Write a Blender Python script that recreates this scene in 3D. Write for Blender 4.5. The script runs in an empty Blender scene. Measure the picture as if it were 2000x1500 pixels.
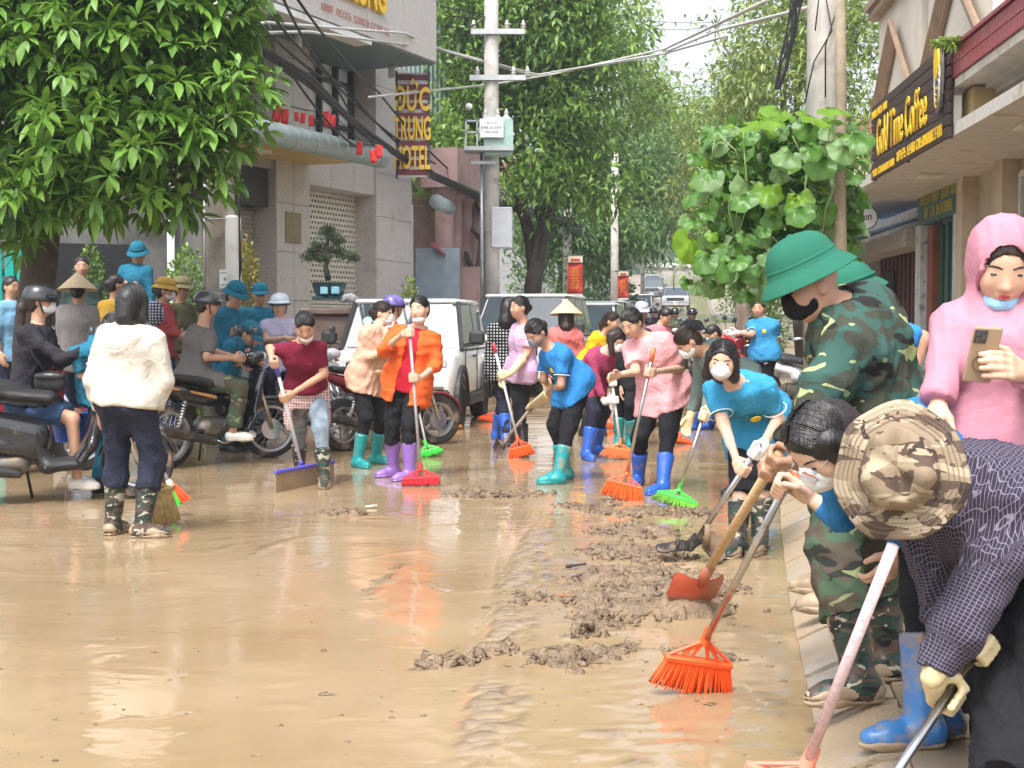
import bpy, math, random
import numpy as np
from mathutils import Vector, Matrix
random.seed(7); RNG = np.random.RandomState(11)
S = bpy.context.scene; COL = S.collection; PI = math.pi; R = math.radians
# ---------------------------------------------------------------- camera
CAMZ, FPX, HOR = 1.3, 2700.0, 632.0
PITCH = math.atan((750 - HOR) / FPX)
cd = bpy.data.cameras.new('camera'); cam = bpy.data.objects.new('camera', cd); COL.objects.link(cam)
cd.sensor_width = 36; cd.lens = FPX / 2000 * 36; cd.clip_start = .05; cd.clip_end = 3000
cam.location = (0, 0, CAMZ); cam.rotation_euler = (PI / 2 - PITCH, 0, 0); S.camera = cam
# ---------------------------------------------------------------- sky, sun, exposure
SUN_EL, SUN_AZ = R(58), R(200)
w = bpy.data.worlds.new('World'); S.world = w; w.use_nodes = True
nt = w.node_tree; bg = nt.nodes['Background']
sky = nt.nodes.new('ShaderNodeTexSky'); sky.sky_type = 'NISHITA'; sky.sun_disc = False
sky.sun_elevation = SUN_EL; sky.sun_rotation = SUN_AZ; sky.air_density = 1.0; sky.dust_density = 4.0; sky.ozone_density = 1.0
hs = nt.nodes.new('ShaderNodeHueSaturation'); hs.inputs['Saturation'].default_value = .45; hs.inputs['Value'].default_value = 1.35
nt.links.new(sky.outputs[0], hs.inputs['Color']); nt.links.new(hs.outputs[0], bg.inputs[0]); bg.inputs[1].default_value = .15
sl = bpy.data.lights.new('sun', 'SUN'); sl.energy = 2.0; sl.angle = R(14); sl.color = (1, .98, .945)
sun = bpy.data.objects.new('sun', sl); COL.objects.link(sun)
sdir = Vector((math.sin(SUN_AZ) * math.cos(SUN_EL), math.cos(SUN_AZ) * math.cos(SUN_EL), math.sin(SUN_EL)))
sun.rotation_euler = sdir.to_track_quat('Z', 'Y').to_euler(); sun.location = (0, 0, 30)
S.view_settings.view_transform = 'Standard'; S.view_settings.look = 'None'; S.view_settings.gamma = 1; S.view_settings.exposure = 1.08
try: S.cycles.max_bounces = 6; S.cycles.diffuse_bounces = 3; S.cycles.glossy_bounces = 3; S.cycles.transparent_max_bounces = 8; S.cycles.use_denoising = True; S.cycles.sample_clamp_indirect = 4; S.cycles.caustics_reflective = False; S.cycles.caustics_refractive = False
except Exception: pass
# ---------------------------------------------------------------- photo geometry: a pixel and a depth give a point in the place
V = Vector
def P(px, py, d):
    u, v = (px - 1000) / FPX, (750 - py) / FPX
    dy = math.cos(PITCH) + v * math.sin(PITCH); dz = -math.sin(PITCH) + v * math.cos(PITCH)
    t = d / dy
    return V((u * t, d, CAMZ + dz * t))
def G(px, py, z=0.0):
    u, v = (px - 1000) / FPX, (750 - py) / FPX
    dy = math.cos(PITCH) + v * math.sin(PITCH); dz = -math.sin(PITCH) + v * math.cos(PITCH)
    t = (z - CAMZ) / dz
    return V((u * t, dy * t, z))
def road_z(y):
    return float(np.interp(y, [0, 20, 40, 60, 95, 150, 230, 400], [0, 0, .3, .85, 2.3, 5.2, 10.2, 22]))
# ---------------------------------------------------------------- object helpers
def tag(o, label=None, cat=None, group=None, kind=None):
    if label: o['label'] = label
    if cat: o['category'] = cat
    if group: o['group'] = group
    if kind: o['kind'] = kind
    return o
def empty(name, loc, label=None, cat=None, group=None, rz=0):
    o = bpy.data.objects.new(name, None); COL.objects.link(o); o.location = loc; o.rotation_euler = (0, 0, rz)
    o.empty_display_size = .1
    return tag(o, label, cat, group)
def link(name, me, mat, parent=None, local=False):
    o = bpy.data.objects.new(name, me); COL.objects.link(o)
    if mat is not None:
        if not isinstance(mat, (list, tuple)): mat = [mat]
        if len(me.materials) == 0:
            for m in mat: me.materials.append(m)
    if parent is not None:
        o.parent = parent
        if not local:
            M = Matrix.Identity(4); q = parent
            M = wm(parent).inverted(); o.matrix_parent_inverse = M
    return o
def wm(o):
    m = Matrix.LocRotScale(o.location, o.rotation_euler, o.scale)
    if o.parent is not None: m = wm(o.parent) @ o.matrix_parent_inverse @ m
    return m
def copy_tree(o, parent=None):
    c = o.copy(); COL.objects.link(c); c.parent = parent
    for ch in list(o.children): copy_tree(ch, c)
    return c
def basis(z, x=None):
    z = V(z).normalized()
    if x is None: x = V((1, 0, 0)) if abs(z.x) < .9 else V((0, 1, 0))
    x = V(x); x = (x - z * x.dot(z)).normalized(); y = z.cross(x)
    return x, y, z
class MB:
    """collects shapes, then links them as one mesh object"""
    def __init__(s): s.v = []; s.f = []; s.m = []; s.mi = 0
    def raw(s, vs, fs):
        n = len(s.v); s.v += [tuple(p) for p in vs]; s.f += [tuple(i + n for i in f) for f in fs]; s.m += [s.mi] * len(fs); return s
    def box(s, c, d, x=None, z=(0, 0, 1), bev=0.0):
        ax, ay, az = basis(z, x); c = V(c); hx, hy, hz = d[0] / 2, d[1] / 2, d[2] / 2
        if bev <= 0:
            vs = [c + ax * (i * hx) + ay * (j * hy) + az * (k * hz) for k in (-1, 1) for j in (-1, 1) for i in (-1, 1)]
            return s.raw(vs, [(0, 2, 3, 1), (4, 5, 7, 6), (0, 1, 5, 4), (2, 6, 7, 3), (0, 4, 6, 2), (1, 3, 7, 5)])
        b = min(bev, hx * .98, hy * .98, hz * .98)
        ring = lambda hx, hy, zz: [c + ax * x_ + ay * y_ + az * zz for x_, y_ in ((-hx + b, -hy), (hx - b, -hy), (hx, -hy + b), (hx, hy - b), (hx - b, hy), (-hx + b, hy), (-hx, hy - b), (-hx, -hy + b))]
        vs = ring(hx - b, hy - b, -hz) + ring(hx, hy, -hz + b) + ring(hx, hy, hz - b) + ring(hx - b, hy - b, hz)
        fs = [tuple(range(7, -1, -1)), tuple(range(24, 32))]
        for k in range(3):
            for i in range(8): fs.append((k * 8 + i, k * 8 + (i + 1) % 8, k * 8 + 8 + (i + 1) % 8, k * 8 + 8 + i))
        return s.raw(vs, fs)
    def tube(s, pts, r, n=8, cap=True, flat=None):
        pts = [V(p) for p in pts]; m = len(pts)
        rs = r if isinstance(r, (list, tuple)) else [r] * m
        vs = []; fs = []; prev = None
        for i, p in enumerate(pts):
            t = (pts[min(i + 1, m - 1)] - pts[max(i - 1, 0)])
            if t.length < 1e-9: t = V((0, 0, 1))
            x, y, z = basis(t, prev); prev = x
            if flat is not None:
                x, y, z = basis(t, flat[0])
            for k in range(n):
                a = 2 * PI * k / n; q = 1 if flat is None else flat[1]
                vs.append(p + x * (math.cos(a) * rs[i]) + y * (math.sin(a) * rs[i] * q))
        for i in range(m - 1):
            for k in range(n): fs.append((i * n + k, i * n + (k + 1) % n, (i + 1) * n + (k + 1) % n, (i + 1) * n + k))
        if cap: fs.append(tuple(range(n - 1, -1, -1))); fs.append(tuple((m - 1) * n + k for k in range(n)))
        return s.raw(vs, fs)
    def lathe(s, prof, c=(0, 0, 0), z=(0, 0, 1), x=None, n=20, ex=1.0, ey=1.0, a0=0, a1=2 * PI):
        ax, ay, az = basis(z, x); c = V(c); full = abs(a1 - a0 - 2 * PI) < 1e-6; nn = n if full else n + 1
        vs = []; fs = []
        for r, h in prof:
            for k in range(nn):
                a = a0 + (a1 - a0) * k / n; vs.append(c + ax * (math.cos(a) * r * ex) + ay * (math.sin(a) * r * ey) + az * h)
        for i in range(len(prof) - 1):
            for k in range(n):
                k2 = (k + 1) % nn; fs.append((i * nn + k, i * nn + k2, (i + 1) * nn + k2, (i + 1) * nn + k))
        return s.raw(vs, fs)
    def ell(s, c, r, x=None, z=(0, 0, 1), n=12, m=7):
        ax, ay, az = basis(z, x); c = V(c); vs = []; fs = []
        for i in range(m + 1):
            t = PI * i / m
            for k in range(n):
                a = 2 * PI * k / n; vs.append(c + ax * (math.sin(t) * math.cos(a) * r[0]) + ay * (math.sin(t) * math.sin(a) * r[1]) + az * (math.cos(t) * r[2]))
        for i in range(m):
            for k in range(n): fs.append((i * n + k, (i + 1) * n + k, (i + 1) * n + (k + 1) % n, i * n + (k + 1) % n))
        return s.raw(vs, fs)
    def prism(s, poly, off):
        """polygon (3-D points) pushed along off"""
        n = len(poly); off = V(off); poly = [V(p) for p in poly]
        vs = poly + [p + off for p in poly]
        fs = [tuple(range(n)), tuple(range(2 * n - 1, n - 1, -1))] + [(i, n + i, n + (i + 1) % n, (i + 1) % n) for i in range(n)]
        return s.raw(vs, fs)
    def torus(s, c, R_, r, axis, n=28, m=8, ex=1.0):
        ax, ay, az = basis(axis); c = V(c); vs = []; fs = []
        for i in range(n):
            a = 2 * PI * i / n; d = ax * math.cos(a) + ay * math.sin(a)
            for k in range(m):
                b = 2 * PI * k / m; vs.append(c + d * (R_ + r * math.cos(b)) + az * (r * ex * math.sin(b)))
        for i in range(n):
            for k in range(m): fs.append((i * m + k, ((i + 1) % n) * m + k, ((i + 1) % n) * m + (k + 1) % m, i * m + (k + 1) % m))
        return s.raw(vs, fs)
    def mesh(s, name, smooth=False):
        me = bpy.data.meshes.new(name); me.from_pydata(s.v, [], s.f)
        if any(s.m): me.polygons.foreach_set('material_index', s.m)
        if smooth: me.polygons.foreach_set('use_smooth', [True] * len(s.f))
        me.update(); me.validate()
        if smooth == 'auto':
            try: me.set_sharp_from_angle(angle=R(40))
            except Exception: pass
        return me
    def build(s, name, mat, parent=None, smooth=False, local=False):
        return link(name, s.mesh(name, smooth), mat, parent, local)
def np_mesh(name, v, f, smooth=True):
    """v (N,3) array, f (M,k) array of equal-sized faces"""
    me = bpy.data.meshes.new(name); v = np.ascontiguousarray(v, dtype=np.float32); f = np.ascontiguousarray(f, dtype=np.int32); k = f.shape[1]
    me.vertices.add(len(v)); me.vertices.foreach_set('co', v.ravel())
    me.loops.add(f.size); me.loops.foreach_set('vertex_index', f.ravel())
    me.polygons.add(len(f)); me.polygons.foreach_set('loop_start', np.arange(0, f.size, k, dtype=np.int32)); me.polygons.foreach_set('loop_total', np.full(len(f), k, np.int32))
    if smooth: me.polygons.foreach_set('use_smooth', np.ones(len(f), bool))
    me.update(calc_edges=True); return me
def text_mesh(txt, size, ext=.01, bev=0, xs=1.0, align='CENTER', bold=0.0):
    c = bpy.data.curves.new('lettering', 'FONT'); c.body = txt; c.size = size; c.extrude = ext; c.align_x = align; c.align_y = 'CENTER'; c.offset = bold; c.resolution_u = 3
    o = bpy.data.objects.new('lettering_tmp', c); COL.objects.link(o)
    dg = bpy.context.evaluated_depsgraph_get(); me = bpy.data.meshes.new_from_object(o.evaluated_get(dg))
    bpy.data.objects.remove(o); bpy.data.curves.remove(c)
    if xs != 1.0: me.transform(Matrix.Diagonal((xs, 1, 1, 1)))
    return me
def put_text(txt, size, pos, right, up, mat, parent, name='lettering', ext=.01, xs=1.0, align='CENTER', bold=0.0):
    me = text_mesh(txt, size, ext, xs=xs, align=align, bold=bold); r = V(right).normalized(); u = V(up); u = (u - r * u.dot(r)).normalized(); n = r.cross(u)
    M = Matrix(((r.x, u.x, n.x, pos[0]), (r.y, u.y, n.y, pos[1]), (r.z, u.z, n.z, pos[2]), (0, 0, 0, 1)))
    me.transform(M); me.materials.clear()
    return link(name, me, mat, parent)
def put_word(txt, size, pos, right, up, mat, parent, ext=.01, xs=1.0, bold=0.0, gap=.07):
    """a word of separate raised letters, centred on pos"""
    r = V(right).normalized(); u = V(up); u = (u - r * u.dot(r)).normalized(); n = r.cross(u); ms = []; x = 0
    for ch in txt:
        if ch == ' ': x += size * .28 * xs; continue
        me = text_mesh(ch, size, ext, xs=xs, align='LEFT', bold=bold); xx = [v.co.x for v in me.vertices]; ms.append((me, x - min(xx))); x += max(xx) - min(xx) + size * gap * xs
    base = {}
    for me, ox in ms:
        # letters share one baseline: centre alignment is by line box, so nothing to correct vertically
        c = V(pos) + r * (ox - x / 2); me.transform(Matrix(((r.x, u.x, n.x, c.x), (r.y, u.y, n.y, c.y), (r.z, u.z, n.z, c.z), (0, 0, 0, 1)))); me.materials.clear(); link('letter', me, mat, parent)
def put_marks(words, size, pos, right, up, mat, parent, ext=.004, xs=1.0, seed=1, name='lettering'):
    """a line too small to read in the photograph: letter-shaped strokes, words given by their lengths"""
    rr = random.Random(seed); r = V(right).normalized(); u = V(up); u = (u - r * u.dot(r)).normalized(); n = r.cross(u); cw = size * .5 * xs; tot = sum(words) * cw * 1.25 + (len(words) - 1) * cw * .8; x = -tot / 2; mb = MB(); st = cw * .26
    B = lambda cx, cy, w_, h_: mb.box(V(pos) + r * cx + u * cy + n * ext, (w_, h_, ext * 2), r, n)
    for wl in words:
        for _ in range(wl):
            k = rr.randrange(6); c = x + cw / 2; hh = size * .68
            B(c - cw * .36, 0, st, hh)
            if k in (0, 1, 4): B(c + cw * .36, 0, st, hh)
            if k in (0, 2, 3): B(c, hh * .42, cw * .6, st)
            if k in (1, 2, 5): B(c, 0, cw * .6, st)
            if k in (3, 4, 5): B(c, -hh * .42, cw * .6, st)
            x += cw * 1.25
        x += cw * .8
    return tag(mb.build(name, mat, parent), kind='stuff')
# ---------------------------------------------------------------- materials
MATS = {}
def nodes(name):
    m = bpy.data.materials.new(name); m.use_nodes = True; MATS[name] = m
    return m, m.node_tree.nodes, m.node_tree.links, m.node_tree.nodes['Principled BSDF']
def mat(name, col, rough=.6, metal=0, spec=.5, var=.12, vs=6.0, bump=0.0, bs=60.0, bd=.004, dirt=None, dirt_s=2.5, dirt_t=.55, trans=0, coat=0, sub=0, emis=None, stretch=None, crease=0):
    """principled with noise-varied colour, optional stains (dirt colour with their own shape) and bump"""
    if name in MATS: return MATS[name]
    m, N, L, B = nodes(name)
    B.inputs['Roughness'].default_value = rough; B.inputs['Metallic'].default_value = metal
    B.inputs['Specular IOR Level'].default_value = spec
    if trans: B.inputs['Transmission Weight'].default_value = trans
    if coat: B.inputs['Coat Weight'].default_value = coat; B.inputs['Coat Roughness'].default_value = .08
    if sub: B.inputs['Subsurface Weight'].default_value = sub; B.inputs['Subsurface Radius'].default_value = (.012, .005, .003)
    tc = N.new('ShaderNodeTexCoord'); src = tc.outputs['Object']
    if stretch:
        mp = N.new('ShaderNodeMapping'); mp.inputs['Scale'].default_value = stretch; L.new(src, mp.inputs[0]); src = mp.outputs[0]
    c = col + (1,) if len(col) == 3 else col
    no = N.new('ShaderNodeTexNoise'); no.inputs['Scale'].default_value = vs; no.inputs['Detail'].default_value = 5; L.new(src, no.inputs['Vector'])
    cr = N.new('ShaderNodeValToRGB'); lo = tuple(max(0, x * (1 - var)) for x in col[:3]) + (1,); hi = tuple(min(1, x * (1 + var)) for x in col[:3]) + (1,)
    cr.color_ramp.elements[0].color = lo; cr.color_ramp.elements[0].position = .3; cr.color_ramp.elements[1].color = hi; cr.color_ramp.elements[1].position = .7
    L.new(no.outputs['Fac'], cr.inputs['Fac']); out = cr.outputs['Color']
    if dirt:
        n2 = N.new('ShaderNodeTexNoise'); n2.inputs['Scale'].default_value = dirt_s; n2.inputs['Detail'].default_value = 7; n2.inputs['Roughness'].default_value = .65; L.new(src, n2.inputs['Vector'])
        r2 = N.new('ShaderNodeValToRGB'); r2.color_ramp.elements[0].position = dirt_t - .06; r2.color_ramp.elements[1].position = dirt_t + .1; L.new(n2.outputs['Fac'], r2.inputs['Fac'])
        mx = N.new('ShaderNodeMix'); mx.data_type = 'RGBA'; L.new(r2.outputs['Color'], mx.inputs['Factor']); L.new(out, mx.inputs['A']); mx.inputs['B'].default_value = dirt + (1,); out = mx.outputs['Result']
    L.new(out, B.inputs['Base Color'])
    if bump:
        nb = N.new('ShaderNodeTexNoise'); nb.inputs['Scale'].default_value = bs; nb.inputs['Detail'].default_value = 6; L.new(src, nb.inputs['Vector'])
        b = N.new('ShaderNodeBump'); b.inputs['Strength'].default_value = bump; b.inputs['Distance'].default_value = bd; L.new(nb.outputs['Fac'], b.inputs['Height']); L.new(b.outputs['Normal'], B.inputs['Normal'])
    if crease:
        prev = b.outputs['Normal'] if bump else None
        for sc_, st_, ds_ in ((6.5, .55, .035), (17, .4, .014)):
            nc = N.new('ShaderNodeTexNoise'); nc.inputs['Scale'].default_value = sc_; nc.inputs['Detail'].default_value = 2; nc.inputs['Distortion'].default_value = 1.3; L.new(src, nc.inputs['Vector'])
            s1 = N.new('ShaderNodeMath'); s1.operation = 'SUBTRACT'; s1.inputs[1].default_value = .5; L.new(nc.outputs['Fac'], s1.inputs[0]); s2 = N.new('ShaderNodeMath'); s2.operation = 'ABSOLUTE'; L.new(s1.outputs[0], s2.inputs[0]); s3 = N.new('ShaderNodeMath'); s3.operation = 'POWER'; s3.inputs[1].default_value = .6; L.new(s2.outputs[0], s3.inputs[0])
            bc = N.new('ShaderNodeBump'); bc.inputs['Strength'].default_value = st_ * crease; bc.inputs['Distance'].default_value = ds_; L.new(s3.outputs[0], bc.inputs['Height'])
            if prev is not None: L.new(prev, bc.inputs['Normal'])
            prev = bc.outputs['Normal']
        L.new(prev, B.inputs['Normal'])
    if emis: B.inputs['Emission Color'].default_value = emis[0] + (1,); B.inputs['Emission Strength'].default_value = emis[1]
    return m
def srgb(r, g, b):
    f = lambda c: (c / 255 / 12.92) if c / 255 <= .04045 else ((c / 255 + .055) / 1.055) ** 2.4
    return (f(r), f(g), f(b))
def cloth(name, col, var=.1, rough=.85, dirt=None, dirt_t=.62, crease=.6):
    return mat('cloth_' + name, col, rough=rough, spec=.25, var=var, vs=9, bump=.25, bs=420, bd=.002, dirt=dirt, dirt_s=5, dirt_t=dirt_t, crease=crease)
MUDC = (.30, .2, .115)
# ================================================================= ground, road, kerbs, pavements
def h2(ix, iy, s=0):
    n = (ix * 374761393 + iy * 668265263 + s * 974634777) & 0x7fffffff; n = ((n ^ (n >> 13)) * 1274126177) & 0x7fffffff; return ((n ^ (n >> 16)) & 0xffff) / 65535.0
def vn2(x, y, s=0):
    ix, iy = np.floor(x).astype(np.int64), np.floor(y).astype(np.int64); fx, fy = x - ix, y - iy; fx = fx * fx * (3 - 2 * fx); fy = fy * fy * (3 - 2 * fy)
    a, b, c, d = h2(ix, iy, s), h2(ix + 1, iy, s), h2(ix, iy + 1, s), h2(ix + 1, iy + 1, s); return (a * (1 - fx) + b * fx) * (1 - fy) + (c * (1 - fx) + d * fx) * fy
def fbm2(x, y, s=0, o=4, billow=False):
    r = 0; a = 1; t = 0
    for i in range(o):
        n = vn2(x * 2 ** i + i * 17.3, y * 2 ** i - i * 9.1, s + i); r = r + a * (np.abs(2 * n - 1) if billow else n); t += a; a *= .5
    return r / t
def mud_mat(name, c1, c2, rough, wave=True):
    m, N, L, B = nodes(name); tc = N.new('ShaderNodeTexCoord'); no = N.new('ShaderNodeTexNoise'); no.inputs['Scale'].default_value = .8; no.inputs['Detail'].default_value = 6; L.new(tc.outputs['Object'], no.inputs['Vector'])
    cr = N.new('ShaderNodeValToRGB'); cr.color_ramp.elements[0].position = .35; cr.color_ramp.elements[1].position = .68; cr.color_ramp.elements[0].color = c1 + (1,); cr.color_ramp.elements[1].color = c2 + (1,); L.new(no.outputs['Fac'], cr.inputs['Fac']); at = N.new('ShaderNodeAttribute'); at.attribute_name = 'silt'; mxs = N.new('ShaderNodeMix'); mxs.data_type = 'RGBA'; L.new(at.outputs['Fac'], mxs.inputs['Factor']); L.new(cr.outputs[0], mxs.inputs['A']); mxs.inputs['B'].default_value = (.2, .145, .09, 1); L.new(mxs.outputs['Result'], B.inputs['Base Color'])
    B.inputs['IOR'].default_value = 1.33; B.inputs['Specular IOR Level'].default_value = .5
    n3 = N.new('ShaderNodeTexNoise'); n3.inputs['Scale'].default_value = 1.1; n3.inputs['Detail'].default_value = 5; mp0 = N.new('ShaderNodeMapping'); mp0.inputs['Location'].default_value = (3, 8, 2); L.new(tc.outputs['Object'], mp0.inputs[0]); L.new(mp0.outputs[0], n3.inputs['Vector'])
    mr = N.new('ShaderNodeMapRange'); mr.inputs['From Min'].default_value = .46; mr.inputs['From Max'].default_value = .58; mr.inputs['To Min'].default_value = rough * .4; mr.inputs['To Max'].default_value = rough * 3; L.new(n3.outputs['Fac'], mr.inputs['Value']); L.new(mr.outputs[0], B.inputs['Roughness'])
    h = None
    for sc, st, dist in ((1.7, (.8, 1.2, 1), .022), (11, (.6, 1.4, 1), .0016), (30, (.6, 1.3, 1), .0007)):
        mp = N.new('ShaderNodeMapping'); mp.inputs['Scale'].default_value = st; L.new(tc.outputs['Object'], mp.inputs[0]); nb = N.new('ShaderNodeTexNoise'); nb.inputs['Scale'].default_value = sc; nb.inputs['Detail'].default_value = 3; nb.inputs['Distortion'].default_value = .6; L.new(mp.outputs[0], nb.inputs['Vector'])
        b = N.new('ShaderNodeBump'); b.inputs['Strength'].default_value = .45; b.inputs['Distance'].default_value = dist
        if sc == 30: L.new(n3.outputs['Fac'], b.inputs['Strength'])
        L.new(nb.outputs['Fac'], b.inputs['Height'])
        if h is not None: L.new(h, b.inputs['Normal'])
        h = b.outputs['Normal']
    L.new(h, B.inputs['Normal']); return m
WATER = mud_mat('muddy_water', (.27, .188, .103), (.345, .252, .152), .045)
MUD = mat('wet_mud', (.225, .158, .098), rough=.22, var=.3, vs=14, bump=1.0, bs=55, bd=.03)
KERB_R = [(-.1, 0), (.45, 2), (.98, 4.29), (1.28, 6.18), (1.65, 8.3), (2.1, 10.7), (3.5, 20), (6.4, 40), (13.5, 95), (21, 150), (32, 230), (60, 400)]
KERB_L = [(-9, 0), (-6.6, 6), (-4.8, 13), (-3.2, 17), (-1.5, 22), (-.35, 27), (1.6, 40), (8.3, 95), (14.6, 150), (23, 230), (48, 400)]
kx = lambda K, y: np.interp(y, [p[1] for p in K], [p[0] for p in K])
# the terrain sheet, reaching to the horizon
def terrain():
    xs = np.concatenate([np.linspace(-600, -40, 15), np.linspace(-30, 40, 36), np.linspace(50, 600, 15)]); ys = np.concatenate([np.linspace(-60, 0, 5), np.linspace(3, 60, 30), np.linspace(66, 260, 40), np.linspace(280, 900, 20)])
    X, Y = np.meshgrid(xs, ys); Zr = np.interp(Y, [0, 20, 40, 60, 95, 150, 230, 400, 900], [0, 0, .3, .85, 2.3, 5.2, 10.2, 22, 34]); c = (kx(KERB_L, Y) + kx(KERB_R, Y)) / 2
    off = np.maximum(np.abs(X - c) - 14, 0); Zr = Zr - .03 + np.where(Y > 50, off * .25 * np.clip((Y - 50) / 80, 0, 1), 0) * (.7 + .6 * vn2(X / 17, Y / 17)); n, m = X.shape
    v = np.stack([X, Y, Zr], -1).reshape(-1, 3); i = (np.arange(n - 1)[:, None] * m + np.arange(m - 1)).ravel(); f = np.stack([i, i + 1, i + m + 1, i + m], 1)
    tag(link('ground', np_mesh('ground', v, f), mat('bare_soil', (.13, .14, .075), .9, var=.3, vs=1.5)), kind='structure')
terrain()
TRACKS = [[(915, 1500), (945, 1390), (965, 1300), (985, 1220), (1005, 1140), (1040, 1060), (1085, 1005)], [(985, 1500), (1005, 1400), (1022, 1300), (1040, 1180), (1060, 1090)]]
def road():
    ys = np.concatenate([np.arange(3.3, 9, .027), np.arange(9, 14, .05), np.arange(14, 22, .25), np.arange(22, 60, 1.5), np.arange(60, 405, 5.0)]); nx = 260; t = np.linspace(0, 1, nx)
    t = np.concatenate([np.linspace(0, .25, 31)[:-1], np.linspace(.25, 1, 190)]); xl = kx(KERB_L, ys) - .05; xr = kx(KERB_R, ys); X = xl[:, None] + (xr - xl)[:, None] * t; Y = np.repeat(ys[:, None], len(t), 1)
    Zr = np.interp(Y, [0, 20, 40, 60, 95, 150, 230, 400], [0, 0, .3, .85, 2.3, 5.2, 10.2, 22]); near = np.clip((13 - Y) / 3, 0, 1); H = (fbm2(X * 1.4, Y * 1.1, 3, 3) - .5) * .005 * near
    def dist(poly):
        best = np.full(X.shape, 9.0); al = np.zeros(X.shape); acc = 0
        for (x0, y0), (x1, y1) in zip(poly[:-1], poly[1:]):
            dx, dy = x1 - x0, y1 - y0; L = math.hypot(dx, dy); h = np.clip(((X - x0) * dx + (Y - y0) * dy) / (L * L), 0, 1); d = ((X - x0 - h * dx) * dy - (Y - y0 - h * dy) * dx) / L; dd = np.hypot(X - x0 - h * dx, Y - y0 - h * dy)
            m = dd < np.abs(best); best[m] = np.where(d >= 0, dd, -dd)[m]; al[m] = (acc + h * L)[m]; acc += L
        return best, al
    for k, tr in enumerate(TRACKS):
        d, al = dist([tuple(G(*p))[:2] for p in tr]); wd = (.042, .022)[k]; amp = (.017, .009)[k] * np.clip(1.9 * vn2(al * 1.6, al * 0, 7) - .25, .05, 1.3); prof = np.exp(-(d / wd) ** 4); tread = .5 + .5 * np.sign(np.sin(al * 2 * PI / .042 + np.sign(d) * 1.2)) * np.clip(fbm2(X * 30, Y * 30, 4, 2) * 2, .3, 1)
        H = H + prof * tread * amp * .8 + np.exp(-((np.abs(d) - wd * 1.15) / .012) ** 2) * amp * (.35 + .7 * vn2(X * 20, Y * 20, 5)) - np.exp(-((np.abs(d) - wd * 1.9) / .03) ** 2) * .002
    r = random.Random(5)
    SM = [((720, 1165), (790, 1105), .03, .012), ((470, 1095), (590, 1050), .035, .006), ((430, 1075), (480, 1062), .02, .006), ((280, 1120), (315, 1118), .02, .008), ((560, 1010), (740, 1000), .02, .004), ((720, 1090), (830, 1075), .016, .006), ((380, 1390), (395, 1410), .015, .004), ((50, 1395), (115, 1370), .02, .005), ((350, 1400), (900, 1340), .03, .002), ((690, 1010), (800, 1006), .025, .008), ((1450, 1340), (1530, 1420), .06, .004), ((1440, 1270), (1530, 1300), .05, .004)]
    for i in range(46):
        x0, y0 = r.uniform(0, 1500), r.uniform(960, 1490); SM.append(((x0, y0), (x0 + r.uniform(10, 90), y0 + r.uniform(-24, 20)), r.uniform(.006, .02), r.uniform(.002, .006)))
    for (bx_, by_, ln_, sl_) in ((1250, 1300, 260, -30), (1420, 1400, 180, 40), (620, 985, 150, 12), (1180, 1420, 300, -20), (860, 965, 140, 14), (1150, 1000, 120, -8), (300, 1180, 260, -25), (560, 1240, 280, 30)):
        for k in range(6): o_ = k * 9 + r.uniform(-3, 3); SM.append(((bx_ - ln_ / 2 + r.uniform(-30, 30), by_ + o_), (bx_ + ln_ / 2 + r.uniform(-30, 30), by_ + o_ + sl_), r.uniform(.004, .009), r.uniform(.0012, .0028)))
    for p0, p1, wd, amp in SM:
        a, b = G(*p0), G(*p1); m_ = a.lerp(b, .5) + V((r.uniform(-.04, .04), r.uniform(-.05, .05), 0)); d, al = dist([(a.x, a.y), (m_.x, m_.y), (b.x, b.y)]); H = H + np.exp(-(d / wd) ** 2) * amp * (.3 + 1.1 * fbm2(X * 14, Y * 14, 9, 3))
    H = H + np.where((X > .2) & (Y < 9), np.maximum(fbm2(X * 9, Y * 9, 21, 4) - .62, 0) * .04 * near, 0)
    Zr = Zr + H; n, m = X.shape; v = np.stack([X, Y, Zr], -1).reshape(-1, 3); i = (np.arange(n - 1)[:, None] * m + np.arange(m - 1)).ravel(); f = np.stack([i, i + 1, i + m + 1, i + m], 1)
    me = np_mesh('road', v, f); at = me.attributes.new('silt', 'FLOAT', 'POINT'); at.data.foreach_set('value', np.clip((H * near - .0035) / .005, 0, 1).astype(np.float32).ravel()); tag(link('road', me, WATER), kind='structure')
road()
CONC = mat('wet_concrete', (.29, .265, .225), rough=.45, var=.25, vs=9, bump=.7, bs=70, bd=.012, dirt=(.36, .275, .18), dirt_s=3.0, dirt_t=.42)
PAVE = mat('muddy_paver', (.28, .215, .145), rough=.25, var=.2, vs=5, bump=.4, bs=60, bd=.004, dirt=(.32, .24, .15), dirt_s=1.7, dirt_t=.5)
def strip(name, K, o1, z1, o2, z2, y0, y1, m, step=.6):
    ys = np.arange(y0, y1 + .01, step); v = []; f = []
    for i, y in enumerate(ys): x = float(kx(K, y)); v += [(x + o1, y, road_z(y) + z1), (x + o2, y, road_z(y) + z2)]
    for i in range(len(ys) - 1): q = (2 * i, 2 * i + 1, 2 * i + 3, 2 * i + 2); f.append(q if o2 > o1 else q[::-1])
    return MB().raw(v, f).build(name, m)
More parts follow.
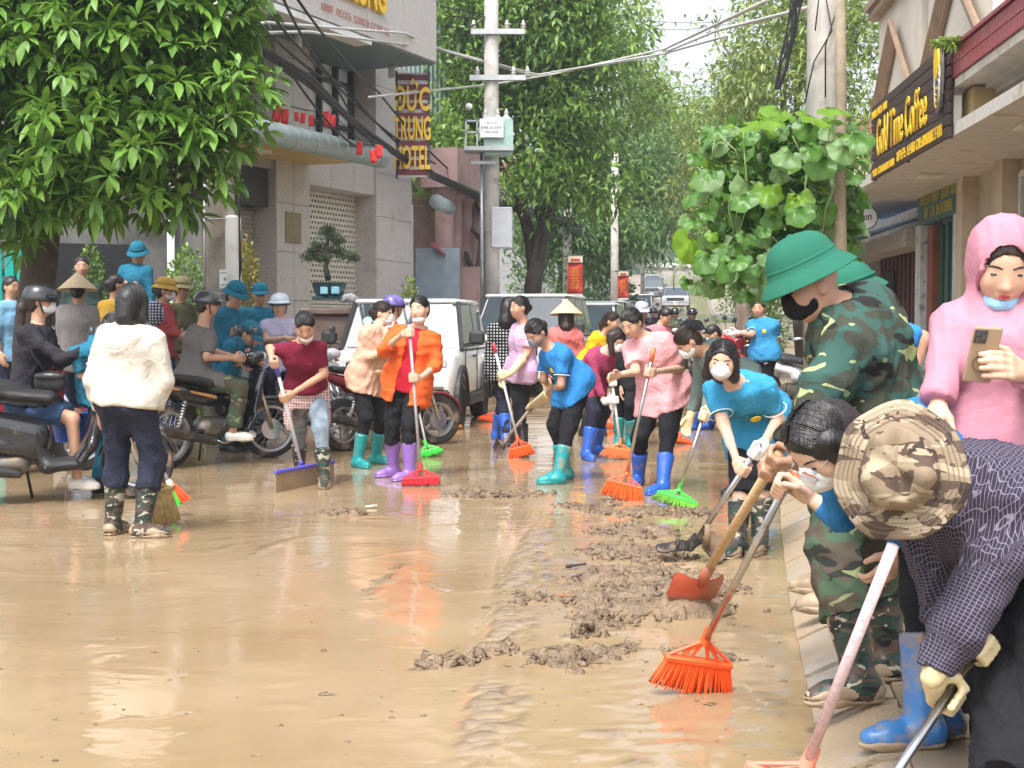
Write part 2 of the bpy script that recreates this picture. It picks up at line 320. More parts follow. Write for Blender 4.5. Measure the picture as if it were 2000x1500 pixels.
# right pavement with sloped kerb stones and pavers, left pavement
pv_r = tag(strip('pavement', KERB_R, .22, .088, 9, .088, -1, 399, mat('pavement_bed', (.3, .23, .155), .4, var=.2)), kind='structure')
kb_r = tag(strip('kerb', KERB_R, -.02, -.012, .24, .082, -1, 399, mat('kerb_bed', (.2, .17, .13), .7)), kind='structure')
y = 2.6
while y < 24:
    y2 = y + .58; x0, x1 = float(kx(KERB_R, y)), float(kx(KERB_R, y2)); j = random.uniform(-.004, .004)
    a, b = V((x0, y + .012, 0)), V((x1, y2 - .012, 0)); sec = [(-.02, -.03), (-.02, .012), (.06, .05 + j), (.16, .094 + j), (.235, .1 + j), (.235, -.03)]
    mb = MB(); n = len(sec); vs = [V((p.x + o, p.y, z)) for p in (a, b) for o, z in sec]; mb.raw(vs, [tuple(range(n)), tuple(range(2 * n - 1, n - 1, -1))] + [(i, n + i, n + (i + 1) % n, (i + 1) % n) for i in range(n)])
    mb.build('kerb_stone', CONC, kb_r); y += .6
pm = [MB().box((0, 0, 0), (.296, .296, .03), bev=.004).mesh('paver')]
pm[0].materials.append(PAVE)
for i in range(22):
    for j in range(7):
        yy = 2.9 + i * .3; xx = float(kx(KERB_R, yy)) + .24 + .15 + j * .3
        o = bpy.data.objects.new('paver', pm[0]); COL.objects.link(o); o.parent = pv_r; o.location = (xx, yy, .088 + random.uniform(-.003, .003)); o.rotation_euler = (random.uniform(-.008, .008), random.uniform(-.008, .008), -math.atan(.15))
pv_l = tag(strip('pavement', KERB_L, -.2, .1, -14, .12, 4, 399, mat('pavement_left', (.27, .22, .17), .55, var=.25, vs=3, dirt=(.36, .26, .16), dirt_t=.5)), kind='structure')
kb_l = tag(strip('kerb', KERB_L, .02, -.02, -.21, .11, 4, 399, CONC), kind='structure')
# ---- mud heaps scraped together
def mud_pile(label, blobs, res=.015, seed=1, rough=1.0):
    pts = [(G(x, y), r, h) for x, y, r, h in blobs]; x0 = min(p.x - 2 * r for p, r, h in pts); x1 = max(p.x + 2 * r for p, r, h in pts); y0 = min(p.y - 2 * r for p, r, h in pts); y1 = max(p.y + 2 * r for p, r, h in pts)
    X, Y = np.meshgrid(np.arange(x0, x1, res), np.arange(y0, y1, res)); env = np.zeros(X.shape)
    wx = X + (fbm2(X * 6, Y * 6, seed + 40, 4) - .5) * .24; wy = Y + (fbm2(X * 6, Y * 6, seed + 60, 4) - .5) * .24
    for p, r, h in pts: env = np.maximum(env, h * .82 * np.exp(-(((wx - p.x) / r) ** 2 + ((wy - p.y) / r) ** 2) ** 1.8))
    big = fbm2(wx * 9, wy * 9, seed, 3, True); sm = fbm2(wx * 26, wy * 26, seed + 9, 3, True); l1 = np.minimum(1, 1.6 * (1 - np.abs(2 * vn2(wx * 14, wy * 12, seed + 5) - 1))); l2 = np.minimum(1, 1.5 * (1 - np.abs(2 * vn2(wx * 31, wy * 27, seed + 6) - 1))); lump = .62 * l1 ** .8 + .38 * l2; n3 = fbm2(wx * 60, wy * 60, seed + 14, 2)
    Hh = env * (.25 + 1.0 * lump - .3 * big) + np.minimum(env, .05) ** .5 * (.07 * (sm - .35) + .05 * (n3 - .5)) * rough - .016; sx = (fbm2(X * 20, Y * 20, seed + 80, 2) - .5) * .02 * (Hh > .01)
    keep = Hh > -.006; n, m = X.shape; v = np.stack([X + sx, Y + sx * .6, np.maximum(Hh, -.006)], -1).reshape(-1, 3); i = (np.arange(n - 1)[:, None] * m + np.arange(m - 1)); k = keep[:-1, :-1] | keep[1:, :-1] | keep[:-1, 1:] | keep[1:, 1:]; i = i[k]; f = np.stack([i, i + 1, i + m + 1, i + m], 1)
    us, inv = np.unique(f, return_inverse=True); v, f = v[us], inv.reshape(f.shape); rr = np.random.RandomState(seed); nc = int(sum((r / .1) ** 2 for p, r, h in pts) * 50) + 40; pk = rr.choice(len(pts), nc, p=np.array([r * r for p, r, h in pts]) / sum(r * r for p, r, h in pts)); th, ph = np.linspace(0, PI, 5), np.linspace(0, 2 * PI, 8)[:-1]
    sph = np.array([(math.sin(a) * math.cos(b), math.sin(a) * math.sin(b), math.cos(a)) for a in th for b in ph]); sf = np.array([(i * 7 + j, (i + 1) * 7 + j, (i + 1) * 7 + (j + 1) % 7, i * 7 + (j + 1) % 7) for i in range(4) for j in range(7)]); VV, FF, n0 = [v], [f], len(v)
    for i in pk:
        p, r, h = pts[i]; o = rr.normal(size=2) * r * .62; sz = rr.gamma(2.0, .0058) + .005; q, _ = np.linalg.qr(rr.normal(size=(3, 3))); zz = max(0, h * (1.0 * math.exp(-((o[0] / r) ** 2 + (o[1] / r) ** 2)))) * rr.uniform(.05, .6) - .005; s_ = (sph * (1 + .9 * (rr.rand(len(sph), 1) - .5)) * np.array((1.5, 1, .62)) * sz) @ q.T; s_[:, 2] *= .75; VV.append(s_ + np.array((p.x + o[0], p.y + o[1], zz))); FF.append(sf + n0); n0 += len(sph)
    v, f = np.concatenate(VV), np.concatenate(FF); tag(link('mud_pile', np_mesh('mud_pile', v, f), MUD), label, 'mud', kind='stuff')
mud_pile('long heap of scraped brown mud beside the red shovel', [(1262, 1000, .2, .05), (1240, 1040, .22, .075), (1215, 1080, .22, .06), (1300, 1090, .14, .05), (1270, 1130, .24, .075), (1205, 1130, .2, .07), (1165, 1175, .17, .06), (1240, 1175, .24, .07), (1330, 1185, .2, .1), (1360, 1150, .17, .09), (1180, 1210, .12, .05)], seed=3)
mud_pile('small mud lump heap in front of the long mud heap', [(1150, 1240, .07, .09), (1100, 1288, .1, .075), (1160, 1282, .09, .06), (1070, 1292, .06, .04), (1130, 1315, .03, .04)], .008, 8)
mud_pile('low mud ridge lying across the tyre track', [(845, 1300, .05, .055), (885, 1296, .055, .06), (930, 1290, .045, .05), (965, 1274, .055, .06), (985, 1265, .04, .04)], .008, 13)
mud_pile('thin mud streak behind the tyre track near teal boots', [(920, 966, .16, .03), (985, 968, .16, .032), (1040, 964, .12, .02)], .014, 21)
mud_pile('scattered mud clods by the green broom', [(1110, 988, .09, .03), (1150, 992, .1, .035), (1190, 986, .09, .03), (1180, 1003, .08, .03), (1370, 1003, .12, .04), (1330, 1000, .14, .04)], .012, 25)
mud_pile('muddy leaf litter patch near the squeegee', [(650, 1003, .07, .03), (680, 1000, .08, .03), (700, 1004, .05, .03)], .01, 31)
mud_pile('single flat mud clod left of the small lump heap', [(1035, 1165, .05, .035), (1010, 1180, .03, .02), (1046, 1172, .04, .03)], .008, 36)
mud_pile('mud clods washed against the kerb near the orange broom', [(1420, 1285, .05, .02), (1385, 1300, .04, .02), (1310, 1270, .05, .016), (1230, 1265, .06, .016)], .009, 41)

def specks():
    r = np.random.RandomState(9); n = 650; px, py = r.uniform(0, 1560, n), 920 + 580 * r.rand(n) ** 1.2; px[:400] = r.normal(1200, 160, 400); py[:400] = r.normal(1150, 120, 400); V_, F_ = [], []; k = 0
    for x, y in zip(px, py):
        if y < 900 or y > 1520 or x > 1545: continue
        p = G(x, y); s = r.gamma(1.5, .003) + .0015; a = r.rand() * 6.28; m = 6; ring = [(p.x + math.cos(a + i * 1.047) * s * (1.7 if i % 3 == 0 else 1) * r.uniform(.6, 1.3), p.y + math.sin(a + i * 1.047) * s * r.uniform(.6, 1.3), .001) for i in range(m)]; V_ += ring + [(p.x, p.y, s * .35 + .002)]; F_ += [(k + i, k + (i + 1) % m, k + m) for i in range(m)]; k += m + 1
    tag(MB().raw(V_, F_).build('mud_specks', MUD, None, True), 'small mud specks and leaf bits scattered over the wet road', 'mud', kind='stuff')
specks()
# ================================================================= buildings
GRAN = mat('pinkish_granite', (.52, .475, .45), rough=.35, var=.22, vs=45, bump=.1, bs=30, dirt=(.38, .31, .29), dirt_s=1.4, dirt_t=.62)
GRAND = mat('dark_granite', (.37, .33, .31), rough=.4, var=.25, vs=40, dirt=(.25, .2, .18), dirt_s=2, dirt_t=.6)
CREAMSH = mat('cream_shutter', (.62, .58, .48), rough=.45, var=.05); GREYSH = mat('grey_shutter', (.42, .37, .31), rough=.5, var=.08)
DARKF = mat('dark_frame', (.03, .027, .028), rough=.5); GLASS = mat('window_glass', (.06, .08, .085), rough=.06, spec=.8, var=.2, vs=1.2); SOFF = mat('green_soffit', (.13, .19, .18), rough=.5, var=.1)
CURT = mat('white_curtain', (.72, .75, .77), rough=.7, var=.15, vs=3, stretch=(9, 9, .3)); TUBEM = mat('canopy_sheet_metal', (.32, .4, .39), rough=.45, var=.12, vs=5); YEL = mat('yellow_panel', (.55, .4, .12), rough=.6)
YLET = mat('yellow_letters', (.75, .48, .02), rough=.4, var=.04); RLET = mat('red_letters', (.55, .1, .05), rough=.5); WPAINT = mat('white_paint', (.7, .7, .68), rough=.6, var=.06, dirt=(.45, .42, .38), dirt_s=2, dirt_t=.62)
def frame_on(origin, t):
    """local facade frame: s metres along, n metres out to the street, z up"""
    o = V(origin); t = V(t).normalized(); n = V((t.y, -t.x, 0)); n = n if n.y < 0 or True else n
    return (lambda s, n_, z: o + t * s + n * n_ + V((0, 0, z))), t, n
def quadbox(mb, Q, t, s0, s1, n0, n1, z0, z1, bev=0):
    return mb.box(Q((s0 + s1) / 2, (n0 + n1) / 2, (z0 + z1) / 2), (abs(s1 - s0), abs(n1 - n0), abs(z1 - z0)), t, (0, 0, 1), bev)
def hotel():
    o = V((-2.45, 25, 0)); t = V((.406, .914, 0)); Q, t, n = frame_on(o, t); rt = empty('hotel_building', Q(-4, 0, 0), 'granite clad hotel with roller shutters, overhanging upper floor and yellow lettering', 'building')
    bx = lambda nm, m, *a, par=None, bev=0: quadbox(MB(), Q, t, *a, bev).build(nm, m, par or rt)
    # s along facade: 0 = right jamb of the pierced shutter; ground about .12
    bx('wall', GRAND, -8.6, 1.75, -7, -.55, 0, 9.5)
    # piers with granite panels
    for s0, s1, out in ((-.0, .75, .0), (-3.2, -2.2, .0), (-6.4, -5.4, .0), (.75, 1.7, -.18)):
        p = bx('pier', GRAN, s0, s1, -.55, out - .02, .1, 6.1); z = .12
        while z < 6:
            h = .78; k = 1 if s1 - s0 < 1 else 2
            for i in range(k):
                w_ = (s1 - s0) / k; bx('granite_panel', GRAN, s0 + i * w_ + .006, s0 + (i + 1) * w_ - .006, out - .02, out + .004, z, min(z + h - .012, 6.05), par=p)
            z += h
    # lintels
    lt = bx('lintel', GRAN, -2.2, 0, -.55, -.05, 3.6, 4.3)
    for i in range(3): bx('granite_panel', GRAN, -2.2 + i * .733 + .005, -2.2 + (i + 1) * .733 - .005, -.05, -.03, 3.61, 4.2, par=lt)
    bx('lintel', GRAND, -5.4, -3.2, -.55, -.05, 3.75, 4.3); bx('shutter_box', DARKF, -5.4, -3.25, -.5, -.12, 3.15, 3.75)
    # pierced cream shutter: solid slats below, slotted above
    sh = bx('roller_shutter', CREAMSH, -2.2, 0, -.5, -.44, .1, 3.6); mb = MB(); z = .15
    while z < 1.75: mb.box(Q(-1.1, -.43, z), (2.16, .02, .058), t, (0, 0, 1), .008); z += .066
    mb.build('slats', CREAMSH, sh)
    mb = MB(); dz, ds = .092, .098; zz = 1.8; ho = MB()
    while zz < 3.56:
        mb.box(Q(-1.1, -.435, zz), (2.18, .02, .05), t)
        k = 0; s_ = -2.18 + (.05 if int(zz / dz) % 2 else 0)
        while s_ < -.02: mb.box(Q(s_, -.436, zz + dz / 2), (.045, .018, dz), t); s_ += ds
        zz += dz
    mb.build('slotted_slats', CREAMSH, sh); bx('shutter_shadow_board', DARKF, -2.19, -.01, -.438, -.436, 1.8, 3.58, par=sh) if False else None
    quadbox(MB(), Q, t, -2.19, -.01, -.4395, -.4385, 1.79, 3.58).build('slot_shade_sheet', DARKF, sh)  # dark sheet stands in for the shade behind the slots
    for s0, s1 in ((-5.4, -3.22),):
        g = bx('roller_shutter', GREYSH, s0, s1, -.5, -.45, .1, 3.2); mb = MB(); z = .15
        while z < 3.15: mb.tube([Q(s0 + .03, -.44, z), Q(s1 - .03, -.44, z)], .034, 6); z += .075
        mb.build('slats', GREYSH, g)
    bx('name_plate', mat('brass_plate', (.3, .24, .14), .4, metal=.6), -2.95, -2.5, .005, .02, 2.6, 3.1)
    # first floor windows
    for s0, s1, nn in ((-2.25, -.1, 4), (-5.35, -3.3, 4)):
        wn = bx('window', CURT, s0, s1, -.62, -.5, 4.25, 6.0)
        bx('pane', GLASS, s0 + .01, s1 - .01, -.46, -.45, 4.27, 5.98, par=wn) if False else None
        for i in range(nn + 1): bx('mullion', DARKF, s0 + (s1 - s0) * i / nn - .035, s0 + (s1 - s0) * i / nn + .035, -.5, -.4, 4.25, 6.05, par=wn)
        for z in (4.27, 4.78, 5.55, 6.02): bx('transom', DARKF, s0, s1, -.49, -.41, z - .035, z + .035, par=wn)
    # tube canopy with yellow soffit over the entrance
    cn = MB(); cn.tube([Q(-8.6, 1.15, 4.02), Q(-1.85, 1.15, 4.02)], .17, 14); c = cn.build('canopy_tube', TUBEM, rt, True)
    for i in range(24): MB().torus(Q(-8.5 + i * .28, 1.15, 4.02), .171, .006, t, 14, 4).build('canopy_rib', TUBEM, c, True)
    bx('canopy_soffit', YEL, -6.2, -2.3, -.05, 1.1, 3.9, 3.96); bx('canopy_soffit', SOFF, -8.6, -6.2, -.05, 1.1, 3.89, 3.95); bx('canopy_lamp', WPAINT, -4.6, -4.2, .4, .6, 3.85, 3.9)
    # overhanging upper storey
    up = bx('upper_storey', GRAN, -8.6, -.1, -.6, 1.28, 5.86, 9.5); bx('soffit', SOFF, -8.58, -.12, -.58, 1.26, 5.83, 5.86)
    for i in range(7):
        for j in range(3): bx('granite_panel', GRAN, -8.58 + i * 1.21, -8.58 + (i + 1) * 1.21 - .012, 1.28, 1.292, 5.86 + j * 1.05 + .006, 5.86 + (j + 1) * 1.05 - .006, par=up)
    bx('soffit_trim', WPAINT, -8.58, -2.4, 1.0, 1.3, 5.74, 5.83); bx('eave_trim', GRAND, -8.6, .1, -.6, 1.5, 7.55, 7.7)
    for s_ in (-3.3, -.3): MB().tube([Q(s_, .5, 5.83), Q(s_, .5, 5.62)], .06, 10).build('soffit_lamp', WPAINT, rt, True)
    up_ = V((0, 0, 1)); put_word('ĐỨC TRUNG', .78, Q(-3.3, 1.34, 6.53), t, up_, YLET, rt, ext=.04, xs=.55, bold=.012); put_marks((4, 5, 5, 4, 2), .15, Q(-2.85, 1.3, 6.05), t, up_, mat('faded_red_letters', (.5, .25, .2), .6), rt)
    # right hand glazed bay
    bx('glazed_bay', mat('bay_glass', (.12, .19, .19), .12, var=.15), 1.75, 3.0, -2.2, -.9, .1, 3.7)
    for z in (.15, 1.1, 2.6, 3.6): bx('bay_rail', WPAINT, 1.75, 3.0, -.9, -.86, z, z + .09)
    for s_ in (1.76, 2.55, 2.96): bx('bay_post', WPAINT, s_ - .045, s_ + .045, -.9, -.84, .1, 3.7)
    cn = MB(); cn.tube([Q(1.7, .35, 3.62), Q(3.15, -.1, 3.62)], .14, 12); cn.build('canopy_tube', TUBEM, rt, True)
    return Q, t, n
HQ, HT, HN = hotel()
def hotel_sign():
    d = 24.4; a, b = P(774, 141, d), P(838, 345, d); w_, h = b.x - a.x, a.z - b.z; c = (a + b) / 2; rt = empty('hotel_sign', (c.x, c.y, b.z), 'tall slatted vertical sign with yellow letters reading hotel name beside granite facade', 'sign')
    MB().box((c.x, d + .08, c.z), (w_, .03, h), bev=.005).build('backboard', mat('white_backboard', (.66, .66, .7), .5), rt); DR = mat('dark_red_slat', (.16, .02, .03), .5)
    n = 11
    for i in range(n): MB().box((c.x, d + .045, a.z - h * (i + .5) / n), (w_, .03, h / n * .55), bev=.006).build('slat', DR, rt)
    for x in (a.x, b.x): MB().box((x, d + .04, c.z), (.035, .07, h + .05)).build('frame', DARKF, rt)
    for i, tx in enumerate(('ĐỨC', 'TRUNG', 'HOTEL')): put_word(tx, .56, (c.x, d - .012, a.z - h * (.27, .55, .83)[i]), (1, 0, 0), (0, 0, 1), YLET, rt, ext=.02, xs=(.5, .33, .345)[i], bold=.014)
hotel_sign()
# ---- neighbours on the left beyond the hotel
def block(name, label, poly, z0, z1, m, parts=()):
    c = sum((V((p[0], p[1], 0)) for p in poly), V()) / len(poly); rt = empty(name, (c.x, c.y, z0), label, 'building'); MB().prism([(p[0], p[1], z0) for p in poly], (0, 0, z1 - z0)).build('wall', m, rt); return rt
PINKW = mat('pink_render', (.38, .25, .235), rough=.8, var=.15, vs=2, dirt=(.3, .16, .15), dirt_s=1.5, dirt_t=.58)
rt = block('pink_building', 'pink building with round columns behind the transformer pole', [(-2.6, 30.2), (-.9, 33.4), (-4, 36), (-6, 32)], 0, 5.6, PINKW)
for px, d in ((868, 28.8), (884, 29.4), (905, 30.2), (925, 31)):
    p = P(px, 500, d); MB().lathe([(.26, .1), (.26, .5), (.19, .55), (.19, 3.9), (.26, 3.98), (.26, 4.1)], (p.x, p.y, 0), n=16).build('column', PINKW, rt, 'auto')
p0, p1 = P(858, 300, 28.5), P(938, 300, 30.8); MB().box(((p0.x + p1.x) / 2, (p0.y + p1.y) / 2, 4.5), ((p1 - p0).length, .8, .8), (p1 - p0).normalized()).build('beam', PINKW, rt)
MB().box(P(895, 590, 29.2) + V((0, .3, 0)), (1.0, .3, 1.5)).build('low_wall', PINKW, rt); MB().prism([P(842, 470, 28), P(880, 505, 28.6), P(880, 510, 28.6), P(842, 478, 28)], (0, .6, 0)).build('awning', mat('red_awning', (.4, .1, .1), .6), rt); MB().box(P(855, 580, 28.5), (.9, .1, 2.0)).build('door', mat('pale_blue_door', (.35, .42, .5), .5), rt)
rt = block('metal_shed', 'pale green corrugated metal wall rising between hotel and tree', [(-2.9, 33), (-1.1, 35), (-3, 38), (-6, 36)], 0, 9.4, mat('green_sheet', (.3, .4, .4), .4, var=.15, vs=2)); GS = MATS['green_sheet']
for i in range(18): q = V((-2.92, 32.96, 0)).lerp(V((-1.12, 34.96, 0)), (i + .5) / 18); MB().tube([q + V((0, 0, .1)), q + V((0, 0, 9.35))], .03, 5).build('corrugation', GS, rt)
# ---- dark house with teal gate behind the left tree
rt = block('grey_house', 'dark grey rendered house with open doorway behind the roadside tree', [(-8.6, 16.2), (-4.0, 17.9), (-5.6, 18.9), (-9.6, 18.0)], 0, 2.78, mat('grey_render', (.13, .125, .12), .8, var=.3, vs=2.5, dirt=(.07, .065, .06), dirt_s=1.2, dirt_t=.55))
a, b = V((-8.6, 16.2, 0)), V((-4.0, 17.9, 0)); dv = (b - a).normalized(); nv = V((dv.y, -dv.x, 0))
def at_(s, o, z): return a + dv * s + nv * o + V((0, 0, z))
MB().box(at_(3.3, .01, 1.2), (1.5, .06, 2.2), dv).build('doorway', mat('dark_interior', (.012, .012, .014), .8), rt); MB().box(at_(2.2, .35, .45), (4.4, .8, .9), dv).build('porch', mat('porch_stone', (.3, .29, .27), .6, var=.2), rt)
for s_ in (4.5,): MB().tube([at_(s_, .1, .1), at_(s_, .1, 3.3)], .05, 8).build('downpipe', WPAINT, rt, True)
tg = empty('teal_gate', at_(.5, 1.0, 0), 'bright teal corrugated metal gate behind the tree trunk', 'gate'); TEAL = mat('teal_sheet', (.01, .32, .27), .45, var=.2)
for i in range(34): MB().box(at_(-1.6 + i * .13, .9, 1.15), (.1, .03, 2.1), dv, bev=.008).build('slat', TEAL, tg)
for z in (.4, 1.9): MB().box(at_(.6, .85, z), (4.5, .04, .08), dv).build('rail', TEAL, tg)
# ---- right: coffee shop terrace
MR = .08; D_ = V((MR, 1, 0)).normalized(); N_R = V((-1, MR, 0)).normalized()
WX = lambda y, c: c + MR * y
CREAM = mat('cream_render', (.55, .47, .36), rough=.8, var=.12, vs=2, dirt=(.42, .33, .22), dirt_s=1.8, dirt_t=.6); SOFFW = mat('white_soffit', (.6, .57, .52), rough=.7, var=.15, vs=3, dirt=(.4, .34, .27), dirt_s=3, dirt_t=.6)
def rbx(nm, m, c0, c1, y0, y1, z0, z1, par, bev=0):
    v = [(WX(y0, c0), y0), (WX(y0, c1), y0), (WX(y1, c1), y1), (WX(y1, c0), y1)]; return MB().prism([(x, y, z0) for x, y in v][::-1], (0, 0, z1 - z0)).build(nm, m, par)
cs = empty('coffee_shop', (WX(13, 4.4), 13, .1), 'cream shop house with maroon tiled parapet and brown slatted coffee sign', 'building')
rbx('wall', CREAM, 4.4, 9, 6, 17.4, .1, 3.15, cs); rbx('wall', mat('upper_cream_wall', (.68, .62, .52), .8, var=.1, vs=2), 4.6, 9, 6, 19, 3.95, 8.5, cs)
rbx('canopy_ceiling', SOFFW, 3.2, 4.6, 6, 24.5, 3.12, 3.24, cs); rbx('canopy_beam', mat('ochre_beam', (.5, .36, .16), .7, var=.1), 3.34, 4.45, 13.3, 13.75, 3.24, 3.56, cs); rbx('balcony_slab', SOFFW, 3.2, 4.7, 6, 13.95, 3.58, 3.66, cs)
par = rbx('parapet', mat('parapet_bed', (.2, .08, .09), .7), 3.19, 3.34, 6, 13.95, 3.66, 3.93, cs); TILE = mat('maroon_tile', (.3, .055, .075), rough=.3, var=.2, vs=4)
tm = MB().box((0, 0, 0), (.02, .085, .125), bev=.005).mesh('tile'); tm.materials.append(TILE)
for i in range(44):
    for j in range(2):
        yy = 10.0 + i * .09; o = bpy.data.objects.new('tile', tm); COL.objects.link(o); o.parent = par; o.matrix_parent_inverse = wm(par).inverted(); o.location = (WX(yy, 3.185), yy, 3.73 + j * .132); o.rotation_euler = (0, 0, -math.atan(MR))
rbx('coping', TILE, 3.15, 3.4, 6, 13.97, 3.935, 3.97, cs)
for k, (c0, c1, z0, z1) in enumerate(((3.45, 4.5, 3.54, 3.58), (3.55, 4.5, 3.5, 3.54))): rbx('soffit_moulding', SOFFW, c0, c1, 6, 13.3, z0, z1, cs)
for y0, y1, px in ((15.4, 15.75, 0), (17.2, 17.5, 0), (10.3, 10.6, 0)): rbx('column', CREAM, 4.2, 4.5, y0, y1, .1, 3.12, cs)
rbx('window', GLASS, 4.37, 4.4, 11.0, 15.2, 1.0, 2.9, cs)
for y_ in (11, 12.4, 13.8, 15.15): rbx('window_frame', WPAINT, 4.33, 4.42, y_, y_ + .08, .95, 2.95, cs)
for z in (.95, 2.3, 2.9): rbx('window_frame', WPAINT, 4.335, 4.415, 11, 15.2, z, z + .07, cs)
for y_, c in ((12.7, 3.75), (17.0, 3.75)):
    MB().box((WX(y_, c), y_, 3.1), (.32, .32, .05), D_, bev=.01).build('ceiling_lamp', mat('lamp_cover', (.7, .68, .6), .4), cs)
# upper floor mouldings and pediments
BRM = mat('brown_moulding', (.3, .2, .13), .6, var=.15)
def upper():
    X = 3.9
    for y0, y1 in ((14.2, 17.2), (17.6, 20.5)):
        ym = (y0 + y1) / 2; rbx('upper_bay', mat('upper_cream_wall', (.68, .62, .52), .8), 3.75, 4.6, y0, y1, 3.3, 7.5, cs)
        for k in range(4):
            w_ = .1 - .018 * k; q = [V((WX(y0 + .1, 3.7 - .02 * k), y0 + .1, 4.1 + .07 * k)), V((WX(ym, 3.7 - .02 * k), ym, 5.2 + .07 * k)), V((WX(y1 - .1, 3.7 - .02 * k), y1 - .1, 4.1 + .07 * k))]
            MB().tube(q, .04, 6).build('pediment_moulding', BRM, cs)
        rbx('cornice', BRM, 3.6, 3.8, y0 - .1, y1 + .1, 5.75, 5.85, cs); rbx('cornice', BRM, 3.55, 3.8, y0 - .15, y1 + .15, 5.87, 5.97, cs); rbx('cornice', BRM, 3.62, 3.8, y0 - .1, y1 + .1, 4.0, 4.08, cs)
upper()
# the slatted sign
sg = empty('coffee_sign', (WX(15.4, 3.17), 15.4, 3.13), 'dark brown slatted board sign with yellow coffee shop lettering on the canopy edge', 'sign'); BRN = mat('dark_brown_board', (.05, .026, .022), .55, var=.25, vs=6, stretch=(1, 1, 8))
ys, ye, z0, z1 = 13.45, 17.6, 3.1, 4.02
for i in range(8):
    zz = z0 + .055 + i * .117; ob = rbx('slat', BRN, 3.14, 3.17, ys, ye, zz - .048, zz + .048, sg)
for y_ in (ys + .05, (ys + ye) / 2, ye - .08): rbx('backing_post', DARKF, 3.17, 3.2, y_, y_ + .05, z0, z1, sg)
rd = -D_; up = V((0, 0, 1)); YS = mat('sign_yellow', (.8, .5, .015), .45, var=.03)
tp = lambda y_, z: V((WX(y_, 3.125), y_, z))
# the board faces the street: reading direction runs from far to near
put_word('Gold Time Coffee', .62, tp(15.75, 3.55), rd, up, YS, sg, ext=.006, xs=.6, bold=.006); put_marks((4, 4, 3), .13, tp(17.0, 3.9), rd, up, YS, sg, seed=3); put_marks((4, 3, 5, 4), .12, tp(16.7, 3.17), rd, up, YS, sg, seed=4); put_marks((5, 4, 6), .16, tp(15.05, 3.2), rd, up, YS, sg, seed=5); put_marks((6,), .17, tp(13.95, 3.2), rd, up, YS, sg, seed=6)
lg = MB(); c = tp(13.75, 3.75)
for k, (ry, rz, o, mm) in enumerate(((.16, .38, .0, 'sign_grey'), (.1, .16, .02, 'sign_yellow'))):
    m_ = mat(mm, (.12, .11, .11), .5); MB().lathe([(.001, .03 + o), (1, .03 + o), (1, o), (.001, o)], c + V((0, 0, .12 * k)), N_R, D_, 24, ry, rz).build('emblem_disc', m_, sg)
for k in range(4): MB().torus(c + N_R * .034 + V((0, 0, -.22 + .07 * k)), .1 + .01 * k, .006, N_R + V((0, .0, .0)), 20, 5).build('emblem_ring', YS if k == 0 else WPAINT, sg, True)
# green sign shop and dark gate next door
gs = empty('green_sign_shop', (WX(19, 4.4), 19, .1), 'narrow shop with green signboard, green folding doors and white painted columns', 'building')
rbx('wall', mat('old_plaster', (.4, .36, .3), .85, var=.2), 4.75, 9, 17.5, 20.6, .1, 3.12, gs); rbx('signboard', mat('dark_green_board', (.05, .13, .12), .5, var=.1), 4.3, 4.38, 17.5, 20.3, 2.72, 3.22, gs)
put_marks((5, 4, 4, 3), .2, V((WX(18.9, 4.29), 18.9, 3.05)), rd, up, mat('dull_yellow', (.4, .38, .08), .6), gs, seed=7); put_marks((2, 2, 7), .22, V((WX(18.9, 4.29), 18.9, 2.86)), rd, up, MATS['dull_yellow'], gs, seed=8)
MARB = mat('veined_white_column', (.55, .58, .58), rough=.5, var=.1, dirt=(.12, .16, .18), dirt_s=7, dirt_t=.62); rbx('column', MARB, 4.3, 4.6, 20.05, 20.4, .1, 2.72, gs); rbx('column', MARB, 4.3, 4.6, 17.55, 18.1, .1, 2.72, gs); GF = mat('green_folding_door', (.02, .1, .075), .5)
for i in range(9): rbx('door_leaf', GF, 4.5 + .04 * (i % 2), 4.54 + .04 * (i % 2), 18.1 + i * .18, 18.1 + i * .18 + .17, .12, 2.7, gs)
rbx('door_jamb', mat('red_brown_jamb', (.25, .08, .04), .6), 4.4, 4.5, 19.72, 20.05, .12, 2.7, gs)
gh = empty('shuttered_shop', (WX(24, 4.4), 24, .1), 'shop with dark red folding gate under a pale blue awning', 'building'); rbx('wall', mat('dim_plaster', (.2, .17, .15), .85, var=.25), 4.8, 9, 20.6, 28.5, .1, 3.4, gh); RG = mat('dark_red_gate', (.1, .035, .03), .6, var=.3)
for i in range(26): rbx('gate_bar', RG, 4.62 + .04 * (i % 2), 4.66 + .04 * (i % 2), 20.7 + i * .17, 20.7 + i * .17 + .15, .12, 2.45, gh)
rbx('fascia', mat('pale_fascia', (.45, .42, .37), .7), 4.2, 4.7, 20.6, 27.5, 2.45, 2.7, gh); MB().prism([V((WX(20.6, 3.6), 20.6, 2.62)), V((WX(20.6, 4.7), 20.6, 2.95)), V((WX(20.6, 4.7), 20.6, 2.98)), V((WX(20.6, 3.6), 20.6, 2.65))], D_ * 6.5).build('awning', mat('pale_blue_awning', (.2, .34, .6), .5), gh)
rbx('doorway', MATS['dark_interior'], 4.58, 4.6, 23.4, 24.6, .12, 2.2, gh)
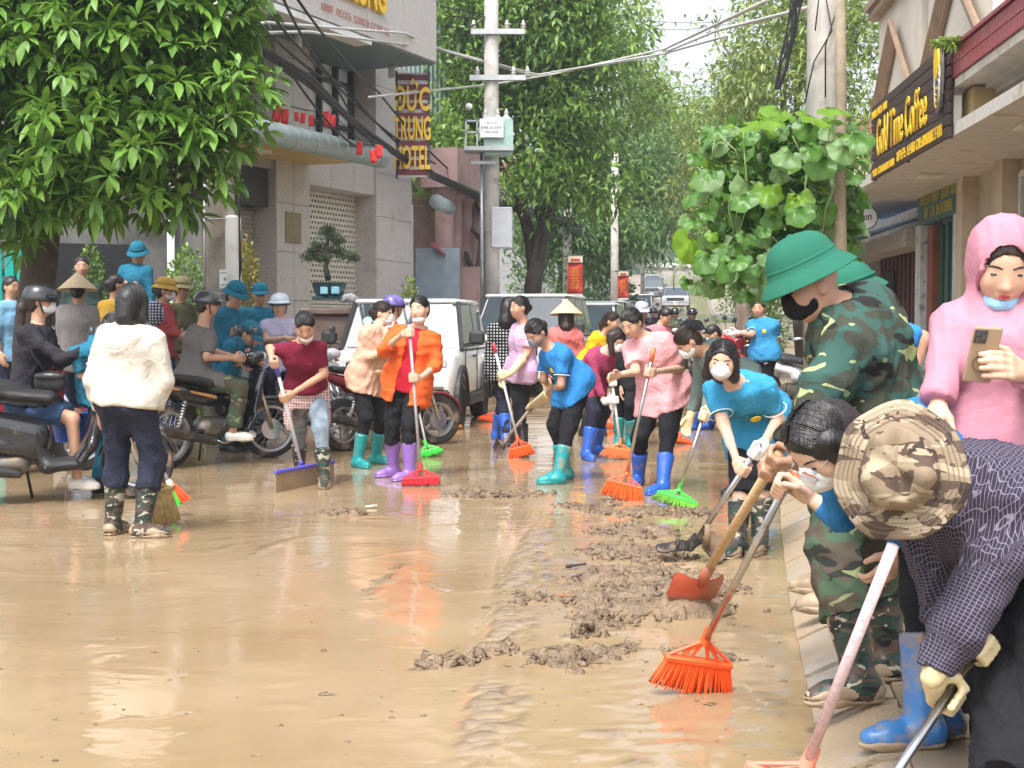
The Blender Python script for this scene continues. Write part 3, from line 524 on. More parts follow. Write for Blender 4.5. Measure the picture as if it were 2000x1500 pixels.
sgn = empty('round_sign', P(1690, 470, 19.5), 'round white hanging shop sign near the vine leaves', 'sign'); MB().lathe([(.001, .02), (.17, .02), (.17, -.02), (.001, -.02)], P(1690, 425, 19.5), V((0, -1, .0)), n=28).build('disc', WPAINT, sgn); MB().torus(P(1690, 425, 19.5) + V((0, -.02, 0)), .165, .008, (0, 1, 0), 28, 5).build('rim', DARKF, sgn, True); MB().tube([P(1690, 425, 19.5) + V((.16, 0, 0)), P(1720, 425, 19.8)], .012, 6).build('bracket', DARKF, sgn)
put_marks((3,), .1, P(1690, 425, 19.5) + V((0, -.021, 0)), (1, 0, 0), (0, 0, 1), DARKF, sgn, ext=.002)
# far houses on the right behind the trees and the stone wall/house up the road
for (px, py0, d, w_, h, m, lb) in ((1760, 640, 44, 5, 6.5, mat('far_cream_house', (.5, .46, .38), .8), 'far cream house behind the roadside tree'), (1040, 640, 70, 9, 7, mat('far_grey_house', (.25, .25, .26), .8), 'far grey house hidden behind street trees')):
    p = P(px, py0, d); z = road_z(d); r_ = empty('far_house', (p.x, d, z), lb, 'building'); MB().box((p.x, d + 3, z + h / 2), (w_, 6, h)).build('wall', m, r_); MB().prism([(p.x - w_ / 2 - .3, d - .4, z + h), (p.x + w_ / 2 + .3, d - .4, z + h), (p.x, d - .4, z + h + 1.6)], (0, 7, 0)).build('roof', mat('clay_roof', (.3, .12, .08), .8), r_)
    for i in range(3): 
        q = MB().box((p.x - w_ / 3 + i * w_ / 3, d - .03, z + h * .7), (w_ / 6, .1, 1.3)).build('window', GLASS, r_)
# ================================================================= poles, wires, banners
PCON = mat('pole_concrete', (.52, .49, .45), rough=.85, var=.15, vs=5, dirt=(.25, .23, .21), dirt_s=3, dirt_t=.6, bump=.3, bs=40); WIRE = mat('black_cable', (.014, .014, .015), .6); WIREW = mat('pale_cable', (.45, .44, .42), .5); GALV = mat('galvanised_steel', (.45, .46, .47), .45, metal=.7, var=.15)
PORC = mat('porcelain', (.55, .5, .47), .2)
def pole(label, px, d, r0, r1, h, z0=0.0):
    p = P(px, 632, d); rt = empty('utility_pole', (p.x, d, z0), label, 'pole'); MB().tube([(p.x, d, z0 - .1), (p.x, d, z0 + h)], [r0, r1], 20).build('shaft', PCON, rt, True); return rt, p.x
rt, x = pole('thick concrete utility pole with white meter box in front of the grey shutter', 432, 14.7, .165, .12, 9, .1); d = 14.7
MB().box(P(452, 505, d - .05) + V((.02, 0, 0)), (.14, .2, .9), bev=.02).build('meter_box', WPAINT, rt); MB().tube([P(401, 330, d), P(400, 560, d)], .02, 8).build('conduit', WPAINT, rt, True); MB().tube([P(466, 300, d - .1), P(466, 430, d - .1), P(470, 520, d - .1), P(462, 580, d - .1)], .016, 6).build('cable_run', WIRE, rt, True)
for yy in (430, 575): MB().torus(P(432, yy, d), .165, .008, (0, 0, 1), 24, 5).build('band', GALV, rt, True)
MB().box(P(437, 545, d - .175), (.09, .006, .2)).build('notice', mat('paper', (.75, .75, .75), .7), rt); put_marks((2, 4), .016, P(437, 533, d - .179), (1, 0, 0), (0, 0, 1), DARKF, rt, ext=.001); put_marks((1,), .05, P(440, 545, d - .179), (1, 0, 0), (0, 0, 1), DARKF, rt, ext=.001); put_marks((3, 3), .016, P(438, 556, d - .179), (1, 0, 0), (0, 0, 1), DARKF, rt, ext=.001, seed=3)
rt, x = pole('concrete pole carrying a pale green transformer and insulator arms', 960, 27.5, .17, .12, 12, 0.1); d = 27.5
for yy, w_, ins in ((62, 1.05, (925, 990, 1022)), (152, 1.1, (932, 1003, 1030))):
    c = P(972, yy, d - .15); MB().box(c, (w_, .1, .1)).build('cross_arm', GALV, rt)
    for q in ins: MB().lathe([(.02, 0), (.05, .02), (.03, .05), (.06, .07), (.03, .1), (.06, .12), (.03, .15), (.02, .2), (.001, .21)], P(q, yy - 2, d - .15), n=10).build('insulator', PORC, rt, True)
TRG = mat('transformer_green', (.33, .48, .43), .5, var=.1); MB().box(P(972, 268, d - .35), (.55, .5, .72), bev=.03).build('transformer', TRG, rt)
for i in range(7): MB().box(P(996, 265, d - .6 + i * .07), (.12, .02, .6)).build('cooling_fin', TRG, rt)
MB().box(P(960, 250, d - .66), (.46, .02, .36)).build('name_board', mat('board_white', (.7, .7, .74), .5), rt)
for i, wd_ in enumerate(((4, 2, 4, 3), (2, 4, 3, 2, 4), (1, 5, 4, 3))): put_marks(wd_, (.035, .06, .045)[i], P(960, 240 + i * 9, d - .672), (1, 0, 0), (0, 0, 1), mat('ink_blue', (.05, .06, .15), .6), rt, ext=.001, xs=.62, seed=i)
for yy in (236, 258, 292): MB().box(P(922, yy, d - .5), (.28, .03, .03)).build('cage_rail', GALV, rt)
for q in (910, 932): MB().box(P(q, 264, d - .5), (.03, .03, .6)).build('cage_post', GALV, rt)
MB().box(P(955, 293, d - .45), (.95, .6, .08)).build('platform', GALV, rt); MB().box(P(945, 318, d - .3), (.5, .1, .06)).build('strut', GALV, rt); MB().lathe([(.001, .0), (.06, .0), (.07, .06), (.03, .07), (.001, .1)], P(916, 210, d - .3), (0, -1, .2), n=14).build('loudspeaker', WPAINT, rt, True)
for q in (948, 972, 989): MB().lathe([(.05, 0), (.06, .04), (.03, .08), (.05, .1), (.02, .16), (.001, .2)], P(q, 231, d - .35), n=10).build('bushing', PORC, rt, True)
MB().box(P(980, 445, d - .1), (.42, .3, .8), bev=.02).build('switch_cabinet', mat('cabinet_grey', (.42, .43, .47), .5), rt); MB().tube([P(940, 300, d - .2), P(942, 640, d - .2)], .035, 8).build('conduit', GALV, rt, True); MB().tube([P(952, 560, d - .2), P(968, 560, d - .2)], .2, 12).build('collar', PCON, rt, True) if False else None
rt, xp = pole('concrete pole wrapped by the vine on the right kerb', 1604, 10.6, .135, .118, 8.5, .1); d = 10.6
for pts in ([(1612, -10), (1625, 60), (1590, 120), (1572, 200)], [(1640, 0), (1612, 90), (1612, 190)], [(1600, -10), (1592, 60)]): MB().tube([P(a_, b_, d - .17) for a_, b_ in pts], .006, 5).build('cable_run', WIRE, rt, True)
rt, _ = pole('thin far concrete pole beside the red banner', 1108, 44, .16, .13, 7, road_z(44)); rt, _ = pole('far pole by the second red banner', 1200, 41, .13, .1, 6.0, road_z(41)); rt, _ = pole('slim far pole at the parked cars', 1255, 80, .14, .11, 7, road_z(80))
def cable(pts, r, m, label, sag=0.0, group='overhead cables', n=None):
    pts = [P(*p) for p in pts]; out = []
    for i in range(len(pts) - 1):
        for k in range(8):
            t = k / 8; q = pts[i].lerp(pts[i + 1], t); q.z -= sag * 4 * t * (1 - t); out.append(q)
    out.append(pts[-1]); o = MB().tube(out, r, 6).build('overhead_cable', m, None, True); tag(o, label, 'cable', group); return out
B0 = [(470, 70, 15), (600, 155, 18), (715, 265, 22), (830, 335, 26), (960, 395, 30), (1110, 432, 44)]
c = random.Random(4)
def jit(pts, a): return [(x + c.uniform(-a, a), y + c.uniform(-a, a), d_) for x, y, d_ in pts]
root = empty('cable_bundle', P(715, 265, 22), 'thick black bundle of telephone cables sagging across the hotel front', 'cable')
for i in range(16): MB().tube([P(*p) for p in jit(B0, 7)], c.uniform(.018, .034), 6).build('cable', WIRE, root, True)
for i, (p, q) in enumerate((((465, 0, 15), (850, 320, 27)), ((545, -20, 15), (745, 300, 24)), ((500, -10, 15), (845, 335, 28)), ((575, -10, 15), (900, 350, 30)), ((450, 0, 14.6), (700, 290, 22)))): cable([p, ((p[0] + q[0]) / 2, (p[1] + q[1]) / 2 + 8, (p[2] + q[2]) / 2), q], .018, WIRE, ('uppermost', 'second', 'third', 'fourth', 'lowest')[i] + ' of the thin black cables running down past the hotel sign', .1, 'black cables past the hotel sign')
for pts, lb in (([(450, 60, 14.6), (520, 44, 17), (790, 65, 23), (870, 100, 26), (1040, 148, 30), (1280, 110, 30), (1400, 60, 22), (1600, 10, 12)], 'pale cable slung over the street below the transformer arms'), ([(450, 66, 14.6), (600, 62, 18), (860, 96, 26), (1050, 146, 30), (1300, 104, 28), (1420, 70, 20)], 'pale cable slung just under the first pale cable'), ([(720, 190, 22), (960, 165, 29), (1080, 145, 30), (1300, 95, 28), (1500, 0, 14)], 'straight pale cable from hotel window to the far pole')): cable(pts, .022, WIREW, lb, 0, None)
for k_, pts in enumerate(([(870, 30, 27), (1270, 40, 60), (1500, 30, 60)], [(860, 12, 27), (1250, 55, 60), (1450, 40, 60)], [(870, 45, 27), (960, 20, 27.5)], [(1110, 432, 44), (1300, 470, 80)], [(1110, 436, 44), (1330, 480, 90)], [(1115, 440, 44), (1280, 490, 80)])): cable(pts, .014, WIRE, ('upper thin wire crossing the sky gap', 'lower thin wire crossing the sky gap', 'short thin wire at the transformer pole top', 'upper thin wire from the far pole up the street', 'middle thin wire from the far pole up the street', 'lowest thin wire from the far pole up the street')[k_], .2, 'thin wires up the street')
r_ = empty('cable_tangle', P(1110, 440, 44), 'tangle of black cables around the far pole top', 'cable')
for i in range(22): MB().torus(P(1108, 436, 44) + V((c.uniform(-.45, .45), c.uniform(-.2, .2), c.uniform(-.5, .3))), c.uniform(.15, .4), .018, (c.uniform(-1, 1), c.uniform(-1, 1), .4), 16, 4).build('loop', WIRE, r_)
r_ = empty('hanging_cables', P(1545, 60, 12), 'bunch of dark dead cables hanging beside the concrete pole', 'cable')
for i in range(16): MB().tube([P(1560 + c.uniform(-14, 14), -20, 11.5), P(1545 + c.uniform(-12, 12), 60, 11.5), P(1530 + c.uniform(-10, 10), 130, 11.5), P(1518 + c.uniform(-6, 6), 175, 11.5)], .006, 4).build('cable', WIRE, r_)
def banner(label, px0, py0, px1, py1, d, cloth_m, lines):
    a, b = P(px0, py0, d), P(px1, py1, d); rt = empty('banner', (b.x, d, b.z), label, 'banner'); w_, h = b.x - a.x, a.z - b.z; vs = []; fs = []
    for j in range(9):
        for i in range(5): vs.append((a.x + w_ * i / 4, d + .04 * math.sin(j * .9 + i * .8), a.z - h * j / 8))
    for j in range(8):
        for i in range(4): fs.append((j * 5 + i, j * 5 + i + 1, (j + 1) * 5 + i + 1, (j + 1) * 5 + i))
    o = MB().raw(vs, fs).build('cloth', cloth_m, rt, True); md = o.modifiers.new('thick', 'SOLIDIFY'); md.thickness = .004
    MB().tube([(a.x - .1, d, a.z), (b.x + .05, d, a.z)], .025, 6).build('arm', DARKF, rt)
    for i, wd_ in enumerate(lines): put_marks(wd_, h * .075, (a.x + w_ / 2, d - .06, a.z - h * (.34 + .082 * i)), (1, 0, 0), (0, 0, 1), YLET, rt, ext=.003, xs=.5, seed=i)
    MB().prism([(a.x, d - .03, b.z), (b.x, d - .03, b.z), (b.x, d - .03, b.z - h * .06), (a.x, d - .03, b.z - h * .14)], (0, .02, 0)).build('tail', mat('banner_white', (.6, .58, .58), .7), rt); MB().box((a.x + w_ / 2, d - .085, a.z - h * .1), (w_ * .6, .01, h * .06)).build('header_mark', RB, rt)
    MB().box((a.x + w_ / 2, d - .02, a.z - h * .09), (w_ * .98, .1, h * .16)).build('header', mat('banner_cream', (.62, .55, .42), .7), rt)
RB = mat('banner_red', (.55, .045, .03), .7, var=.1)
banner('red vertical banner with yellow slogan lines on the thin far pole', 1109, 500, 1138, 574, 42, RB, ((4, 3), (3, 4), (4, 5), (3, 4), (4, 3), (4, 4), (3, 4))); banner('second smaller red banner hanging on the next pole', 1207, 530, 1227, 582, 40, RB, ((3, 3), (4, 3), (3, 4), (4, 3), (3, 3), (4, 3)))
# flags in front of the hotel
FR = mat('flag_red', (.62, .03, .03), .6, var=.08)
for i, (px, py, s_) in enumerate(((541, 222, 1), (556, 228, .9), (578, 228, .55), (593, 231, .6), (608, 236, .65), (637, 232, .9), (650, 238, .8), (702, 290, .75), (728, 305, .8), (742, 296, .8))):
    d = 21.5; p = P(px, py, d); w_, h = .13 * s_, .26 * s_; vs = []; fs = []
    for j in range(5):
        for k in range(4): vs.append((p.x + (k / 3 - .5) * w_ + .02 * j / 4 * (i % 3 - 1), p.y + .03 * math.sin(k * 2 + j + i), p.z + h / 2 - h * j / 4))
    for j in range(4):
        for k in range(3): fs.append((j * 4 + k, j * 4 + k + 1, j * 4 + 5 + k, j * 4 + 4 + k))
    o = MB().raw(vs, fs).build('flag', FR, None, True); md = o.modifiers.new('thick', 'SOLIDIFY'); md.thickness = .003
    tag(o, ('leftmost large', 'second large', 'first narrow', 'second narrow', 'third narrow', 'wide mid-string', 'last of the upper row', 'first of the lower three', 'middle of the lower three', 'last of the lower three')[i] + ' red flag on the string before the hotel', 'flag', 'red flags strung across the hotel')
o = MB().tube([P(535, 200, 21.5), P(600, 215, 21.5), P(650, 222, 21.5), P(700, 272, 21.5), P(750, 285, 21.5)], .006, 4).build('flag_string', WIRE); tag(o, 'string holding the red flags before the hotel windows', 'string')
# ================================================================= trees and plants
def leafmat(name, c, rough=.45, var=.35, tr=.25):
    m, N, L, B = nodes(name); B.inputs['Roughness'].default_value = rough; oi = N.new('ShaderNodeTexCoord'); no = N.new('ShaderNodeTexNoise'); no.inputs['Scale'].default_value = 2.2; no.inputs['Detail'].default_value = 3; L.new(oi.outputs['Object'], no.inputs['Vector'])
    ge = N.new('ShaderNodeNewGeometry'); ad = N.new('ShaderNodeMath'); ad.operation = 'MULTIPLY_ADD'; ad.inputs[1].default_value = .5; L.new(ge.outputs['Random Per Island'], ad.inputs[0]); L.new(no.outputs['Fac'], ad.inputs[2])
    cr = N.new('ShaderNodeValToRGB'); cr.color_ramp.elements[0].position = .4; cr.color_ramp.elements[1].position = 1.0; cr.color_ramp.elements[0].color = tuple(x * (1 - var) for x in c) + (1,); cr.color_ramp.elements[1].color = (min(1, c[0] * (1 + var * 2.2)), min(1, c[1] * (1 + var * 1.2)), c[2] * (1 + var * .3), 1); L.new(ad.outputs[0], cr.inputs['Fac']); L.new(cr.outputs[0], B.inputs['Base Color'])
    tl = N.new('ShaderNodeBsdfTranslucent'); hsv = N.new('ShaderNodeHueSaturation'); hsv.inputs['Value'].default_value = 1.5; hsv.inputs['Hue'].default_value = .48; L.new(cr.outputs[0], hsv.inputs['Color']); L.new(hsv.outputs[0], tl.inputs[0]); mx = N.new('ShaderNodeMixShader'); mx.inputs[0].default_value = tr; L.new(B.outputs[0], mx.inputs[1]); L.new(tl.outputs[0], mx.inputs[2]); L.new(mx.outputs[0], N['Material Output'].inputs[0])
    return m
BARK = mat('grey_brown_bark', (.16, .12, .09), rough=.9, var=.35, vs=9, bump=.8, bs=24, bd=.02, stretch=(1, 1, .3)); BARKD = mat('dark_bark', (.07, .055, .045), rough=.9, var=.3, vs=9, bump=.7, bs=24, bd=.02)
def leaves(pos, dirs, ln, wd, droop=.3, seed=0, roll=.6, fine=False):
    """many folded leaves: pos (N,3), dirs (N,3) growth direction; each leaf is 2 x 2 quads"""
    r = np.random.RandomState(seed); n = len(pos); d = dirs / (np.linalg.norm(dirs, axis=1, keepdims=True) + 1e-9); up = np.array((0, 0, 1.0)) + r.normal(size=(n, 3)) * roll; side = np.cross(d, up); side /= np.linalg.norm(side, axis=1, keepdims=True) + 1e-9; nor = np.cross(side, d)
    L = (ln * (.65 + .7 * r.rand(n)))[:, None] if np.isscalar(ln) else ln[:, None]; W = L * wd; dn = np.array((0, 0, -1.0))
    mid = pos + d * L * .5 + dn * L * droop * .25; tip = pos + d * L * .95 + dn * L * droop; fold = .12
    if fine:   # a longer outline: narrow base, broad middle, pointed tip, folded along the midrib
        rows = [pos]; cu = r.uniform(.5, 1.4, (n, 1))
        for tt, ww in ((.28, .42), (.6, .5), (.84, .26)):
            c = pos + d * L * tt + dn * L * droop * tt ** 2 * cu; rows += [c - side * W * ww + nor * W * fold, c, c + side * W * ww + nor * W * fold]
        rows.append(pos + d * L * .98 + dn * L * droop * cu); v = np.stack(rows, 1).reshape(-1, 3); b = (np.arange(n) * 11)[:, None]; tr = [(0, 2, 1), (0, 3, 2)]
        for k in (1, 4): tr += [(k, k + 1, k + 4), (k, k + 4, k + 3), (k + 1, k + 2, k + 5), (k + 1, k + 5, k + 4)]
        tr += [(7, 8, 10), (8, 9, 10)]; return v, np.concatenate([b + np.array([q]) for q in tr])
    v = np.stack([pos, mid - side * W * .5 + nor * W * fold, mid, mid + side * W * .5 + nor * W * fold, tip], 1).reshape(-1, 3); b = (np.arange(n) * 5)[:, None]; f = np.concatenate([b + np.array([[0, 2, 1]]), b + np.array([[0, 3, 2]]), b + np.array([[1, 2, 4]]), b + np.array([[2, 3, 4]])])
    return v, f
def tree(label, base, blobs, n, ln, m, bark, trunk=.16, seed=1, wd=.4, droop=.35, name='street_tree', clump=22, limbs=True, tw=None, shell=.6):
    """blobs: crown volumes (centre, radius xyz); leaves grow in clumps so that light and gaps show"""
    r = np.random.RandomState(seed); base = V(base); rt = empty(name, base, label, 'tree'); big = blobs; blobs = []
    for c_, r_ in big:
        for k in range(11):
            u = r.normal(size=3); u /= np.linalg.norm(u); q = r.uniform(.3, .46); blobs.append((V(c_) + V(u * np.array(r_) * r.uniform(.55, .95)), tuple(x * q for x in r_)))
    vol = np.array([b[1][0] * b[1][1] * b[1][2] for b in blobs]) ** .8; pick = r.choice(len(blobs), n // clump, p=vol / vol.sum()); C = np.array([tuple(b[0]) for b in blobs]); RR = np.array([b[1] for b in blobs])
    dv = r.normal(size=(len(pick), 3)); dv /= np.linalg.norm(dv, axis=1, keepdims=True); rad = shell + (1 - shell) * r.rand(len(pick)) ** .5; rad = rad * (1 + .14 * r.normal(size=len(pick))); cl = C[pick] + dv * RR[pick] * rad[:, None]
    pos = np.repeat(cl, clump, 0) + r.normal(size=(len(cl) * clump, 3)) * ln * 1.35; dirs = np.repeat(dv, clump, 0) * .6 + r.normal(size=pos.shape) * .7; dirs[:, 2] -= .05; v, f = leaves(pos, dirs, ln, wd, droop, seed); o = link('crown', np_mesh('crown', v, f, False), m, rt)
    top = sum((V(b[0]) for b in big), V()) / len(big); tp = tw or [base, base.lerp(top, .35) + V((.1, 0, 0)), base.lerp(top, .75)]; tr = MB(); tr.tube(tp, [trunk, trunk * .8, trunk * .5], 10); tr.build('trunk', bark, rt, True)
    if limbs:
        for b in big:
            s_ = tp[1].lerp(tp[2], r.rand()); e = V(b[0]); m_ = s_.lerp(e, .5) + V(r.normal(size=3) * .15); MB().tube([s_, m_, e], [trunk * .4, trunk * .25, trunk * .1], 6).build('limb', bark, rt, True)
    return rt
GL1, GL2, GL3 = leafmat('mid_green_leaves', (.1, .22, .04)), leafmat('deep_green_leaves', (.065, .16, .045)), leafmat('yellow_green_leaves', (.16, .28, .055))
def B_(px, py, d, rx, ry=None, rz=None): return (P(px, py, d), (rx, ry or rx, rz or rx))
# big dark street trees in the middle distance
tree('tall dark green street tree behind the transformer pole', (.55, 33, .2), [B_(980, 90, 33, 1.4), B_(1070, 60, 33, 1.9), B_(1140, 180, 33, 1.5, 1.5, 1.3), B_(1020, 220, 33, 1.6), B_(1120, 310, 32.5, 1.4), B_(1050, 350, 32.5, 1.3, 1.3, .9), B_(920, 120, 34, .9), B_(900, 210, 34, .7), B_(1180, 100, 34, 1.1), B_(1000, -30, 33, 1.6), B_(1100, -20, 33, 1.3), B_(930, 0, 33.5, 1.2)], 34000, .2, GL1, BARKD, .26, 2, tw=[V((.4, 33, .1)), V((.5, 33, 2.2)), V((.9, 33, 4.5))])
tree('leaning dark trunk tree at the pink building', (-.95, 30.5, .1), [B_(880, 330, 31, .6), B_(915, 370, 31, .5), B_(860, 300, 31.5, .5)], 2200, .2, GL1, BARKD, .15, 5, tw=[V((-.9, 29.5, .1)), V((-.75, 29.5, 1.9)), V((-.6, 30, 3.4))])
tree('broad dark street tree over the parked cars', (1.3, 50, .5), [B_(1180, 300, 50, 1.8), B_(1250, 380, 50, 1.9), B_(1160, 430, 46, 1.5), B_(1190, 470, 48, 1.2), B_(1290, 380, 52, 1.4), B_(1080, 470, 46, 1.3), B_(1060, 420, 44, 1.2)], 18000, .24, GL2, BARKD, .28, 8)
tree('light green bushy tree in front of the dark street tree', (1.0, 47, .4), [B_(1140, 420, 47, .95), B_(1080, 440, 47, .95), B_(1165, 400, 47, .7), B_(1090, 470, 47, .8, .8, .5)], 9000, .15, GL3, BARKD, .12, 11)
tree('tall feathery tree behind the street near the sky gap', (2.6, 66, 1.1), [B_(1200, 30, 62, 1.6), B_(1225, 120, 66, 1.4), B_(1170, 60, 60, 2), B_(1270, 250, 70, 2.2), B_(1290, 300, 72, 3), B_(1240, 240, 66, 2.4)], 17000, .26, GL3, BARKD, .3, 13)
tree('dense tree at the bend of the street', (12.5, 75, 1.6), [B_(1350, 290, 74, 2.8), B_(1390, 350, 74, 3.0), B_(1300, 340, 78, 2.6), B_(1440, 270, 70, 2.6), B_(1430, 420, 74, 2.0)], 20000, .29, GL1, BARKD, .35, 17)
tree('fine leaved tall tree on the right pavement', (7.2, 34, .3), [B_(1540, 60, 32, 1.3), B_(1570, 130, 30, 1.6), B_(1480, 190, 34, 1.2), B_(1500, 270, 32, 1.6), B_(1410, 250, 36, .8), B_(1390, 40, 34, .3), B_(1450, 110, 34, .4), B_(1650, 120, 30, 1.5), B_(1690, 250, 28, 1.3), B_(1440, 350, 36, 1.7), B_(1590, 0, 30, 1.5), B_(1560, -60, 32, 1.4), B_(1450, 430, 40, 1.1), B_(1400, 350, 40, 1.0)], 24000, .18, leafmat('bamboo_green_leaves', (.15, .24, .065)), BARK, .22, 19, wd=.34)
tree('stout tree with whitewashed trunk on the right kerb', (4.6, 26, .15), [B_(1510, 420, 27, .9), B_(1480, 480, 30, .7), B_(1490, 540, 28, .5)], 5000, .16, GL1, BARK, .2, 23, tw=[V((4.45, 26, .1)), V((4.35, 26, 1.0)), V((4.3, 26, 2.4))])
for i, (px, py, d, r_, lb) in enumerate(((1290, 462, 262, 4, 'far round tree at the top of the street'), (1225, 470, 200, 5, 'far dark tree behind parked cars'), (1412, 460, 205, 4.5, 'far tree right of the hilltop road'), (1345, 450, 300, 5.5, 'far tree on the hill crest'), (1262, 440, 310, 6, 'far tall tree on the hill crest by the houses'), (1462, 440, 170, 6, 'far tree mass right of the road'))): tree(lb, (P(px, py, d).x, d, road_z(d)), [B_(px, py, d, r_), B_(px + 20, py + 30, d, r_ * .7), B_(px - 24, py + 30, d, r_ * .8)], 2600, .9, (GL1, GL2, GL3)[i % 3], BARKD, .4, 40 + i, clump=7)
# the big leaved roadside tree on the left: whorls of long leaves
def big_leaf_tree():
    r = np.random.RandomState(77); rt = empty('broadleaf_tree', (-4.55, 12.6, .1), 'large roadside tree with long glossy leaves in whorls overhanging the left side', 'tree'); d = 12.2
    MB().tube([V((-4.5, 12.9, 0)), V((-4.45, 12.8, 1.1)), V((-4.3, 12.7, 2.1)), V((-3.9, 12.5, 3.4))], [.2, .17, .16, .1], 12).build('trunk', BARKD, rt, True)
    bl = [B_(60, 60, d, 1.0), B_(220, 90, d, 1.1), B_(350, 80, d, .7), B_(420, 200, d - .3, .55, .5, .6), B_(120, 230, d - .4, .9), B_(280, 240, d - .2, .9), B_(60, 370, d - .1, .6, .8, .4), B_(200, 330, d, .8, .8, .45), B_(330, 320, d, .5, .6, .35), B_(440, 260, d - .4, .33), B_(400, 60, d, .5), B_(150, -60, d, 1.3), B_(350, -50, d, .8), B_(-40, 250, d, .9), B_(-60, 60, d, 1.0), B_(430, 340, d - .5, .16), B_(40, 470, d + .2, .3, .4, .16), B_(480, 190, d - .4, .2, .2, .17)]
    for b in bl: MB().tube([V((-4.2, 12.6, 2.4)), V((-4.1, 12.5, 2.9)).lerp(b[0], .5), b[0]], [.05, .035, .015], 6).build('limb', BARKD, rt, True)
    vol = np.array([np.prod(b[1]) for b in bl]) ** .75; nw = 1700; pick = r.choice(len(bl), nw, p=vol / vol.sum()); C = np.array([tuple(b[0]) for b in bl]); RR = np.array([b[1] for b in bl]); dv = r.normal(size=(nw, 3)); dv /= np.linalg.norm(dv, axis=1, keepdims=True); rad = .45 + .6 * r.rand(nw) ** .6; cl = C[pick] + dv * RR[pick] * rad[:, None]
    per = 9; pos = np.repeat(cl, per, 0); ang = np.tile(np.arange(per) * 2 * PI / per, nw) + np.repeat(r.rand(nw) * 6, per); ax = np.repeat(dv * .5 + np.array((0, -.25, .35)), per, 0); ax /= np.linalg.norm(ax, axis=1, keepdims=True); x = np.cross(ax, np.array((.3, .9, .2))); x /= np.linalg.norm(x, axis=1, keepdims=True); y = np.cross(ax, x); dirs = (x * np.cos(ang)[:, None] + y * np.sin(ang)[:, None]) + ax * (.35 + .3 * r.rand(len(pos)))[:, None]; pos = pos + dirs * .015 + r.normal(size=pos.shape) * .012
    LM = leafmat('glossy_broad_leaves', (.075, .2, .03), .5, .45, .22); lens = .17 * (.7 + .6 * r.rand(len(pos)))
    ordr = np.argsort(pos[:, 1] - .6 * (np.abs(pos[:, 0] + 2.9) < 1.4)); near = ordr[:300]; rest = ordr[300:]
    v, f = leaves(pos[rest], dirs[rest], lens[rest], .36, .35, 3, .3, True); tag(link('crown', np_mesh('crown', v, f, False), LM, rt), kind='stuff')
    for k in range(1):
        lv, lf = leaves(np.zeros((1, 3)), np.array([[1.0, 0, 0]]), np.array([1.0]), .36, .35, 5, .0, True); me = np_mesh('leaf', lv, lf, False); me.materials.append(LM)
    for i in near:
        o = bpy.data.objects.new('leaf', me); COL.objects.link(o); o.parent = rt; o.matrix_parent_inverse = wm(rt).inverted(); dd = V(dirs[i]).normalized(); o.location = V(pos[i]); o.rotation_euler = (random.uniform(-.4, .4), -math.asin(max(-1, min(1, dd.z))) + random.uniform(0, .3), math.atan2(dd.y, dd.x)); o.scale = (lens[i],) * 3
big_leaf_tree()
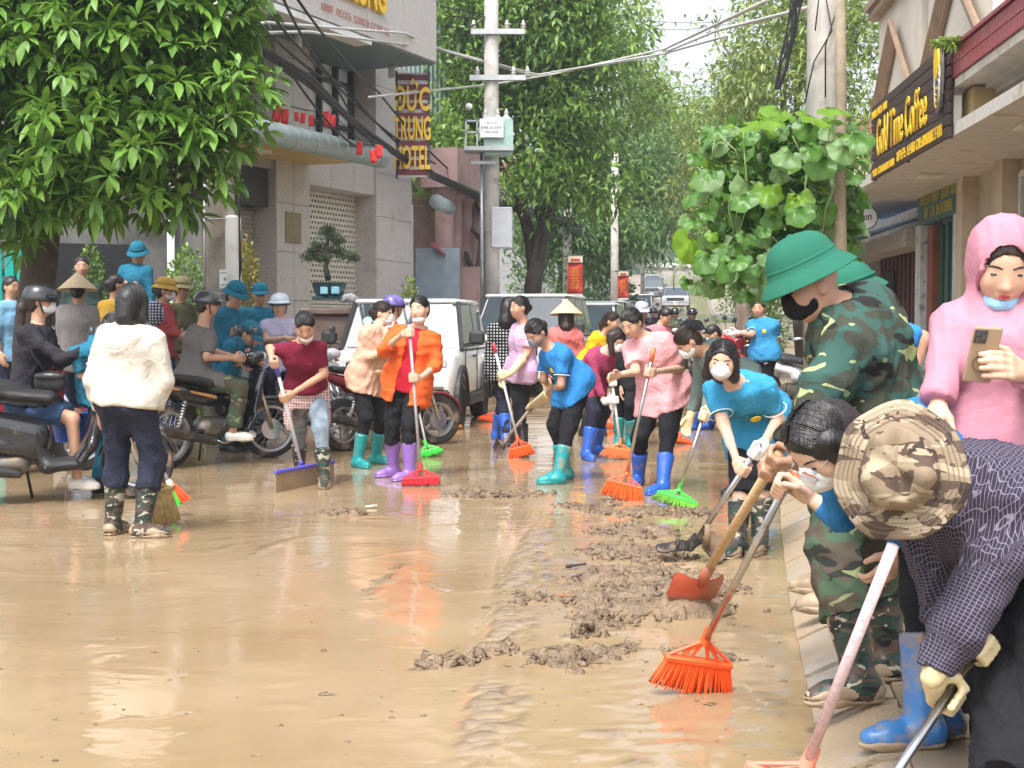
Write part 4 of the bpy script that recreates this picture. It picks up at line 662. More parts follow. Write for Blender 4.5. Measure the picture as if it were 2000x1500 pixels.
# the gourd vine with big leaves on the stem by the right hand pole
def vine():
    rt = empty('gourd_vine', (2.3, 9.9, .1), 'climbing gourd vine with large round leaves around the grey stem', 'vine'); stem = mat('grey_stem', (.23, .185, .13), .85, var=.2, vs=12, bump=.5, bs=30); r = random.Random(31)
    MB().tube([P(1640, 660, 10), P(1642, 540, 10), P(1640, 350, 10), P(1643, 180, 10), P(1640, -20, 10)], [.055, .05, .042, .04, .038], 12).build('stem', stem, rt, True)
    LM = [leafmat('gourd_leaf', (.06, .17, .03), .42, .25, .3), leafmat('gourd_leaf_pale', (.1, .2, .07), .5, .2, .3), leafmat('gourd_leaf_fresh', (.12, .27, .02), .4, .2, .45)]; mes = []
    for k in range(3):
        n = 22; vs = [(0, 0, 0)]; fs = []
        for ring in (.55, 1.0):
            for i in range(n):
                a = 2 * PI * i / n; rr = ring * (1 + .07 * math.cos(5 * a) + .03 * math.cos(11 * a + k)) * (1 - .55 * math.exp(-((a - PI) / .28) ** 2)); vs.append((rr * math.cos(a) * .5 + .3, rr * math.sin(a) * .56, -.14 * ring * ring + .05 * math.sin(5 * a + k) * ring + .03 * math.cos(2 * a)))
        fs += [(0, 1 + i, 1 + (i + 1) % n) for i in range(n)] + [(1 + i, 1 + n + i, 1 + n + (i + 1) % n, 1 + (i + 1) % n) for i in range(n)]
        me = MB().raw(vs, fs).mesh('leaf', True); me.materials.append(LM[k]); mes.append(me)
    spots = []
    for i in range(150):
        for _ in range(50):
            x, y_ = r.uniform(1335, 1668), r.uniform(180, 575); k = 0
            ok = (y_ > 190 + max(0, (1500 - x)) * .75) and (x > 1390 or 280 < y_ < 460 or y_ > 420) and y_ < 560 - max(0, x - 1560) * .5 + (0 if x < 1640 else -0) and (x < 1660 or y_ < 420)
            if ok: break
        spots.append((x, y_))
    for i, (x, y_) in enumerate(spots):
        d = r.uniform(9.3, 10.9); p = P(x + r.gauss(0, 14), y_ + r.gauss(0, 12), d); s_ = r.choice((r.uniform(.09, .16), r.uniform(.14, .24))) * (1.1 if y_ < 240 else 1); k = r.choices((0, 1, 2), (6, 4, 2))[0] if y_ > 240 else 2; o = bpy.data.objects.new('leaf', mes[k]); COL.objects.link(o); o.parent = rt; o.matrix_parent_inverse = wm(rt).inverted(); o.location = p
        nr = V((r.uniform(-.7, .7), -1 + r.uniform(-.2, .5), r.uniform(.1, 1.0))).normalized() if y_ > 240 else V((r.uniform(-.4, .4), -.35, 1)).normalized(); dn = V((r.uniform(-.8, .8), -.2, -.9)) if y_ > 240 else V((r.uniform(-1, 1), -.3, .1)); dn = (dn - nr * dn.dot(nr)).normalized(); sd = nr.cross(dn); M = Matrix((dn, sd, nr)).transposed(); o.rotation_euler = M.to_euler(); o.scale = (s_, s_, s_)
    pts = []
    for i in range(26): 
        x, y_ = r.choice(spots); x2, y2 = x + r.uniform(-40, 40), y_ + r.uniform(40, 150); q = P(x, y_, 10); MB().tube([q, P((x + x2) / 2 + r.uniform(-20, 20), (y_ + y2) / 2, 9.8), P(x2, min(y2, 580), 9.9)], .005, 5).build('tendril', mat('pale_tendril', (.2, .26, .1), .6), rt, True)
    rr = np.random.RandomState(5); n = 1500; pos = np.array([tuple(P(rr.uniform(1380, 1680), rr.uniform(240, 540), rr.uniform(10.3, 11.0))) for _ in range(n)]); v, f = leaves(pos, rr.normal(size=(n, 3)) + np.array((0, -.6, -.3)), .12, .75, .3, 6); tag(link('inner_leaves', np_mesh('inner_leaves', v, f, False), LM[0], rt), kind='stuff')
vine()
# bonsai on its stone planter, shrubs
def bonsai():
    d = 18.6; st = mat('planter_stone', (.13, .085, .065), .6, var=.3, vs=6); pl = empty('stone_planter', P(650, 660, d), 'dark brown stone plinth below the bonsai tree', 'planter'); a = P(595, 600, d); b = P(725, 600, d); MB().box(((a.x + b.x) / 2, d + .3, .72), (b.x - a.x, .8, 1.42), bev=.03).build('plinth', st, pl); MB().box(((a.x + b.x) / 2, d + .3, 1.46), (b.x - a.x + .12, .92, .09), bev=.02).build('cap', st, pl)
    rt = empty('bonsai_tree', P(643, 583, d), 'cloud pruned bonsai tree in a blue glazed pot before the pierced shutter', 'tree'); c = P(643, 567, d); GZ = mat('blue_glaze', (.02, .06, .075), .2)
    MB().box((c.x, d, c.z - .105), (.42, .34, .035), bev=.01).build('pot_foot', GZ, rt); MB().lathe([(.001, -.09), (.17, -.09), (.21, .0), (.235, .09), (.245, .1), (.22, .1), (.2, .06), (.001, .06)], c, n=8).build('pot', GZ, rt, 'auto')
    for q in (633, 655): MB().box(P(q, 567, d - .2), (.11, .02, .1), (1, .3 if q > 640 else -.3, 0), bev=.02).build('pot_panel', mat('pale_blue_panel', (.2, .42, .5), .3), rt)
    MB().tube([P(641, 548, d), P(636, 520, d), P(645, 500, d), P(634, 485, d), P(642, 465, d)], [.04, .034, .028, .022, .014], 8).build('trunk', BARKD, rt, True); r = np.random.RandomState(3)
    pads = [(643, 458, .18, .08), (660, 472, .12, .06), (622, 480, .12, .05), (605, 505, .14, .055), (612, 492, .1, .04), (672, 500, .2, .07), (655, 490, .13, .05), (690, 505, .1, .04), (630, 506, .12, .05), (640, 450, .1, .05)]
    pos = []
    for px, py, rx, rz in pads:
        n = 420; u = r.normal(size=(n, 3)); u /= np.linalg.norm(u, axis=1, keepdims=True); u *= (r.rand(n) ** .4)[:, None]; c_ = P(px, py, d); pos.append(u * np.array((rx, rx * .9, rz)) + np.array(tuple(c_))); MB().tube([P(640, 490, d), c_], [.014, .008], 5).build('branch', BARKD, rt)
    pos = np.concatenate(pos); v, f = leaves(pos, r.normal(size=pos.shape) + np.array((0, 0, .6)), .05, .22, .0, 4); link('crown', np_mesh('crown', v, f, False), leafmat('bonsai_needles', (.045, .085, .045)), rt)
    sr = mat('grey_stone', (.3, .3, .31), .8, var=.3)
    rk = empty('scholar_stone', P(680, 590, d - .1), 'small pale ornamental rock beside the bonsai pot', 'rock'); F = MB(); rr = random.Random(2)
    for i in range(12): F.ell(P(668 + i * 2.4, 586 - 5 * math.sin(i / 11 * PI), d - .15 + rr.uniform(-.05, .05)), (rr.uniform(.03, .06), .05, rr.uniform(.03, .08)), (1, rr.random(), 0), (rr.uniform(-.4, .4), 0, 1), 7, 5)
    F.build('stone', sr, rk)
bonsai()
def shrub(label, px, py, d, rx, rz, n, ln, m, seed, stemz=.1, name='shrub'):
    r = np.random.RandomState(seed); c = P(px, py, d); rt = empty(name, (c.x, d, stemz), label, 'plant'); zt = c.z + rz; zc = (zt + stemz) / 2; k_ = max(1, (zt - stemz) / 2 / rz); n = int(n * k_ * .6); c = V((c.x, c.y, zc)); rz = zt - zc; u = r.normal(size=(n, 3)); u /= np.linalg.norm(u, axis=1, keepdims=True); pos = u * (r.rand(n) ** .45)[:, None] * np.array((rx, rx, rz)) + np.array(tuple(c)); v, f = leaves(pos, u + r.normal(size=(n, 3)) * .5 + np.array((0, 0, .4)), ln, .35, .3, seed); tag(link('foliage', np_mesh('foliage', v, f, False), m, rt), kind='stuff')
    for i in range(4): MB().tube([(c.x + r.uniform(-.03, .03), d, stemz), c + V(r.normal(size=3) * rx * .4)], [.02, .006], 5).build('stem', BARKD, rt)
    return rt
shrub('green shrub by the dark doorway behind the rider', 365, 530, 17, .3, .33, 1500, .09, GL1, 51); shrub('yellow green shrub beside the concrete pole box', 482, 515, 16.5, .16, .3, 1100, .09, leafmat('yellowing_leaves', (.2, .22, .05)), 52); shrub('small shrub at the hotel corner behind the white car', 800, 558, 22, .2, .14, 800, .07, GL3, 53); shrub('potted bush in the house porch behind the conical hat', 175, 520, 17, .22, .26, 1100, .08, GL1, 54)
shrub('green potted plant on the pavement behind the soldier', 1850, 690, 8.5, .13, .22, 700, .07, GL2, 55); shrub('low plant hugging the right kerb near far gate', 1490, 560, 32, .5, .6, 1200, .14, GL1, 56); shrub('small green fern on the tiled parapet', 1857, 110, 13.2, .14, .12, 500, .08, GL3, 57, 3.95)
shrub('low roadside bush up the street on the right', 1490, 600, 45, .9, .7, 1500, .18, GL2, 58); shrub('second roadside bush farther up on the right', 1450, 560, 70, 1.3, 1.2, 1500, .25, GL1, 59); shrub('bush along the left side behind the red banner', 1060, 540, 44, 1.2, 1.3, 2500, .2, GL2, 60); shrub('agave like plants below the second banner', 1165, 545, 52, 1.4, 1.0, 2500, .3, GL2, 61)
# ================================================================= figures: distance fields turned into one continuous surface
A_ = lambda p: np.array(p, dtype=np.float32)
class Field:
    def __init__(s, vox): s.pr = []; s.vox = vox
    def add(s, lo, hi, fn, k=.02): s.pr.append((np.minimum(lo, hi), np.maximum(lo, hi), fn, k)); return s
    def cone(s, a, b, r1, r2, k=.02, lat=None, kr=1.0, cuts=(), inf=0.0):
        """tapered limb from a to b; lat, kr: lateral axis squashed by kr (an elliptical section); cuts: planes (point, outward normal)"""
        a, b = A_(a), A_(b); r1 += inf; r2 += inf; m = max(r1, r2) / min(kr, 1) + .03; ba = b - a; bb = max(float(ba @ ba), 1e-8)
        la = None if lat is None else A_(lat)
        def fn(p):
            q = p - a
            if la is not None: q = q + (q @ la)[..., None] * la * (kr - 1)
            h = np.clip(q @ ba / bb, 0, 1); d = np.sqrt(((q - h[..., None] * ba) ** 2).sum(-1)) - (r1 + (r2 - r1) * h)
            for c, n in cuts: d = np.maximum(d, (p - A_(c)) @ A_(n))
            return d
        return s.add(np.minimum(a, b) - m, np.maximum(a, b) + m, fn, k)
    def ell(s, c, r, M, k=.02, cuts=(), sub=False):
        """ellipsoid, M rows are its axes"""
        c = A_(c); M = np.array(M, np.float32); r = A_(r); m = float(r.max()) + .03
        def fn(p):
            q = (p - c) @ M.T; k0 = np.sqrt(((q / r) ** 2).sum(-1)); k1 = np.sqrt(((q / (r * r)) ** 2).sum(-1)) + 1e-6; d = k0 * (k0 - 1) / k1
            for cc, n in cuts: d = np.maximum(d, (p - A_(cc)) @ A_(n))
            return d
        return s.add(c - m, c + m, fn, -k if sub else k)
    def mesh(s):
        lo = np.min([p[0] for p in s.pr if p[3] > 0], 0); hi = np.max([p[1] for p in s.pr if p[3] > 0], 0); v = s.vox
        n = np.ceil((hi - lo) / v).astype(int) + 2
        ax = [np.float32(lo[i]) + np.arange(n[i], dtype=np.float32) * v for i in range(3)]
        D = np.full(n, .2, np.float32)
        for l, h, fn, k in s.pr:
            i0 = np.clip(np.floor((l - lo) / v).astype(int) - 1, 0, n - 1); i1 = np.clip(np.ceil((h - lo) / v).astype(int) + 2, 1, n)
            if (i1 <= i0).any(): continue
            sl_ = tuple(slice(a, b) for a, b in zip(i0, i1))
            g = np.stack(np.meshgrid(*[ax[i][sl_[i]] for i in range(3)], indexing='ij'), -1); d = fn(g); c = D[sl_]
            if k > 0: hh = np.maximum(k - np.abs(c - d), 0) / k; D[sl_] = np.minimum(c, d) - hh * hh * k * .25
            else: D[sl_] = np.maximum(c, -d)
        return nets(D, lo, v)
CORN = [(i, j, k) for i in (0, 1) for j in (0, 1) for k in (0, 1)]
EDG = [(a, b) for a in range(8) for b in range(a + 1, 8) if sum(abs(x - y) for x, y in zip(CORN[a], CORN[b])) == 1]
def nets(D, lo, v):
    """naive surface nets"""
    D[0], D[-1] = .2, .2; D[:, 0], D[:, -1] = .2, .2; D[:, :, 0], D[:, :, -1] = .2, .2
    n = np.array(D.shape); I = D < 0
    cnt = sum(I[i:n[0] - 1 + i, j:n[1] - 1 + j, k:n[2] - 1 + k].astype(np.uint8) for i, j, k in CORN)
    cells = np.argwhere((cnt > 0) & (cnt < 8)); idx = np.full(n - 1, -1, np.int32); idx[tuple(cells.T)] = np.arange(len(cells))
    cv = np.stack([D[cells[:, 0] + i, cells[:, 1] + j, cells[:, 2] + k] for i, j, k in CORN], 1)
    pos = np.zeros((len(cells), 3), np.float32); num = np.zeros((len(cells), 1), np.float32)
    for a, b in EDG:
        da, db = cv[:, a], cv[:, b]; m = (da < 0) != (db < 0); t = np.where(m, da / np.where(m, da - db, 1), 0)[:, None]
        pos += np.where(m[:, None], A_(CORN[a]) + t * (A_(CORN[b]) - A_(CORN[a])), 0); num += m[:, None]
    vert = (cells + pos / np.maximum(num, 1)) * v + lo
    F = []
    for ax in range(3):
        o = [1, 2] if ax == 0 else ([2, 0] if ax == 1 else [0, 1]); s0 = [slice(None)] * 3; s1 = [slice(None)] * 3; s0[ax] = slice(0, -1); s1[ax] = slice(1, None)
        a, b = I[tuple(s0)], I[tuple(s1)]
        for flip, msk in ((False, a & ~b), (True, ~a & b)):
            e = np.argwhere(msk); e = e[(e[:, o[0]] > 0) & (e[:, o[1]] > 0)]
            if not len(e): continue
            q = []
            for d0, d1 in ((1, 1), (0, 1), (0, 0), (1, 0)):
                c = e.copy(); c[:, o[0]] -= d0; c[:, o[1]] -= d1; q.append(idx[c[:, 0], c[:, 1], c[:, 2]])
            q = np.stack(q, 1); F.append(q[:, ::-1] if flip else q)
    return vert.astype(np.float32), np.concatenate(F)
def vnorm(v, f):
    fn = np.cross(v[f[:, 2]] - v[f[:, 0]], v[f[:, 3]] - v[f[:, 1]]); n = np.zeros_like(v)
    for k in range(4): np.add.at(n, f[:, k], fn)
    return n / (np.linalg.norm(n, axis=1, keepdims=True) + 1e-9)
def folds(v, seed, fr=16.0):
    """soft cloth folds: warped, stretched waves"""
    r = np.random.RandomState(seed); o = np.zeros(len(v), np.float32)
    for i in range(5):
        k = r.normal(size=3) * fr * (.7 + .45 * i); w_ = r.normal(size=(2, 3)) * fr * .5; ph = r.rand(3) * 6.28
        s = np.sin(v @ k + ph[0] + 1.3 * np.sin(v @ w_[0] + ph[1]) + 1.1 * np.sin(v @ w_[1] + ph[2])); o += (1 - 2 * np.abs(s) ** .8) / (1 + .45 * i)
    return o / 2.4
def cmesh(field, name, m, parent, wr=0.0, seed=1, fr=16.0, post=None):
    v, f = field.mesh()
    if wr: v = v + vnorm(v, f) * (folds(v, seed, fr) * wr)[:, None]
    me = np_mesh(name, v, f)
    if post: post(me, v)
    return link(name, me, m, parent)
def fib(me, v, segs):
    """cloth coordinates (round the limb, along the limb) for woven checks"""
    best = np.full(len(v), 9.0); uv = np.zeros((len(v), 2), np.float32)
    for a, b, ref, r, off in segs:
        a, b = A_(a), A_(b); L = np.linalg.norm(b - a); t = (b - a) / L; x = A_(ref); x = x - t * (x @ t); x /= np.linalg.norm(x); y = np.cross(t, x)
        q = v - a; h = np.clip(q @ t, 0, L); rad = q - h[:, None] * t; d = np.linalg.norm(rad, axis=1) - r; m = d < best
        best[m] = d[m]; uv[m, 0] = ((q @ x) if off == 0 else np.arctan2(rad @ y, rad @ x) * r)[m]; uv[m, 1] = (q @ t)[m] + off
    ul = me.uv_layers.new(name='weave'); li = np.zeros(len(me.loops), np.int32); me.loops.foreach_get('vertex_index', li); ul.data.foreach_set('uv', uv[li].ravel())
# ---- hands: a gripping right hand (rod along z, thumb up) and a relaxed one (fingers along x, thumb along z)
def hand_mesh(kind, thick=0.0, vx=.0056):
    F = Field(vx); t = thick
    if kind == 'grip':
        F.cone((-.1, -.014, 0), (-.055, -.022, .0), .021 + t, .024 + t, .02)
        for z, w_ in ((.026, 1), (.009, 1.03), (-.009, 1), (-.026, .9)):
            F.cone((-.06, -.02, z * .55), (.004, -.029, z), .017 + t, .0125 + t, .016)
            pts = [(.004, -.03, z), (.031 * w_, -.011, z), (.026 * w_, .02, z * .97), (-.004, .027, z * .95)]
            for i in range(3): F.cone(pts[i], pts[i + 1], .0105 - .0008 * i + t, .0098 - .0008 * i + t, .005)
        F.cone((-.062, -.012, .02), (-.03, .01, .042), .016 + t, .0115 + t, .012); F.cone((-.03, .01, .042), (.006, .026, .041), .0112 + t, .0095 + t, .005)
    else:
        F.cone((-.015, 0, 0), (.02, 0, 0), .021 + t, .022 + t, .02)
        for z, l in ((.028, .95), (.0095, 1.05), (-.0095, 1), (-.027, .8)):
            F.cone((.015, 0, z * .5), (.08, 0, z), .0165 + t, .0115 + t, .014)
            pts = [(.08, 0, z), (.08 + .036 * l, .01, z * 1.05), (.08 + .06 * l, .028, z * 1.05), (.08 + .07 * l, .05, z)]
            for i in range(3): F.cone(pts[i], pts[i + 1], .0102 - .0009 * i + t, .0095 - .0009 * i + t, .005)
        F.cone((.015, .004, .018), (.05, .016, .05), .015 + t, .0112 + t, .012); F.cone((.05, .016, .05), (.085, .03, .058), .011 + t, .0088 + t, .005)
    return F.mesh()
HANDS = {(k, t, l): hand_mesh(k, t, (.0048, .0068, .0105)[l]) for k in ('grip', 'flat') for t in (0.0, .0022) for l in (0, 1, 2)}
def hand(kind, side, pos, X, Z, s, glove=0, l=1):
    v, f = HANDS[(kind, .0022 if glove else 0.0, min(l, 2))]; v = v * s; m = 1
    Z = A_(Z); Z = Z / np.linalg.norm(Z); X = A_(X); X = X - Z * (X @ Z)
    if np.linalg.norm(X) < .05: X = np.cross(Z, A_((0, 1, .3)))
    X = X / np.linalg.norm(X); Y = np.cross(Z, X)
    if side == 'L': v = v * A_((1, -1, 1)); f = f[:, ::-1]
    return v @ np.stack([X, Y, Z]) + A_(pos), f, (A_((-.098, -.014 if side == 'R' else .014, 0)) * s @ np.stack([X, Y, Z]) + A_(pos)) if kind == 'grip' else A_(pos)
def joinvf(parts):
    vs, fs, n = [], [], 0
    for v, f in parts: vs.append(v); fs.append(f + n); n += len(v)
    return np.concatenate(vs), np.concatenate(fs)
# ---- palette
SKIN = {'a': mat('skin_light', (.6, .37, .26), rough=.5, spec=.4, var=.07, vs=22, sub=.12, bump=.12, bs=300), 'b': mat('skin_tan', (.5, .28, .185), rough=.5, spec=.4, var=.08, vs=22, sub=.1, bump=.12, bs=300)}
def hair_mat(name, col):
    m, N, L, B = nodes(name); tc = N.new('ShaderNodeTexCoord'); no = N.new('ShaderNodeTexNoise'); no.inputs['Scale'].default_value = 110; no.inputs['Detail'].default_value = 4
    mp = N.new('ShaderNodeMapping'); mp.inputs['Scale'].default_value = (1, 1, .12); L.new(tc.outputs['Object'], mp.inputs[0]); L.new(mp.outputs[0], no.inputs['Vector'])
    cr = N.new('ShaderNodeValToRGB'); cr.color_ramp.elements[0].color = tuple(c * .5 for c in col) + (1,); cr.color_ramp.elements[1].color = tuple(c * 1.9 for c in col) + (1,); L.new(no.outputs['Fac'], cr.inputs['Fac']); L.new(cr.outputs[0], B.inputs['Base Color'])
    bu = N.new('ShaderNodeBump'); bu.inputs['Strength'].default_value = .7; bu.inputs['Distance'].default_value = .006; L.new(no.outputs['Fac'], bu.inputs['Height']); L.new(bu.outputs[0], B.inputs['Normal']); B.inputs['Roughness'].default_value = .38; B.inputs['Specular IOR Level'].default_value = .45
    return m
HAIR = {'k': hair_mat('black_hair', (.012, .01, .01)), 'b': hair_mat('dark_brown_hair', (.024, .014, .011))}
EYE = mat('eye_dark', (.02, .014, .012), rough=.15, var=.02); EYEW = mat('eye_white', (.6, .56, .52), rough=.3, var=.03); LIPS = mat('lips', (.42, .14, .125), rough=.4, var=.06); LIPR = mat('lips_painted', (.45, .07, .08), rough=.35, var=.06)
def camo(name, cols, sc=5.0, seed=0.0, edges=(.40, .52, .62), rough=.85):
    m, N, L, B = nodes(name); tc = N.new('ShaderNodeTexCoord'); prev = None; B.inputs['Roughness'].default_value = rough; B.inputs['Specular IOR Level'].default_value = .25
    for i, c in enumerate(cols):
        if i == 0:
            rg = N.new('ShaderNodeRGB'); rg.outputs[0].default_value = c + (1,); prev = rg.outputs[0]; continue
        mp = N.new('ShaderNodeMapping'); mp.inputs['Location'].default_value = (seed + i * 7.3, i * 3.1, -i * 5.7); mp.inputs['Scale'].default_value = (.8, .8, 1.5); L.new(tc.outputs['Object'], mp.inputs[0])
        no = N.new('ShaderNodeTexNoise'); no.inputs['Scale'].default_value = sc * (1 + .15 * i); no.inputs['Detail'].default_value = 2.2; no.inputs['Distortion'].default_value = .8; L.new(mp.outputs[0], no.inputs['Vector'])
        th = N.new('ShaderNodeMath'); th.operation = 'GREATER_THAN'; th.inputs[1].default_value = edges[i - 1] if i - 1 < len(edges) else .6; L.new(no.outputs['Fac'], th.inputs[0])
        mx = N.new('ShaderNodeMix'); mx.data_type = 'RGBA'; L.new(th.outputs[0], mx.inputs['Factor']); L.new(prev, mx.inputs['A']); mx.inputs['B'].default_value = c + (1,); prev = mx.outputs['Result']
    L.new(prev, B.inputs['Base Color'])
    no = N.new('ShaderNodeTexNoise'); no.inputs['Scale'].default_value = 26; no.inputs['Detail'].default_value = 5; L.new(tc.outputs['Object'], no.inputs['Vector']); bu = N.new('ShaderNodeBump'); bu.inputs['Strength'].default_value = .5; bu.inputs['Distance'].default_value = .012; L.new(no.outputs['Fac'], bu.inputs['Height']); L.new(bu.outputs[0], B.inputs['Normal'])
    MATS[name] = m; return m
def woven(name, base, line, pitch, wl=.13, uv=True, second=None, dots=False):
    """checked cloth: thin lines both ways"""
    m, N, L, B = nodes(name); B.inputs['Roughness'].default_value = .85; B.inputs['Specular IOR Level'].default_value = .2; tc = N.new('ShaderNodeTexCoord')
    sx = N.new('ShaderNodeSeparateXYZ'); L.new(tc.outputs['UV' if uv else 'Object'], sx.inputs[0]); ms = []
    for ax in ((0, 1) if uv else (0, 2)):
        a = N.new('ShaderNodeMath'); a.operation = 'DIVIDE'; a.inputs[1].default_value = pitch; L.new(sx.outputs[ax], a.inputs[0])
        b = N.new('ShaderNodeMath'); b.operation = 'FRACT'; L.new(a.outputs[0], b.inputs[0]); c = N.new('ShaderNodeMath'); c.operation = 'LESS_THAN'; c.inputs[1].default_value = wl; L.new(b.outputs[0], c.inputs[0]); ms.append(c.outputs[0])
    ad = N.new('ShaderNodeMath'); ad.operation = 'MULTIPLY' if dots else 'ADD'; L.new(ms[0], ad.inputs[0]); L.new(ms[1], ad.inputs[1]); ad.use_clamp = True
    if second: hf = N.new('ShaderNodeMath'); hf.operation = 'MULTIPLY'; L.new(ms[0], hf.inputs[0]); L.new(ms[1], hf.inputs[1]); ad2 = N.new('ShaderNodeMath'); ad2.operation = 'ADD'; ml = N.new('ShaderNodeMath'); ml.operation = 'MULTIPLY'; ml.inputs[1].default_value = .5; ad.use_clamp = False; L.new(ad.outputs[0], ml.inputs[0]); fac = ml.outputs[0]
    else: fac = ad.outputs[0]
    mx = N.new('ShaderNodeMix'); mx.data_type = 'RGBA'; L.new(fac, mx.inputs['Factor']); mx.inputs['A'].default_value = base + (1,); mx.inputs['B'].default_value = line + (1,); L.new(mx.outputs['Result'], B.inputs['Base Color'])
    no = N.new('ShaderNodeTexNoise'); no.inputs['Scale'].default_value = 28; no.inputs['Detail'].default_value = 5; L.new(tc.outputs['Object'], no.inputs['Vector']); bu = N.new('ShaderNodeBump'); bu.inputs['Strength'].default_value = .45; bu.inputs['Distance'].default_value = .012; L.new(no.outputs['Fac'], bu.inputs['Height']); L.new(bu.outputs[0], B.inputs['Normal'])
    MATS[name] = m; return m
def rubber(name, col, dirt=None, t=.6): return mat('rubber_' + name, col, rough=.32, spec=.5, var=.08, vs=12, dirt=dirt, dirt_s=9, dirt_t=t, bump=.15, bs=25, bd=.01)
def v3(a): return V([float(x) for x in a])
def ik(a, b, l1, l2, hint):
    d = b - a; L = d.length
    if L >= (l1 + l2) * .998: return a + d * (l1 / (l1 + l2))
    x = (l1 * l1 - l2 * l2 + L * L) / (2 * L); h = math.sqrt(max(l1 * l1 - x * x, 0)); u = d / L; p = (V(hint) - u * V(hint).dot(u))
    p = p.normalized() if p.length > 1e-5 else V((0, -1, 0))
    return a + u * x + p * h
def yawv(deg): return V((math.sin(R(deg)), -math.cos(R(deg)), 0))
PEOPLE = {}; SEED = [3]
def person(key, label, d, st, yaw, hd, head, nk, pv, fl, fr, L=None, Rr=None, skin='b', hair=('short', 'k'), top=None, bot=None, boots=None, hat=None, mask=None, gloves=None, lod=1, zg=0.0, fyaw=None, kn=(None, None), face=True, w=1.0, extra=None, lipc=None, vest=None, group=None, fat=1.0, kb=.985, zmax=False):
    """yaw 0 looks at the camera, 90 to image right. joints are (px, py, depth offset); feet (px, py) stand on the ground"""
    s = st / 1.58; SEED[0] += 1; sd = SEED[0]; vox = {0: .0088, 1: .0125, 2: .017, 3: .024}[lod]
    J = lambda p: P(p[0], p[1], d + (p[2] if len(p) > 2 else 0)); F = yawv(yaw); Z = V((0, 0, 1))
    nk, pv, hd = J(nk), J(pv), J(hd); pv0 = pv.copy()
    if len(fl) == 2 and len(fr) == 2:   # legs carry the pelvis: raise or lower it until they are nearly straight
        an = [G(f[0], f[1], zg) + Z * (.085 * s) for f in (fl, fr)]; want = .495 * st * kb + .02
        for _ in range(30):
            dd = max((pv - q).length for q in an) if zmax else sum((pv - q).length for q in an) / 2; pv = pv + Z * (want - dd) * .6
    sp = (nk - pv).normalized(); lat0 = V((math.cos(R(yaw)), math.sin(R(yaw)), 0)); lat = (lat0 - sp * lat0.dot(sp)).normalized(); fro = lat.cross(sp); fro = fro if fro.dot(F) > -.2 else -fro
    # legs
    hips, ank, knee, fdir = {}, {}, {}, {}
    fy = fyaw if fyaw else (yaw, yaw)
    for i, (sd_, f_) in enumerate((('L', fl), ('R', fr))):
        sg = 1 if sd_ == 'L' else -1; hips[sd_] = pv + lat * (.083 * s * sg * w) - sp * .02; fdir[sd_] = yawv(fy[i])
        if len(f_) == 2: g = G(f_[0], f_[1], zg); ank[sd_] = g + Z * (.085 * s)
        else: ank[sd_] = J(f_)
        knee[sd_] = J(kn[i]) if kn[i] else ik(hips[sd_], ank[sd_], .25 * st, .245 * st, F + fdir[sd_] * .6 + V((0, 0, .05)))
    root = empty('person', ((ank['L'].x + ank['R'].x) / 2, (ank['L'].y + ank['R'].y) / 2, min(ank['L'].z, ank['R'].z) - .085 * s), label, 'person', group)
    sh = {'L': nk + lat * (.15 * s * w) - sp * (.05 * s), 'R': nk - lat * (.15 * s * w) - sp * (.05 * s)}
    # arms; hand spec: ('rod', a, b, t) grips a rod, else a point the relaxed hand hangs at
    elb, wri, hnd = {}, {}, {}
    for sd_, spec in (('L', L), ('R', Rr)):
        sg = 1 if sd_ == 'L' else -1
        if spec is None: e = sh[sd_] - Z * (.27 * s) + lat * (sg * .05) ; h = e - Z * (.2 * s) + F * .06; spec = (e, h)
        e, h = spec[0], spec[1]; gk = None if not gloves else (gloves if not isinstance(gloves, dict) else gloves.get(sd_))
        if isinstance(h, tuple) and h[0] == 'rod':
            a, b = h[1], h[2]; g = a.lerp(b, h[3]); ax = (b - a).normalized()
            e = ik(sh[sd_], g, .27 * s, .29 * s, V((lat * sg * .5 - Z * .8 - F * .2))) if e is None else (e if isinstance(e, V) else J(e))
            hv, hf, wr_ = hand('grip', sd_, g, (g - e), ax * (h[4] if len(h) > 4 else 1), s, bool(gk), lod); wri[sd_] = v3(wr_)
        else:
            h = h if isinstance(h, V) else J(h)
            e = ik(sh[sd_], h, .27 * s, .24 * s, V((lat * sg * .5 - Z * .8 - F * .2))) if e is None else (e if isinstance(e, V) else J(e))
            X = (h - e).normalized(); hz = V(spec[2]) if len(spec) > 2 else F * .8 - X * 0 + Z * .3
            hv, hf, wr_ = hand('flat', sd_, h, X, hz, s, bool(gk), lod); wri[sd_] = h
        elb[sd_] = e; hnd[sd_] = (hv, hf, gk)
    # head frame
    hy, hp, hr = head; f0 = yawv(hy); hf_ = (f0 * math.cos(R(hp)) - Z * math.sin(R(hp))); hu = f0 * math.sin(R(hp)) + Z * math.cos(R(hp)); q = Matrix.Rotation(R(hr), 3, hf_); hu = q @ hu; hl = hu.cross(hf_)
    HM = [tuple(hl), tuple(hf_), tuple(hu)]; hsz = s ** .5 * .945
    H = lambda l, f, u: hd + (hl * l + hf_ * f + hu * u) * hsz
